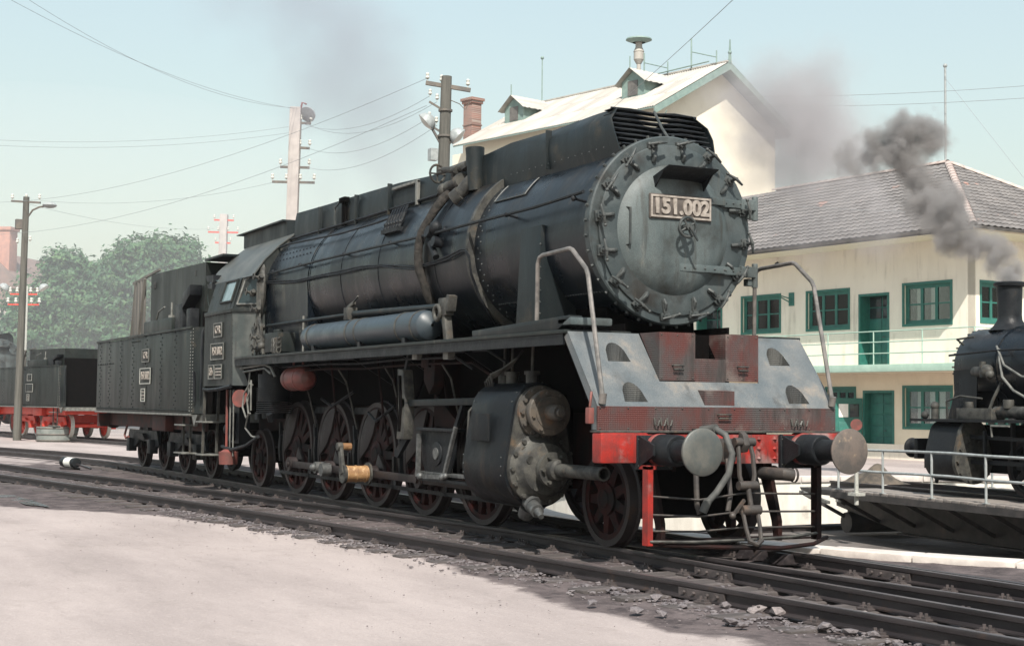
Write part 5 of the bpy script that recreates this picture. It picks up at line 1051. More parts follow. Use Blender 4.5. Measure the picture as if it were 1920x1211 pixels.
for y0, y1 in ((-.62, -.18), (.20, .62)):
    bx_ = MB().add([(3.70, y0, 1.745), (3.70, y1, 1.745), (3.70, y1, 2.24), (3.70, y0, 2.24), (3.32, y0, 2.24), (3.32, y1, 2.24)], [(0, 1, 2, 3), (3, 2, 5, 4), (0, 3, 4), (1, 5, 2), (0, 4, 5, 1)]).obj('tread_box', M['checker'], APN, smooth=0)
    ym = (y0+y1)/2; MB().tube([(3.70, ym-.06, 1.90), (3.735, ym-.06, 1.90), (3.735, ym+.06, 1.90), (3.70, ym+.06, 1.90)], .010, 6).tube([(3.735, ym-.06, 1.86), (3.735, ym+.06, 1.86)], .010, 6).obj('box_handle', M['dusty'], bx_)
    rivets(MB(), [(3.702, y, z) for z in (1.77, 2.21) for y in (y0+.03, ym, y1-.03)], (1, 0, 0), .010, .008).obj('box_rivet', M['dusty'], bx_)['kind'] = 'stuff'
MB().box(3.40, 3.70, -.178, .198, 1.735, 1.975).obj('recess_step', M['checker'], APN)
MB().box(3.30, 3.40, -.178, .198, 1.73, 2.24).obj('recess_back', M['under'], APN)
MB().add([(3.905, -.20, 1.487), (3.905, .17, 1.487), (3.905, .17, 1.64), (3.905, -.20, 1.64), (3.78, -.20, 1.65), (3.78, .17, 1.65)], [(0, 1, 2, 3), (3, 2, 5, 4), (0, 3, 4), (1, 5, 2), (0, 4, 5, 1)]).obj('tread_box', M['checker'], APN, smooth=0)
MB().tube([(3.92, -.05, 1.40), (3.95, -.05, 1.40), (3.95, .10, 1.40), (3.92, .10, 1.40)], .010, 6).tube([(3.95, -.05, 1.36), (3.95, .10, 1.36)], .01, 6).obj('band_handle', M['dusty'], APN)
for yb_ in (-.82, .88):
    for k in range(3): MB().tube([(3.93, yb_+.075*k, 1.36), (3.95, yb_+.075*k, 1.29), (3.955, yb_+.03+.075*k, 1.285), (3.95, yb_+.05+.075*k, 1.34)], .009, 5).obj('lamp_iron', M['dusty'], APN)
rivets(MB(), [(3.922, -1.44+.32*i, z) for i in range(10) for z in (1.255, 1.455)], (1, 0, 0), .012, .010).obj('band_rivet', M['dusty'], APN)['kind'] = 'stuff'
rivets(MB(), [(3.965, -1.0+.06*i, 1.222) for i in range(34)], (0, 0, 1), .013, .012).obj('beam_top_rivet', M['dusty'], APN)['kind'] = 'stuff'
for s in (-1, 1): MB().prism([(3.30, 2.22), (3.90, 1.47), (3.90, 1.24), (3.80, 1.24), (3.80, 1.45), (3.22, 2.18)], 'y', s*1.46-.008, s*1.46+.008).obj('apron_edge', M['apron'], APN)
MB().box(-1, 0, 0, 0, 0, 0) if False else None
# near and far front handrails
for s in (-1, 1):
    MB().tube([(2.53, s*1.42, 2.26), (2.54, s*1.42, 2.99), (2.58, s*1.42, 3.05), (2.66, s*1.42, 3.07), (3.24, s*1.42, 3.09), (3.30, s*1.42, 3.07), (3.58, s*1.42, 2.86), (3.62, s*1.42, 2.80), (3.93, s*1.42, 1.55)], .024, 9).cyl((3.92, s*1.42, 1.50), (3.94, s*1.42, 1.60), .038, n=10).obj('front_handrail', mat('worn_handrail_steel%d' % s, (.22, .20, .185), (.11, .105, .10), 8, .45, metal=.4), L)
# --- buffer beam
bb = MB().box(3.86, 3.985, -1.0, 1.0, .90, 1.20).obj('buffer_beam', M['red'], L, bevel=.01)
for s in (-1, 1):
    MB().box(3.84, 4.02, min(s*1.49, s*.94), max(s*1.49, s*.94), .915, 1.215).obj('beam_end', M['red'], bb, bevel=.025)
MB().box(3.80, 4.0, -1.49, 1.49, 1.2155, 1.235).obj('beam_top_plate', M['dusty'], bb, bevel=.005)
rivets(MB(), [(3.987, y, z) for y in (.42, .62) for z in (.95, 1.05, 1.15)], (1, 0, 0), .028, .03).obj('beam_bolt', M['red'], bb)['kind'] = 'stuff'
for s in (-1, 1):
    by = s*.875
    bu = MB().box(3.985, 4.03, by-.21, by+.21, .85, 1.19).obj('buffer', M['greasy'], L, bevel=.008)
    for q_ in (-.1775, .1775): MB().prism([(3.99, .86), (4.30, 1.0), (4.30, 1.10), (3.99, 1.20)], 'y', by+q_-.0125, by+q_+.0125).obj('buffer_rib', M['greasy'], bu)
    MB().lathe([(4.03, .15), (4.16, .135), (4.16, .155), (4.44, .155), (4.46, .14), (4.46, .11), (4.83, .11)], (0, by, 1.05), (1, 0, 0), 32).obj('buffer_stock', M['greasy'], bu)
    MB().lathe([(4.10, .156), (4.10, .158), (4.17, .160), (4.17, .156)], (0, by, 1.05), (1, 0, 0), 32).obj('buffer_collar', M['red'], bu)
    n_ = MB().lathe([(4.80, .10), (4.835, .20), (4.845, .226), (4.868, .227), (4.878, .215), (4.884, .12), (4.886, .001)] if s < 0 else [(4.80, .10), (4.85, .20), (4.858, .226), (4.874, .227), (4.88, .215), (4.88, .001)], (0, by, 1.05), (1, 0, 0), 48).obj('buffer_disc', M['buffer'] if s < 0 else M['bufferrust'], bu)
    rivets(MB(), [(4.032, by+a*.17, 1.02+b*.13) for a in (-1, 1) for b in (-1, 1)], (1, 0, 0), .03, .04).obj('buffer_bolt', M['dusty'], bu)['kind'] = 'stuff'
# coupling hook, screw coupling, brake hoses
ck = MB().prism([(3.985, .95), (4.12, .97), (4.22, 1.02), (4.33, 1.03), (4.37, 1.10), (4.34, 1.20), (4.27, 1.24), (4.25, 1.17), (4.28, 1.12), (4.20, 1.11), (4.10, 1.13), (3.985, 1.12)], 'y', -.035, .035).box(3.985, 4.01, -.12, .12, .92, 1.16).obj('coupling_hook', M['coupling'], L, bevel=.012)
sc = MB()
for s in (-1, 1): sc.tube([(4.30, s*.07, 1.14), (4.34, s*.085, 1.0), (4.36, s*.09, .80), (4.37, s*.07, .72)], .024, 7)
sc.cyl((4.31, -.12, 1.13), (4.31, .12, 1.13), .045, n=12).cyl((4.37, -.11, .70), (4.37, .11, .70), .045, n=12).cyl((4.37, 0, .72), (4.41, .02, .46), .028, n=10).cyl((4.41, -.10, .46), (4.41, .12, .46), .05, n=12)
for s in (-1, 1): sc.tube([(4.41, s*.09, .46), (4.46, s*.085, .30), (4.50, s*.07, .17)], .022, 7)
sc.tube([(4.50, -.08, .17), (4.53, 0, .13), (4.50, .08, .17)], .026, 7).bar((4.40, -.06, .56), (4.44, -.22, .42), .025, .03).ball((4.44, -.23, .41), .035)
sc.obj('screw_coupling', M['coupling'], L)
MB().tube([(4.02, -.30, 1.24), (4.18, -.26, 1.26), (4.30, -.22, 1.20), (4.36, -.18, 1.02), (4.36, -.22, .82), (4.33, -.34, .64), (4.30, -.45, .52)], .034, 10).cyl((4.0, -.30, 1.24), (4.20, -.26, 1.26), .045, n=12).cyl((4.31, -.43, .56), (4.29, -.48, .44), .042, n=12).obj('brake_hose', mat('rubber_hose', (.05, .052, .05), (.085, .085, .08), 9, .7), L)
MB().box(4.0, 4.08, -.42, -.22, 1.12, 1.26).tube([(4.1, -.42, 1.0), (4.2, -.50, .8), (4.22, -.50, .5), (4.24, -.48, .42)], .028, 8).tube([(4.05, -.02, .95), (4.22, -.10, .60), (4.26, -.16, .44)], .026, 8).obj('hose_connection', M['coupling'], L)
MB().tube([(3.9, .52, .80), (4.1, .52, .80), (4.22, .56, .80), (4.24, .66, .79)], .065, 12).lathe([(0, .075), (.03, .075)], (4.24, .66, .79), (.1, 1, -.05), 14).obj('steam_heat_pipe', M['coupling'], L)
MB().cyl((4.02, .93, 1.30), (4.02, .95, 1.34), .01).obj('lamp_peg', M['pale'], L)
# --- guard frame below the beam
for s in (-1, 1):
    MB().prism([(4.10, .89), (4.20, .89), (4.20, .12), (4.10, .12)], 'y', min(s*1.0, s*1.06), max(s*1.0, s*1.06)).box(4.02, 4.2, min(s*.96, s*1.06), max(s*.96, s*1.06), .86, .90).obj('guard_post', M['red'] if s < 0 else M['redframe'], L)
    MB().prism([(3.55, .95), (3.75, .95), (3.95, .30), (3.95, .10), (3.87, .10), (3.83, .30)], 'y', s*.72-.025, s*.72+.025).obj('guard_iron', M['redframe'], L)
GB = MB().tube([(4.15, -1.05, .13), (4.42, -.35, .105), (4.52, .30, .085), (4.40, .8, .10), (4.15, 1.12, .12), (4.05, 1.25, .125)], .022, 7)
GB.obj('guard_bar', M['redframe'], L)
MB().box(3.95, 4.25, -.95, .9, .14, .155).obj('guard_tray', M['redframe'], L)
for k, z in enumerate((.26, .42, .60)): MB().tube([(4.16, -1.03, z), (4.25, -.5, z-.015*k-.01), (4.30, .0, z+.02), (4.2, .6, z), (4.16, 1.03, z-.01)], .011, 5).obj('guard_wire', M['coupling'], L)
MB().tube([(4.19, -1.03, .16), (4.36, -.6, .16), (4.42, 0, .17), (4.3, .6, .17), (4.18, 1.03, .19)], .016, 6).obj('guard_bar', M['dusty'], L)
MB().box(3.83, 3.91, -1.56, -1.50, 1.30, 1.46).tube([(3.87, -1.53, 1.46), (3.85, -1.50, 1.62)], .012).obj('lamp_bracket', M['redtank'], L, bevel=.012)
# ================================================================ tender of the large locomotive
M['redgrime'] = mat('grimy_red_underframe', (.08, .020, .015), (.03, .018, .016), 3, .75)
TN = thing('locomotive_tender', 'black riveted tender coupled behind the large locomotive, with plates on its side', 'tender')
X0, X1, Z0, Z1 = -20.1, -11.45, 1.26, 2.87
MB().box(X0, X1, -1.45, 1.45, Z0, Z1).obj('water_tank', M['tank'], TN, bevel=.02)
MB().box(X0-.03, X1+.03, -1.48, 1.48, Z0-.045, Z0-.002).obj('tank_sill', M['pale'], TN, bevel=.01)
MB().box(X0-.02, X1+.02, -1.475, -1.44, Z1+.002, Z1+.05).box(X0-.02, X1+.02, 1.44, 1.475, Z1+.002, Z1+.05).box(X0-.02, X0+.02, -1.44, 1.44, Z1+.002, Z1+.05).obj('tank_coaming', M['tank'], TN, bevel=.006)
rv = MB(); pts = []
for x in (-12.55, -13.7, -15.0, -16.2, -17.4, -18.6, -19.6):
    for k in range(11): pts += [(x, -1.452, Z0+.1+.142*k), (x-.12, -1.452, Z0+.17+.142*k)]
for k in range(80): pts += [(X0+.1+k*.107, -1.452, Z0+.06)]
for k in range(9): pts += [(-19.9+.2*k, -1.452, 2.35)]
for k in range(8): pts += [(-16.4+.11*k, -1.452, 2.78)]
rivets(rv, pts, (0, -1, 0), .024, .020); stuff(rv.obj('rivet_row', M['cab'], TN))
st = MB().add([(X1+.002, -1.45, Z0-.0), (X1+.34, -1.30, Z0-.0), (X1+.30, -1.30, Z1+.03), (X1+.002, -1.45, Z1+.03), (X1+.002, -1.40, Z0), (X1+.34, -1.26, Z0), (X1+.30, -1.26, Z1+.03), (X1+.002, -1.40, Z1+.03)], [(0, 1, 2, 3), (7, 6, 5, 4), (0, 4, 5, 1), (1, 5, 6, 2), (2, 6, 7, 3), (3, 7, 4, 0)]).obj('corner_sheet', M['cab'], TN)
rivets(MB(), [(X1-.03, -1.452, Z0+.05+.062*k) for k in range(26)] + [(X1+.06, -1.428, Z0+.05+.062*k) for k in range(26)], (0, -1, 0), .020, .018).obj('corner_rivet', M['pale'], TN)['kind'] = 'stuff'
MB().tube([(X1+.40, -1.36, 1.55), (X1+.42, -1.36, 2.75), (X1+.36, -1.32, 2.85)], .022, 7).tube([(X1+.2, -1.42, 1.5), (X1+.2, -1.44, 2.05)], .03, 7).obj('grab_rail', M['greasy'], TN)
MB().box(X1+.02, X1+.45, -1.3, 1.3, 1.1, 1.24).prism([(X1, 1.24), (X1+.42, 1.24), (X1+.2, 1.02)], 'y', -1.42, -1.36).obj('footboard', M['pale'], TN)
MB().box(X1+.01, X1+.05, -1.25, 1.25, 1.26, 3.2).obj('front_bulkhead', M['under'], TN)
bk = MB().prism([(-16.1, 2.875), (-16.1, 4.26), (-11.75, 4.18), (-11.75, 2.875)], 'y', -1.13, -1.10).prism([(-16.1, 2.875), (-16.1, 4.26), (-11.75, 4.18), (-11.75, 2.875)], 'y', 1.10, 1.13).box(-16.13, -16.10, -1.13, 1.13, 2.875, 4.26).box(-11.75, -11.72, -1.13, 1.13, 2.875, 4.18).obj('coal_bunker', M['tank'], TN)
MB().box(-11.85, -10.6, -1.12, .9, 4.21, 4.25).box(-11.9, -11.6, -.9, .9, 4.25, 4.32).obj('bunker_hood', M['cowl'], TN)
hp = random.Random(4)
cb = MB()
for _ in range(260):
    x, y = hp.uniform(-16, -11.9), hp.uniform(-1.05, 1.05); s = hp.uniform(.06, .16); cb.ball((x, y, 4.0+.12*(1-abs(y))+hp.uniform(-.05, .08)), s, 5, 3, (hp.uniform(.7, 1.3), 1, .8))
cb.box(-16.05, -11.8, -1.09, 1.09, 3.7, 4.0); stuff(cb.obj('coal', mat('coal', (.012, .012, .013), (.03, .03, .03), 9, .35), TN, smooth=0))
M['plank'] = mat('weathered_board', (.085, .08, .072), (.14, .13, .115), 3, .8, stretch=(2, 2, .2), bump=.3)
for i in range(4): MB().box(-16.95-.28*i, -16.75-.28*i, -1.14, -1.09, 2.9, 4.22-.02*i).obj('board', M['plank'], TN, bevel=.008)
MB().bar((-18.0, -1.12, 2.9), (-17.6, -1.12, 4.15), .07, .05).bar((-17.1, -1.16, 2.92), (-16.6, -1.16, 4.2), .06, .05).bar((-17.9, -1.12, 4.18), (-15.4, -1.12, 4.32), .04, .05).obj('brace', M['plank'], TN)
MB().box(-15.6, -13.2, -1.40, -1.14, 2.875, 3.18).obj('tool_locker', M['tank'], TN, bevel=.02)
MB().box(-13.1, -12.5, -1.36, -1.14, 2.875, 3.42).prism([(-12.5, 3.3), (-11.95, 3.55), (-11.9, 3.75), (-12.45, 3.62)], 'y', -1.38, -1.14).box(-12.3, -12.0, -1.34, -1.16, 2.875, 3.3).obj('lamp_box', M['greasy'], TN, bevel=.015)
MB().cyl((-13.6, -1.3, 3.18), (-13.6, -1.3, 3.24), .07, n=12).cyl((-13.6, -1.3, 3.24), (-13.6, -1.3, 3.5), .02, n=8).obj('oil_can', M['pale'], TN)
MB().tube([(-14.9, -1.3, 3.18), (-14.7, -1.3, 3.36), (-14.2, -1.3, 3.44)], .018, 6).obj('grab_hook', M['pale'], TN)
for zz, txt, ww, hh_, sz in ((2.45, 'CFR', .62, .28, .2), (2.02, '151.002', .95, .34, .24), (1.62, '', .36, .28, .2)):
    pl = plate(TN, txt, ww, hh_, (-15.05 if zz != 1.62 else -15.2, -1.452, zz), sz)
    for ch_ in pl.children:
        if ch_.name.startswith('plate_rim'): ch_.data.materials[0] = M['paleplate'] if zz < 2.2 else M['pale']
MB().box(-15.28, -15.12, -1.48, -1.47, 1.53, 1.56).box(-15.30, -15.10, -1.48, -1.47, 1.60, 1.63).box(-15.28, -15.12, -1.48, -1.47, 1.67, 1.70).obj('plate_line', M['letter'], TN)
for s in (-1, 1): MB().box(X0+.1, X1-.05, s*1.10-.03, s*1.10+.03, .92, 1.212).obj('frame_beam', M['redgrime'], TN)
MB().box(X0+.15, X1-.1, -1.05, 1.05, .95, 1.20).obj('underframe', M['under'], TN)
MB().box(-14.95, -13.85, -1.32, -1.14, .88, 1.20).obj('brake_box', M['redgrime'], TN, bevel=.012)
for cx in (-13.16, -16.91):
    bo = MB().prism([(cx-1.5, .55), (cx-1.3, .85), (cx+1.3, .85), (cx+1.5, .55), (cx+.75, .45), (cx+.35, .62), (cx-.35, .62), (cx-.75, .45)], 'y', -1.06, -1.0).prism([(cx-1.5, .55), (cx-1.3, .85), (cx+1.3, .85), (cx+1.5, .55), (cx+.75, .45), (cx+.35, .62), (cx-.35, .62), (cx-.75, .45)], 'y', 1.0, 1.06).box(cx-.25, cx+.25, -1.0, 1.0, .6, .92).obj('bogie', M['greasy'], TN)
    for dx in (-1.0, 1.0):
        for s in (-1, 1):
            put_wheel(TN, WL, cx+dx, .5, s, .2*dx)
            MB().box(cx+dx-.14, cx+dx+.14, min(s*.98, s*1.16), max(s*.98, s*1.16), .36, .66).obj('axle_box', M['greasy'], bo, bevel=.015)
        MB().cyl((cx+dx, -.7, .5), (cx+dx, .7, .5), .08, n=12).obj('axle', M['under'], TN)
    for k in range(5): MB().box(cx-.6+.05*k, cx+.6-.05*k, -1.16, -1.08, .66+.025*k, .68+.025*k).obj('leaf_spring', M['greasy'], bo)
for z in (.48, 1.02): MB().box(-12.5, -11.9, -1.48, -1.16, z, z+.03).obj('tender_step', M['pale'], TN, bevel=.008)
for x in (-12.45, -11.95): MB().bar((x, -1.3, 1.2), (x, -1.3, .45), .04, .02).obj('step_hanger', M['dusty'], TN)
MB().tube([(-17.6, -1.25, .95), (-17.62, -1.3, .72), (-17.4, -1.32, .66), (-17.2, -1.3, .70)], .025, 6).obj('chain_hook', M['redtank'], TN)
for s in (-1, 1): MB().lathe([(0, .14), (.45, .14), (.46, .10), (.62, .10), (.62, .226), (.66, .22), (.66, .001)], (X0-.05, s*.875, 1.05), (-1, 0, 0), 28).obj('buffer', M['greasy'], TN)
MB().box(X0-.08, X0+.12, -1.4, 1.4, .88, 1.2).obj('buffer_beam', M['redgrime'], TN)

# ================================================================ locomotive and tender on the far left
def recolor(o, mm):
    for sl_ in o.material_slots: sl_.link = 'OBJECT'; sl_.material = mm
aB = atan2(1.5, 10)
TB = copy_tree(TN); TB['label'] = 'distant black tender with red wheels and frame, left of the large tender'
TB.matrix_world = T(-44.6, 3.42, 0) @ RZ(aB) @ T(11.45, 0, 0)
def paint(o):
    for c in o.children:
        nm = c.name.split('.')[0]
        if nm in ('frame_beam', 'bogie', 'wheel', 'brake_box', 'axle_box', 'leaf_spring', 'buffer_beam', 'axle', 'underframe'): recolor(c, M['redbright'])
        if nm == 'tyre': recolor(c, M['paleplate'])
        if nm in ('plate_rim',): recolor(c, M['paleplate'])
        if nm == 'number_lettering' and o.name.startswith('number_plate') : bpy.data.objects.remove(c); continue
        paint(c)
paint(TB)
for c in list(TB.children):                      # the distant tender carries a lower bunker
    nm = c.name.split('.')[0]
    if nm == 'bunker_hood': bpy.data.objects.remove(c)
    elif nm in ('coal_bunker', 'coal', 'board', 'brace', 'lamp_box'): c.matrix_local = T(0, 0, 2.875) @ Matrix.Diagonal((1, 1, .55, 1)) @ T(0, 0, -2.875)
keep = ('wheel', 'boiler_barrel', 'firebox', 'smokebox', 'front_ring', 'smokebox_door', 'casing_sheet', 'footplate', 'valance', 'cab_side', 'cab_roof', 'cab_front_plate', 'cylinder', 'front_apron', 'buffer_beam', 'buffer', 'frame_plate', 'chimney', 'air_reservoir', 'front_handrail', 'coupling_rod', 'boiler_stay', 'ash_pan', 'smokebox_saddle', 'cab_upper_side', 'shade_infill_sheet')
L2 = L.copy(); COL.objects.link(L2); L2['label'] = 'distant black steam locomotive with red wheels at the left edge'
for c in list(L.children):
    if c.name.split('.')[0] in keep: copy_tree(c, L2)
def paint2(o):
    for c in list(o.children):
        nm = c.name.split('.')[0]
        if nm in ('wheel', 'frame_plate', 'buffer_beam', 'coupling_rod', 'beam_end', 'counterweight', 'crank', 'apron_band', 'tread_box', 'valance', 'cylinder_end'): recolor(c, M['redbright'])
        if nm == 'tyre': recolor(c, M['paleplate'])
        if nm == 'number_plate': 
            for k in list(c.children): bpy.data.objects.remove(k)
            bpy.data.objects.remove(c); continue
        paint2(c)
paint2(L2)
L2.matrix_world = T(-56.2, 2.0, 0) @ RZ(aB) @ T(-5.0, 0, 0)
tb = track('far railway track under the distant red wheeled locomotive', lambda x: 3.42+(x+44.6)*.15, -95, -22, None, sl=False)

# ================================================================ small locomotive on the turntable (faces left)
S = thing('steam_locomotive', 'small black tank locomotive smoking on the turntable at the right edge', 'locomotive')
S.matrix_world = T(-6.55, 12.93, -.1) @ RZ(pi-rad(6))
# local: x forward, buffer face at x=0, near side = +y
zb = 2.42; rb = .76
MB().lathe([(-7.2, .2), (-7.2, rb), (-2.35, rb), (-2.35, rb+.02), (-2.28, rb+.02), (-2.28, rb), (-1.15, rb), (-1.11, rb-.02), (-1.11, .2)], (0, 0, zb), (1, 0, 0), 56).obj('boiler', M['boiler'], S)
MB().lathe([(-1.12, .70), (-1.08, .68), (-1.05, .5), (-1.01, .2), (-1.0, .001)], (0, 0, zb), (1, 0, 0), 40).obj('smokebox_door', M['greasy'], S)
MB().lathe([(0, .40), (.10, .30), (.20, .235), (.30, .225), (.84, .24), (.86, .295), (.92, .305), (.94, .27), (.94, .18), (.5, .17)], (-1.85, 0, zb+.70), (0, 0, 1), 28).obj('chimney', M['greasy'], S)
MB().box(-7.0, -.55, -1.38, 1.38, 1.36, 1.41).obj('running_board', M['greasy'], S)
MB().box(-.56, -.44, -1.20, 1.20, .62, 1.02).obj('buffer_beam', M['greasy'], S, bevel=.01)
for s in (-1, 1):
    MB().lathe([(-.5, .11), (.02, .10), (.02, .12), (.055, .19), (.08, .20), (.10, .14), (.104, .001)], (0, s*.86, .82), (1, 0, 0), 26).obj('buffer', M['greasy'], S)
    cy = s*1.05
    c = MB().prism(hull2((cy, .62), .40, (cy, 1.10), .28), 'x', -2.0, -1.1).obj('cylinder', M['greasy'], S, bevel=.02)
    e = MB().prism(hull2((cy, .62), .43, (cy, 1.10), .31), 'x', -2.09, -2.0)
    for k in range(10): e.cyl((-2.0, cy+.38*cos(k*.63), .62+.38*sin(k*.63)), (-2.14, cy+.38*cos(k*.63), .62+.38*sin(k*.63)), .03, n=6)
    e.obj('cylinder_flange', M['dusty'], c)
    MB().lathe([(-1.1, .34), (-1.06, .34), (-1.04, .30), (-1.0, .12), (-.98, .001)], (0, cy, .62), (1, 0, 0), 28).obj('cylinder_cover', M['greasy'], c)
    MB().prism([(-1.85, 1.41), (-1.0, 1.41), (-1.2, 1.9), (-1.18, 2.35), (-1.9, 2.35)], 'y', s*.80-.01, s*.80+.01).obj('smokebox_wing', M['boiler'], S)
    MB().prism([(s*.79, 1.41), (s*.50, 1.41), (s*.60, 1.95)], 'x', -2.2, -1.4).obj('saddle', M['under'], S)
    MB().tube([(-1.2, s*.92, zb+.22), (-2.5, s*.90, zb+.28), (-7.0, s*.90, zb+.28)], .022, 7).obj('handrail', M['greasy'], S)
    MB().tube([(-2.6, s*.86, 2.72), (-2.72, s*.95, 2.5), (-2.80, s*.96, 2.2), (-3.1, s*.96, 1.95), (-3.6, s*.95, 1.75)], .025, 7).tube([(-2.5, s*.84, 2.78), (-2.62, s*.9, 2.7), (-2.85, s*.96, 2.42), (-3.3, s*.93, 2.2), (-4.6, s*.92, 2.1)], .022, 7).obj('steam_pipe', M['pale'], S)
    MB().cyl((-1.75, s*.74, 2.32), (-2.3, s*.90, 2.32), .10, n=14).ball((-2.3, s*.9, 2.32), .13).cyl((-2.2, s*.92, 2.2), (-2.2, s*.92, 2.5), .06, n=10).ball((-2.42, s*.93, 2.25), .09).obj('blow_valve', M['dusty'], S)
    MB().box(-2.9, -1.9, s*1.15-.15, s*1.15+.15, 1.41, 1.62).cyl((-2.1, s*1.15, 1.6), (-2.1, s*1.15, 1.74), .08).cyl((-4.2, s*1.1, 1.55), (-2.8, s*1.1, 1.55), .11, n=14).cyl((-3.2, s*1.15, 1.62), (-3.2, s*1.15, 1.78), .1).obj('lubricator', M['dusty'], S, bevel=.01)
    MB().cyl((-1.05, s*1.15, 1.41), (-1.05, s*1.15, 1.62), .07, n=12).ball((-1.05, s*1.15, 1.66), .09).ball((-.8, s*1.2, 1.48), .08).obj('lamp_bracket', M['dusty'], S)
    MB().tube([(-3.0, s*1.36, 1.1), (-3.0, s*1.38, 1.30), (-3.5, s*1.38, 1.30)], .02).obj('step_rail', M['pale'], S)
    MB().prism([(-4.1, .45), (-3.95, .55), (-3.88, 1.2), (-4.05, 1.25), (-4.12, 1.1)], 'y', s*1.28-.04, s*1.28+.04).obj('expansion_link', M['redbright'], S, bevel=.012)
    MB().bar((-4.1, s*1.2, 1.05), (-1.6, s*1.1, 1.10), .05, .07).bar((-4.2, s*1.15, .62), (-1.6, s*1.08, .62), .06, .08).bar((-2.6, s*1.2, .5), (-2.6, s*1.2, 1.2), .06, .05).bar((-3.2, s*1.05, .5), (-3.2, s*1.05, 1.36), .08, .05).obj('valve_motion', M['greasy'], S)
    MB().box(-7.0, -.7, s*.56-.03, s*.56+.03, .4, 1.30).obj('frame_plate', M['under'], S)
    MB().prism([(-6.3, 1.41), (-3.2, 1.41), (-3.2, 2.55), (-6.3, 2.55)], 'y', s*.92, s*1.36).obj('side_tank', M['boiler'], S, bevel=.02) if False else None
    MB().box(-9.2, -7.1, s*1.36-.02, s*1.36+.02, 1.0, 3.1).obj('cab_side', M['cab'], S)
WS = wheel_meshes('wheel', .55, 10, mats=('greasy', 'wheel'))
for x in (-3.3, -4.75, -6.2):
    for s in (-1, 1): put_wheel(S, WS, x, .55, s)
    MB().cyl((x, -.7, .55), (x, .7, .55), .08).obj('axle', M['under'], S)
MB().prism([(-1.45, 3.1), (1.45, 3.1), (1.3, 3.45), (.7, 3.68), (-.7, 3.68), (-1.3, 3.45)], 'x', -9.5, -6.9).box(-7.15, -7.1, -1.34, 1.34, 1.4, 3.1).obj('cab_roof', M['cab'], S)
MB().box(-6.9, -.7, -.5, .5, .5, 1.3).obj('inner_frame', M['under'], S)
MB().lathe([(0, .32), (.3, .32), (.42, .24), (.48, .001)], (-4.6, 0, zb+.7), (0, 0, 1), 24).obj('steam_dome', M['boiler'], S)

rv = MB()
for i in range(36):
    a = 2*pi*i/36; rv.cyl((-1.13, .745*cos(a), zb+.745*sin(a)), (-1.07, .745*cos(a), zb+.745*sin(a)), .020, n=6)
stuff(rv.obj('door_stud', M['dusty'], S))
for i in range(8):
    a = 2*pi*i/8+.2; MB().bar((-1.06, .52*cos(a), zb+.52*sin(a)), (-1.02, .68*cos(a), zb+.68*sin(a)), .05, .04).obj('door_clamp', M['dusty'], S)
MB().torus((-.93, 0, zb), (1, 0, 0), .12, .018, 18, 6).cyl((-1.0, 0, zb), (-.9, 0, zb), .03).bar((-.93, -.12, zb), (-.93, .12, zb), .02, .02).obj('door_handwheel', M['dusty'], S)
MB().lathe([(0, .12), (.22, .13), (.24, .10), (.26, .05), (.32, .04)], (-.95, 0, 1.41), (0, 0, 1), 16).obj('head_lamp', M['dusty'], S)
for s in (-1, 1):
    MB().tube([(-1.3, s*.66, 2.85), (-1.35, s*.85, 2.95), (-1.9, s*.87, 2.98)], .02, 6).obj('pipe_run', M['dusty'], S)
    MB().tube([(-1.5, s*1.2, 1.41), (-1.5, s*1.22, 1.75), (-1.9, s*1.2, 1.85), (-2.4, s*1.1, 1.8)], .022, 6).obj('pipe_run', M['dusty'], S)
    MB().tube([(-2.5, s*1.1, 1.41), (-2.6, s*1.0, 1.8), (-2.7, s*.9, 2.1)], .03, 7).obj('pipe_run', M['dusty'], S)
    MB().box(-.95, -.80, s*1.2-.02, s*1.2+.02, .45, .62).bar((-.85, s*.9, .62), (-.75, s*.9, .15), .05, .06).obj('guard_iron', M['greasy'], S)
# ================================================================ trees, poles, wires, far houses, yard bits
def leafmat(name, a, b, c):
    m = bpy.data.materials.new(name); m.use_nodes = True; N = m.node_tree.nodes; Lk = m.node_tree.links; bs = N['Principled BSDF']
    oi = N.new('ShaderNodeTexCoord'); n = N.new('ShaderNodeTexNoise'); n.inputs['Scale'].default_value = 1.1; n.inputs['Detail'].default_value = 4; Lk.new(oi.outputs['Object'], n.inputs['Vector'])
    r = N.new('ShaderNodeValToRGB'); r.color_ramp.elements[0].color = (*a, 1); r.color_ramp.elements[0].position = .35; r.color_ramp.elements[1].color = (*c, 1); r.color_ramp.elements[1].position = .7
    e = r.color_ramp.elements.new(.5); e.color = (*b, 1); Lk.new(n.outputs['Fac'], r.inputs[0]); Lk.new(r.outputs[0], bs.inputs['Base Color']); bs.inputs['Roughness'].default_value = .6
    tr = N.new('ShaderNodeBsdfTranslucent'); Lk.new(r.outputs[0], tr.inputs[0]); mx = N.new('ShaderNodeMixShader'); mx.inputs[0].default_value = .25
    Lk.new(bs.outputs[0], mx.inputs[1]); Lk.new(tr.outputs[0], mx.inputs[2]); Lk.new(mx.outputs[0], N['Material Output'].inputs['Surface']); return m
M['leaf'] = leafmat('chestnut_leaf', (.028, .085, .038), (.048, .13, .050), (.10, .19, .07))
M['bark'] = mat('tree_bark', (.07, .055, .045), (.12, .10, .085), 4, .9, stretch=(3, 3, .5), bump=.5)
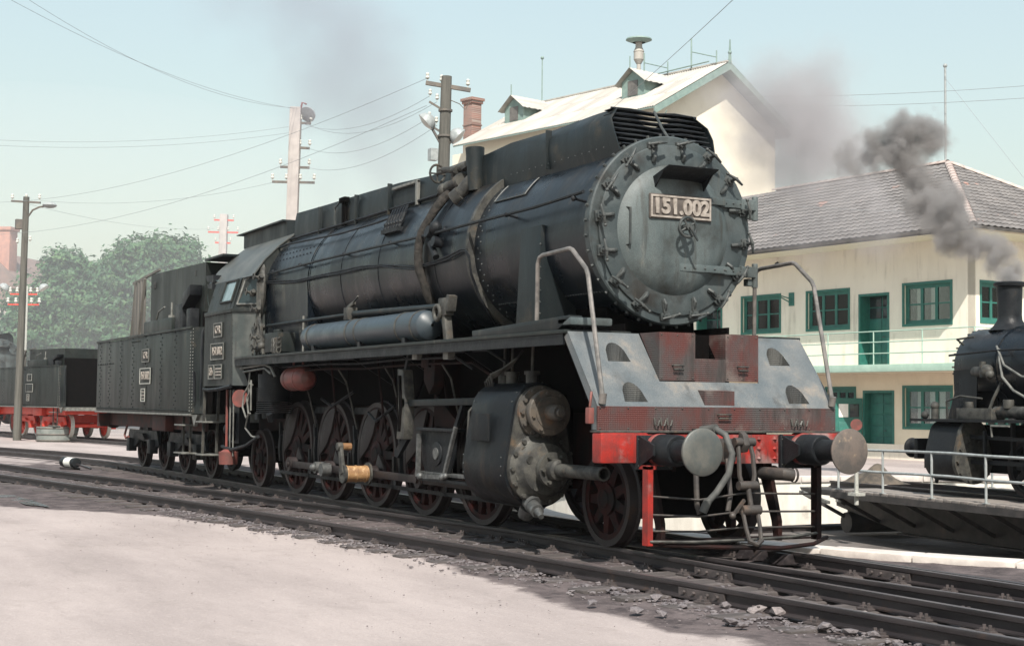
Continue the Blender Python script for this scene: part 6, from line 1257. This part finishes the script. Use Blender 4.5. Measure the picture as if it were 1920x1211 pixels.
def tree(label, loc, h, lobes, n, seed, ls=.30):
    h *= 1.24; lobes = [((c[0]*1.24, c[1]*1.24, c[2]*1.24), q_*1.24*.92) for c, q_ in lobes]
    r = random.Random(seed); t = thing('chestnut_tree', label, 'tree', loc, 0, 'trees behind the tender')
    tk = MB().tube([(0, 0, -.3), (.1, .05, h*.25), (0, .1, h*.5)], [.42, .30, .2], 10)
    for k in range(7):
        a = k*.9; c = lobes[k % len(lobes)][0]; tk.tube([(0, .05, h*(.22+.04*k)), (c[0]*.5+.3*cos(a), c[1]*.5+.3*sin(a), (h*.3+c[2])*.55), (c[0]*.9, c[1]*.9, c[2]*.95)], [.16, .11, .04], 7)
    tk.obj('trunk', M['bark'], t)
    vs = np.zeros((n*4, 3)); fs = []
    for i in range(n):
        c, rr = lobes[min(int(r.random()*len(lobes)), len(lobes)-1)]
        d = Vector((r.gauss(0, 1), r.gauss(0, 1), r.gauss(0, 1))).normalized(); q = rr*(r.random()**.25)
        # clumps: pull towards a coarse lattice direction so that tufts and gaps form
        lump = 1+.30*sin(d.x*7+c[0]*3)*sin(d.y*6+c[1])+.20*sin(d.z*8+c[2]*2+d.x*4)
        p = Vector((c[0]+d.x*q*lump, c[1]+d.y*q*lump, c[2]+d.z*q*.82*lump))
        nn = (d+Vector((r.gauss(0, .6), r.gauss(0, .6), .5+r.gauss(0, .5)))).normalized(); u = nn.cross(Vector((r.gauss(0, 1), r.gauss(0, 1), r.gauss(0, 1)))).normalized(); w_ = nn.cross(u); s = ls*r.uniform(.6, 1.35)
        k = i*4; vs[k] = p-u*s; vs[k+1] = p-w_*s*.5+u*s*.1; vs[k+2] = p+u*s-nn*s*.25; vs[k+3] = p+w_*s*.5+u*s*.1
        fs.append((k, k+1, k+2, k+3))
    me = bpy.data.meshes.new('crown'); me.from_pydata(vs.tolist(), [], fs); me.materials.append(M['leaf']); me.shade_smooth()
    link('crown', me, t); return t
def lobeset(seed, n, cx, cy, cz, sx, sy, sz, r0, r1):
    r = random.Random(seed); return [((cx+r.uniform(-sx, sx), cy+r.uniform(-sy, sy), cz+r.uniform(-sz, sz)), r.uniform(r0, r1)) for _ in range(n)]
tb1 = at(287, 700, 92); tb2 = at(128, 700, 94)
tree('round leafy tree directly behind the large tender', (tb1.x, tb1.y, -.1), 10, [((0, 0, 7.2), 2.9), ((-1.4, -1.2, 7.4), 1.9), ((1.5, 1.2, 6.9), 1.9), ((0, .9, 8.5), 1.5), ((-.3, -.8, 8.3), 1.5), ((.8, 2.0, 5.4), 1.8), ((-.6, -2.2, 5.3), 1.9), ((0, 0, 4.4), 2.6), ((1, -1, 3.5), 2.1)], 30000, 3, .165)
tree('broad leafy tree left of the round tree, behind the distant tender', (tb2.x, tb2.y, -.1), 9, [((0, -.4, 6.2), 2.4), ((-.6, -1.9, 5.9), 1.6), ((.5, .8, 7.2), 1.5), ((0, -.3, 8.0), 1.3), ((-.4, 1.6, 5.6), 2.0), ((.6, -2.4, 4.6), 1.7), ((0, 0, 4.0), 2.4), ((.4, 2.0, 3.6), 1.9), ((-.3, -2.0, 3.2), 1.8)], 28000, 9, .16)
tree('low dark tree seen between tender and trees', (-76.0, 16.5, -.1), 6, [((0, 0, 4.0), 2.2), ((1, 1.2, 3.6), 1.8), ((-1, -1.4, 3.3), 1.9), ((0, 0, 2.2), 2.2)], 11000, 12, .17)

M['pole'] = mat('weathered_wood_pole', (.070, .068, .060), (.115, .11, .096), 3, .85, stretch=(4, 4, .25), bump=.4)
M['concrete'] = mat('pale_concrete_mast', (.40, .365, .345), (.33, .30, .285), 2, .85, bump=.2, streak=((.22, .20, .185), 5, .5, .5, .7, .7))
M['porcelain'] = mat('porcelain_insulator', (.55, .55, .50), rough=.25)
M['darkiron'] = mat('dark_cross_arm', (.09, .085, .08), (.14, .12, .10), 5, .7)
def insul(parent, p, s=1.): MB().cyl(p, Vector(p)+Vector((0, 0, .10*s)), .012*s, n=6).lathe([(.06*s, .03*s), (.09*s, .055*s), (.13*s, .05*s), (.14*s, .035*s), (.19*s, .05*s), (.22*s, .03*s), (.23*s, .001)], p, (0, 0, 1), 10).obj('insulator', M['porcelain'], parent)
RT = CR.copy(); RT.z = 0; RT.normalize()            # a horizontal direction across the view, for cross arms
# ---- pole with two lamps behind the tender
b_ = at(822, 310, 38); p0 = Vector((b_.x, b_.y, -.15))
UP1 = thing('utility_pole', 'dark wooden utility pole with cross arm and two round lamps behind the locomotive', 'utility pole', p0)
MB().tube([(0, 0, -.3), (.10, .05, 5), (.21, .10, 9.95)], [.20, .17, .135], 12).obj('pole', M['pole'], UP1)
ax = lambda k, z: Vector((.021*z, .010*z, z))+RT*k
MB().bar(ax(-.52, 9.78), ax(.62, 9.60), .10, .10).obj('cross_arm', M['darkiron'], UP1)
for k in (-.48, -.12, .55): insul(UP1, ax(k, 9.82-.15*(k+.5)), 1)
for z in (9.2, 8.62): 
    MB().bar(ax(.0, z-.15), ax(-.42, z+.10), .05, .05).obj('side_arm', M['darkiron'], UP1)
    for k in (-.40, -.22): insul(UP1, ax(k, z+.10+(.12 if k < -.3 else 0)), .9)
for z in (9.05, 8.4, 7.55): MB().lathe([(0, .16), (0, .18), (.05, .18), (.05, .16)], ax(0, z), (0, 0, 1), 14).obj('pole_band', M['darkiron'], UP1)
MB().tube([ax(.1, 9.35), ax(.35, 9.25), ax(.5, 9.1), ax(.6, 9.3)], .012, 5).obj('jumper_wire', M['darkiron'], UP1)
def bell_lamp(parent, base, tip, r):
    base, tip = Vector(base), Vector(tip); d = (tip-base).normalized(); down = (d*.6+Vector((0, 0, -.8))).normalized()
    a = MB().tube([base, base*.4+tip*.6+Vector((0, 0, .05)), tip], .035, 7).obj('lamp_arm', M['darkiron'], parent)
    MB().lathe([(-.22, .05), (-.2, .10), (-.12, r*.8), (0, r), (.03, r)], tip, down, 20).obj('lamp_shade', M['hand'], a)
    MB().lathe([(.02, r*.97), (.05, r*.8), (.09, r*.35), (.10, .001)], tip, down, 20).obj('lamp_glass', M['porcelain'], a)
bell_lamp(UP1, ax(-.05, 8.15), ax(-.47, 8.78), .26); bell_lamp(UP1, ax(.05, 8.15), ax(.34, 8.42), .24)
MB().box(-.1, .1, -.1, .1, 0, .3).obj('switch_box', M['hand'], UP1).matrix_local = T(*(ax(-.28, 7.8)))
# ---- concrete masts
def mast(label, u, v0, D, h, wd, arms, lamp=False, red=False):
    q = at(u, v0, D); t = thing('concrete_mast', label, 'mast', (q.x, q.y, -.15))
    top = q.z+.15; lean = Vector((RT.x, RT.y, 0))*.016
    P = lambda k, z: lean*z + RT*k + Vector((0, 0, z))
    MB().bar(P(0, -.3), P(0, top), wd, wd, up=(RT.x, RT.y, 0)).obj('mast_shaft', M['concrete'], t, bevel=.03)
    for z, a, b in arms:
        MB().bar(P(a, top-z), P(b, top-z-.02), .09, .09).obj('cross_arm', M['redbright'] if red else M['darkiron'], t)
        n = 4 if b-a > 1.4 else 2
        for i in range(n): insul(t, P(a+(b-a)*i/(n-1)*.98+.01, top-z+.04), 1.3)
    if lamp:
        MB().tube([P(.18, top-.15), P(.24, top+.2), P(.42, top+.14)], .04).obj('lamp_arm', M['redtank'], t)
        MB().lathe([(-.1, .1), (0, .32), (.08, .33), (.10, .001)], P(.50, top-.25), (.5, -.6, -.5), 20).obj('lamp_shade', M['hand'], t)
    return t, lambda k, z: t.location + P(k, top-z)
m1, m1p = mast('tall pale concrete mast with lamp and cross arms above the locomotive cab', 545, 202, 60, 13, .44, [(.62, .2, .62), (1.62, .2, .6), (2.40, -.55, .62), (3.0, -.85, .85)], True)
m2, m2p = mast('slim hazy mast with red cross arms beyond the tender', 414, 402, 92, 13, .46, [(.35, -.6, .6), (1.1, -.95, .9), (1.75, -.5, .45)], red=True)
# ---- wooden pole with street lamp at far left
UP2 = thing('street_lamp', 'wooden lamp pole with curved lamp arm at the far left', 'lamp pole', (-47.8, .98, -.15))
L2p = lambda k, z: RT*k + Vector((RT.x*.010*z, RT.y*.010*z, z))
MB().tube([L2p(0, -.3), L2p(0, 5), L2p(0, 10.1)], [.175, .15, .125], 10).obj('pole', M['pole'], UP2)
MB().bar(L2p(-.62, 9.92), L2p(.60, 9.86), .08, .08).obj('cross_arm', M['darkiron'], UP2)
for k in (-.58, .0, .55): insul(UP2, L2p(k, 9.95), 1.2)
la = MB().tube([L2p(.05, 9.2), L2p(.28, 9.55), L2p(.55, 9.68), L2p(.8, 9.72)], .04, 7).obj('lamp_arm', M['darkiron'], UP2)
MB().ball(L2p(.98, 9.76), .30, 12, 6, (1, 1, .42)).obj('lamp_head', M['hand'], la)
MB().box(-.16, .16, -.16, .16, 0, .4).obj('switch_box', M['darkiron'], UP2).matrix_local = T(*L2p(-.24, 8.75))
insul(UP2, L2p(-.3, 8.1), 1.2); insul(UP2, L2p(.22, 8.2), 1.2)
# ---- small white post with red arms
q = at(45, 540, 72)
WP = thing('insulator_post', 'short white post with red arms and insulators near the far left lamp pole', 'post', (q.x, q.y, -.15))
MB().bar((0, 0, 0), (0, 0, q.z+.25), .36, .3).obj('post', M['paleplate'], WP, bevel=.03)
zt = q.z+.1
for z, w_ in ((zt-.25, .65), (zt-.75, .75)):
    MB().bar(RT*-w_+Vector((0, 0, z)), RT*w_+Vector((0, 0, z)), .07, .07).obj('cross_arm', M['redbright'], WP)
    for k in (-1, -.5, .5, 1): insul(WP, RT*(k*w_)+Vector((0, 0, z)), 1.5)
for s in (-1, 1): bell_lamp(WP, Vector((0, 0, zt-.1)), RT*(s*.95)+Vector((0, 0, zt+.05)), .26)
# ---- wires
M['wire'] = mat('dull_wire', (.22, .24, .25), rough=.6)
WLAB = iter(['wire from the upper left corner to the tall concrete mast', 'second wire from the upper left corner, just above the first', 'wire from the left edge to the lamp side of the concrete mast', 'lower wire from the left edge to the concrete mast',
 'wire between concrete mast and wooden pole, at the top insulator', 'wire between concrete mast and wooden pole, second from top', 'wire between concrete mast and wooden pole, third from top', 'wire between concrete mast and wooden pole, lowest one',
 'wire rising from the left edge to the wooden pole cross arm', 'wire rising from the left edge to just below the wooden pole cross arm', 'thick wire slanting down from the top edge to the corrugated roof', 'upper wire passing over the office roof to the right',
 'lower wire passing over the office roof to the right', 'thin guy wire from the roof aerial pole', 'thin wire along the tiled office roof', 'wire from the far left lamp pole to the lowest arm of the tall mast', 'wire from the far left lamp pole to the slim hazy mast'])
def wire(a, b, sag=.4, r=.006):
    a, b = Vector(a), Vector(b); n = 16
    o = MB().tube([a.lerp(b, i/n)-Vector((0, 0, sag*4*(i/n)*(1-i/n))) for i in range(n+1)], r, 4).obj('overhead_wire', M['wire'], recalc=False)
    return tag(o, next(WLAB), 'wire', 'overhead wires across the sky')
wire(at(-20, -22, 38), m1p(0, .05), .5); wire(at(20, -22, 38), m1p(.1, .02), .7)
wire(at(-20, 262, 55), m1p(-.1, .75), .3); wire(at(-20, 272, 55), m1p(-.1, 1.0), .3)
T1 = lambda k, z: UP1.location + ax(k, z)
wire(m1p(.3, .65), T1(-.4, 9.45), .5); wire(m1p(.4, .62), T1(-.22, 9.3), .6); wire(m1p(.5, 1.62), T1(-.4, 8.9), .5); wire(m1p(.5, 2.4), T1(-.2, 8.7), .5)
wire(at(-30, 380, 66), T1(-.48, 9.9), .8, .006); wire(at(-30, 440, 66), T1(-.48, 9.2), .8, .006)
wire(at(1385, -10, 34), BA+Vector((-9.5, -1.2, 15.6)), .1, .011)
wire(at(1400, 182, 56), at(1940, 160, 52), .1, .008); wire(at(1400, 200, 56), at(1940, 183, 52), .1, .008)
OM = Matrix.Translation(OF.location) @ RZ(rad(6.6))
wire(OM @ Vector((rx1-.1, ry, 13.4)), OM @ Vector((rx1+4.5, ry-1, 8.6)), .0, .008)
wire(at(1405, 380, 47), at(1850, 397, 46), .1, .008)
wire(T(*UP2.location) @ L2p(.55, 9.95), m1p(-.7, 3.0), .4, .006); wire(T(*UP2.location) @ L2p(-.5, 9.95), m2p(-.6, .9), .4, .006)

# ---- far houses at the left
M['hroof'] = mat('weathered_red_roof', (.22, .15, .13), (.16, .12, .11), 2, .85)
M['hbrick'] = mat('pinkish_brick', (.42, .22, .17), (.33, .18, .15), 3, .85)
M['hwall'] = mat('grey_plaster', (.45, .40, .37), (.36, .33, .31), 1, .9)
q = at(20, 640, 112)
HO = thing('far_house', 'hazy far house with dull roof and two brick chimneys at the left edge', 'house', (q.x, q.y, -.2), rad(-35))
MB().box(-7, 4, -4, 4, 0, 8.6).obj('wall', M['hwall'], HO)
MB().prism([(-4.5, 8.5), (4.5, 8.5), (0, 12.6)], 'x', -7.3, 4.3).obj('roof', M['hroof'], HO)
for x, y in ((2.6, -.6), (-.4, -1.6), (3.4, 1.2)): MB().box(x-.6, x+.6, y-.5, y+.5, 10.5, 14.0).box(x-.72, x+.72, y-.62, y+.62, 14.0, 14.25).obj('chimney', M['hbrick'], HO, bevel=.02)
for x in (-5, -2.2, .6, 2.8):
    for z in (1.2, 4.9): MB().box(x-.5, x+.5, -4.04, -3.98, z, z+1.6).obj('window', M['glass'], HO)
MB().tube([(3.6, -.6, 12), (3.6, -.6, 17.5)], .05).tube([(2.6, -.6, 16.8), (4.6, -.6, 16.8)], .03).obj('aerial', M['darkiron'], HO)
q = at(150, 640, 150)
H2 = thing('far_house', 'low hazy house row behind the left trees', 'house', (q.x, q.y, -.2), rad(-25))
MB().box(-14, 14, -5, 5, 0, 6).obj('wall', M['hwall'], H2); MB().prism([(-5.5, 5.9), (5.5, 5.9), (0, 9.4)], 'x', -14.5, 14.5).obj('roof', M['hroof'], H2)
for i in range(8): MB().box(-12.6+3.4*i, -11.6+3.4*i, -5.04, -4.98, 2, 3.6).obj('window', M['glass'], H2)
MB().tube([(4, 0, 9), (4, 0, 14)], .05).tube([(3, 0, 13.2), (5, 0, 13.2)], .03).obj('aerial', M['darkiron'], H2)

# ---- yard bits
d = at(131, 880, 1)-CAM; pz = CAM + d*((-.15-CAM.z)/d.z)
PI_ = thing('point_counterweight', 'black and white cylindrical point lever weight beside the rails at left', 'point weight', (pz.x, pz.y, 0), .25)
MB().box(-.30, .30, -.12, .12, -.15, -.10).obj('base', M['railhead'], PI_)
MB().cyl((-.36, 0, .02), (.36, 0, .02), .115, n=20).obj('weight', M['greasy'], PI_, bevel=.01)
MB().cyl((-.14, 0, .02), (.20, 0, .02), .119, n=20).obj('white_band', mat('white_lime_paint', (.72, .72, .68), (.6, .6, .55), 8, .6), PI_)
MB().bar((.3, 0, .0), (.9, .1, -.10), .05, .04).obj('lever', M['railhead'], PI_)
TU = thing('round_trough', 'low round ribbed trough beside the far left lamp pole', 'trough', (-45.7, 2.2, -.15))
tm = MB().lathe([(0, .75), (.0, .78), (.60, .80), (.60, .74), (.05, .72), (.05, .001)], (0, 0, 0), (0, 0, 1), 32).obj('tub', mat('grey_green_tub', (.13, .15, .14), (.20, .21, .195), 3, .7), TU)
for z in (.06, .30, .55): MB().torus((0, 0, z), (0, 0, 1), .795, .03, 32, 6).obj('hoop', M['darkiron'], tm)
q = Vector((-9.9, 12.2, 0)); dq = at(1605, 900, 1)-CAM
def on_axis(u, v, D): return at(u, v, D)
q = at(1606, 915, 29.5); zt_ = at(1606, 798, 29.5).z
DS = thing('signal_disc', 'small red disc signal on a white post behind the far buffer', 'signal', (q.x, q.y, -.2))
MB().cyl((0, 0, -.2), (0, 0, zt_+.0), .045, .035, n=10).box(-.12, .12, -.12, .12, -.02, .04).obj('post', M['paleplate'], DS)
MB().lathe([(0, .001), (0, .115), (.015, .115), (.015, .001)], (0, 0, zt_+.22), (CAM-Vector((q.x, q.y, CAM.z)))[:], 24).obj('disc', M['redtank'], DS)
q = at(1640, 905, 33)
mn = MB().grid(lambda a, b: (.6*(a*2-1), .5*(b*2-1), max(0, .36*(1-(a*2-1)**2)*(1-(b*2-1)**2))*(1+.25*sin(a*9+b*5))), 14, 10).obj('ash_heap', mat('brown_ash', (.12, .095, .072), (.05, .043, .036), 4, .9, bump=.6, bscale=12)); mn.location = (q.x, q.y, -.14)
tag(mn, 'brownish heap of ash beside the turntable, behind the far buffer', 'heap')
# ================================================================ smoke and haze
def smoke(name, blobs, dens, col, nscale, thr, step=.35, lo=.15, warp=1.0, det=3, soft=.3):
    """drifting smoke: density falls off from a chain of puffs (centre, radius, weight) and is torn by noise"""
    bm = bmesh.new()
    for c, r, wgt in blobs: bmesh.ops.create_icosphere(bm, subdivisions=1, radius=r*1.3, matrix=Matrix.Translation(c))
    h = bmesh.ops.convex_hull(bm, input=bm.verts)
    bmesh.ops.delete(bm, geom=list({g for g in h['geom_interior'] + h['geom_unused'] if isinstance(g, bmesh.types.BMVert)}), context='VERTS')
    me = bpy.data.meshes.new(name)
    hull = {f for f in h['geom'] if isinstance(f, bmesh.types.BMFace) and f.is_valid}
    bmesh.ops.delete(bm, geom=[f for f in bm.faces if f not in hull], context='FACES')
    bmesh.ops.recalc_face_normals(bm, faces=bm.faces); bm.to_mesh(me); bm.free(); o = link(name, me)
    m = bpy.data.materials.new(name+'_volume'); m.use_nodes = True; N = m.node_tree.nodes; Lk = m.node_tree.links; N.remove(N['Principled BSDF'])
    tc = N.new('ShaderNodeTexCoord')
    def noise(sc, d, out='Color'):
        n = N.new('ShaderNodeTexNoise'); n.inputs['Scale'].default_value = sc; n.inputs['Detail'].default_value = d; n.inputs['Roughness'].default_value = .62; Lk.new(tc.outputs['Object'], n.inputs['Vector']); return n.outputs[out]
    def mth(op, *a, clamp=False):
        n = N.new('ShaderNodeMath'); n.operation = op; n.use_clamp = clamp
        for i, q in enumerate(a):
            if hasattr(q, 'is_linked'): Lk.new(q, n.inputs[i])
            else: n.inputs[i].default_value = q
        return n.outputs[0]
    def vm(op, a, b):
        n = N.new('ShaderNodeVectorMath'); n.operation = op
        for i, q in enumerate((a, b)):
            if hasattr(q, 'is_linked'): Lk.new(q, n.inputs[i])
            else: n.inputs[i].default_value = q
        return n
    wv = vm('SUBTRACT', noise(nscale, det), (.5, .5, .5)); sc_ = N.new('ShaderNodeVectorMath'); sc_.operation = 'SCALE'; Lk.new(wv.outputs[0], sc_.inputs[0]); sc_.inputs['Scale'].default_value = warp
    P = vm('ADD', tc.outputs['Object'], sc_.outputs[0]).outputs[0]
    tot = None
    for c, r, wgt in blobs:
        dd = vm('DISTANCE', P, tuple(c)).outputs['Value']
        f = N.new('ShaderNodeMapRange'); f.interpolation_type = 'SMOOTHSTEP'; f.inputs[1].default_value = r*1.05; f.inputs[2].default_value = r*lo; f.inputs[4].default_value = wgt; Lk.new(dd, f.inputs[0])
        tot = f.outputs[0] if tot is None else mth('MAXIMUM', tot, f.outputs[0])
    n2 = noise(nscale*2.2, det, 'Fac')
    ff = mth('ADD', tot, mth('MULTIPLY', mth('SUBTRACT', n2, .5), 1.5))
    sp_ = N.new('ShaderNodeMapRange'); sp_.interpolation_type = 'SMOOTHSTEP'; sp_.inputs[1].default_value = thr; sp_.inputs[2].default_value = thr+soft; Lk.new(ff, sp_.inputs[0])
    cut = N.new('ShaderNodeMapRange'); cut.inputs[2].default_value = .12; Lk.new(tot, cut.inputs[0])
    dn = mth('MULTIPLY', sp_.outputs[0], mth('MULTIPLY', cut.outputs[0], mth('ADD', .25, tot)))
    pv = N.new('ShaderNodeVolumePrincipled'); pv.inputs['Color'].default_value = (*col, 1); pv.inputs['Anisotropy'].default_value = .15
    Lk.new(mth('MULTIPLY', dn, dens), pv.inputs['Density']); Lk.new(pv.outputs[0], N['Material Output'].inputs['Volume'])
    m.cycles.volume_step_rate = step
    o.data.materials.append(m); stuff(o); return o
A = lambda u, v, D, r, wgt=1.: (at(u, v, D), r, wgt)
ch_top = S.matrix_world @ Vector((-1.85, 0, 4.12))
smoke('smoke_plume', [(c_, r_*1.10, w_) for c_, r_, w_ in [(ch_top, .34, 1.), A(1892, 512, 31.6, .50), A(1868, 487, 31.9, .62), A(1835, 460, 32.3, .74), A(1800, 436, 32.8, .84), A(1770, 408, 33.2, .92), A(1735, 388, 33.8, .90), A(1790, 380, 33.2, .78, .85), A(1720, 345, 34.3, .88, 1.), A(1692, 305, 34.6, .92), A(1702, 262, 34.8, 1.0), A(1738, 252, 34.8, .86), A(1650, 282, 35.2, 1.0, .85), A(1600, 300, 36, 1.1, .62), A(1775, 345, 33.6, .7, .65)]], 5.5, (.52, .495, .485), 1.35, .32, .14, .02, 1.25, 6, .6)
smoke('smoke_drift', [A(1590, 300, 38, 2.0, .8), A(1545, 270, 40, 2.4, .9), A(1500, 230, 42, 2.7, 1.), A(1440, 205, 43, 2.6, .95), A(1480, 310, 43, 2.5, .85), A(1410, 280, 44, 2.2, .7), A(1535, 170, 42, 2.1, .8), A(1610, 350, 38, 1.9, .7), A(1650, 410, 38, 1.7, .6), A(1550, 420, 41, 2.0, .6), A(1450, 410, 43, 2.0, .5), A(1380, 180, 44, 2.0, .6)], 1.05, (.66, .63, .64), .55, .10, .5, .0, 2.4, 5, 1.0)
smoke('smoke_drift', [A(560, 0, 50, 4.4, .8), A(640, 110, 50, 4.4, .95), A(700, 200, 50, 3.4, .9), A(470, -60, 50, 4.6, .7), A(720, 280, 48, 2.8, .75), A(600, 330, 50, 3., .5)], .17, (.50, .49, .55), .3, .12, .9, .0, 3., 4, .8)
# pale smoke hanging low over the far left of the yard: even, thinning out towards its rim
def bank(p, sc, dens):
    o = MB().ball((0, 0, 0), 1, 32, 16).obj('smoke_bank', None); o.location = p; o.scale = sc
    m = bpy.data.materials.new('smoke_bank_volume'); m.use_nodes = True; N = m.node_tree.nodes; N.remove(N['Principled BSDF'])
    pv = N.new('ShaderNodeVolumePrincipled'); pv.inputs['Color'].default_value = (.95, .97, .98, 1); pv.inputs['Density'].default_value = dens; pv.inputs['Anisotropy'].default_value = .2
    m.node_tree.links.new(pv.outputs[0], N['Material Output'].inputs['Volume']); o.data.materials.append(m); return stuff(o)
bank(tuple(at(190, 560, 78)), (11, 26, 11), .012)
# thin summer haze over the whole yard
hz = MB().box(-400, 60, -220, 320, -3.2, 24.).obj('haze', None, smooth=0)
hm = bpy.data.materials.new('haze_volume'); hm.use_nodes = True; N = hm.node_tree.nodes; N.remove(N['Principled BSDF'])
pv = N.new('ShaderNodeVolumePrincipled'); pv.inputs['Color'].default_value = (.93, .97, 1, 1); pv.inputs['Density'].default_value = .0002; pv.inputs['Anisotropy'].default_value = .3
hm.node_tree.links.new(pv.outputs[0], N['Material Output'].inputs['Volume']); hz.data.materials.append(hm); stuff(hz)
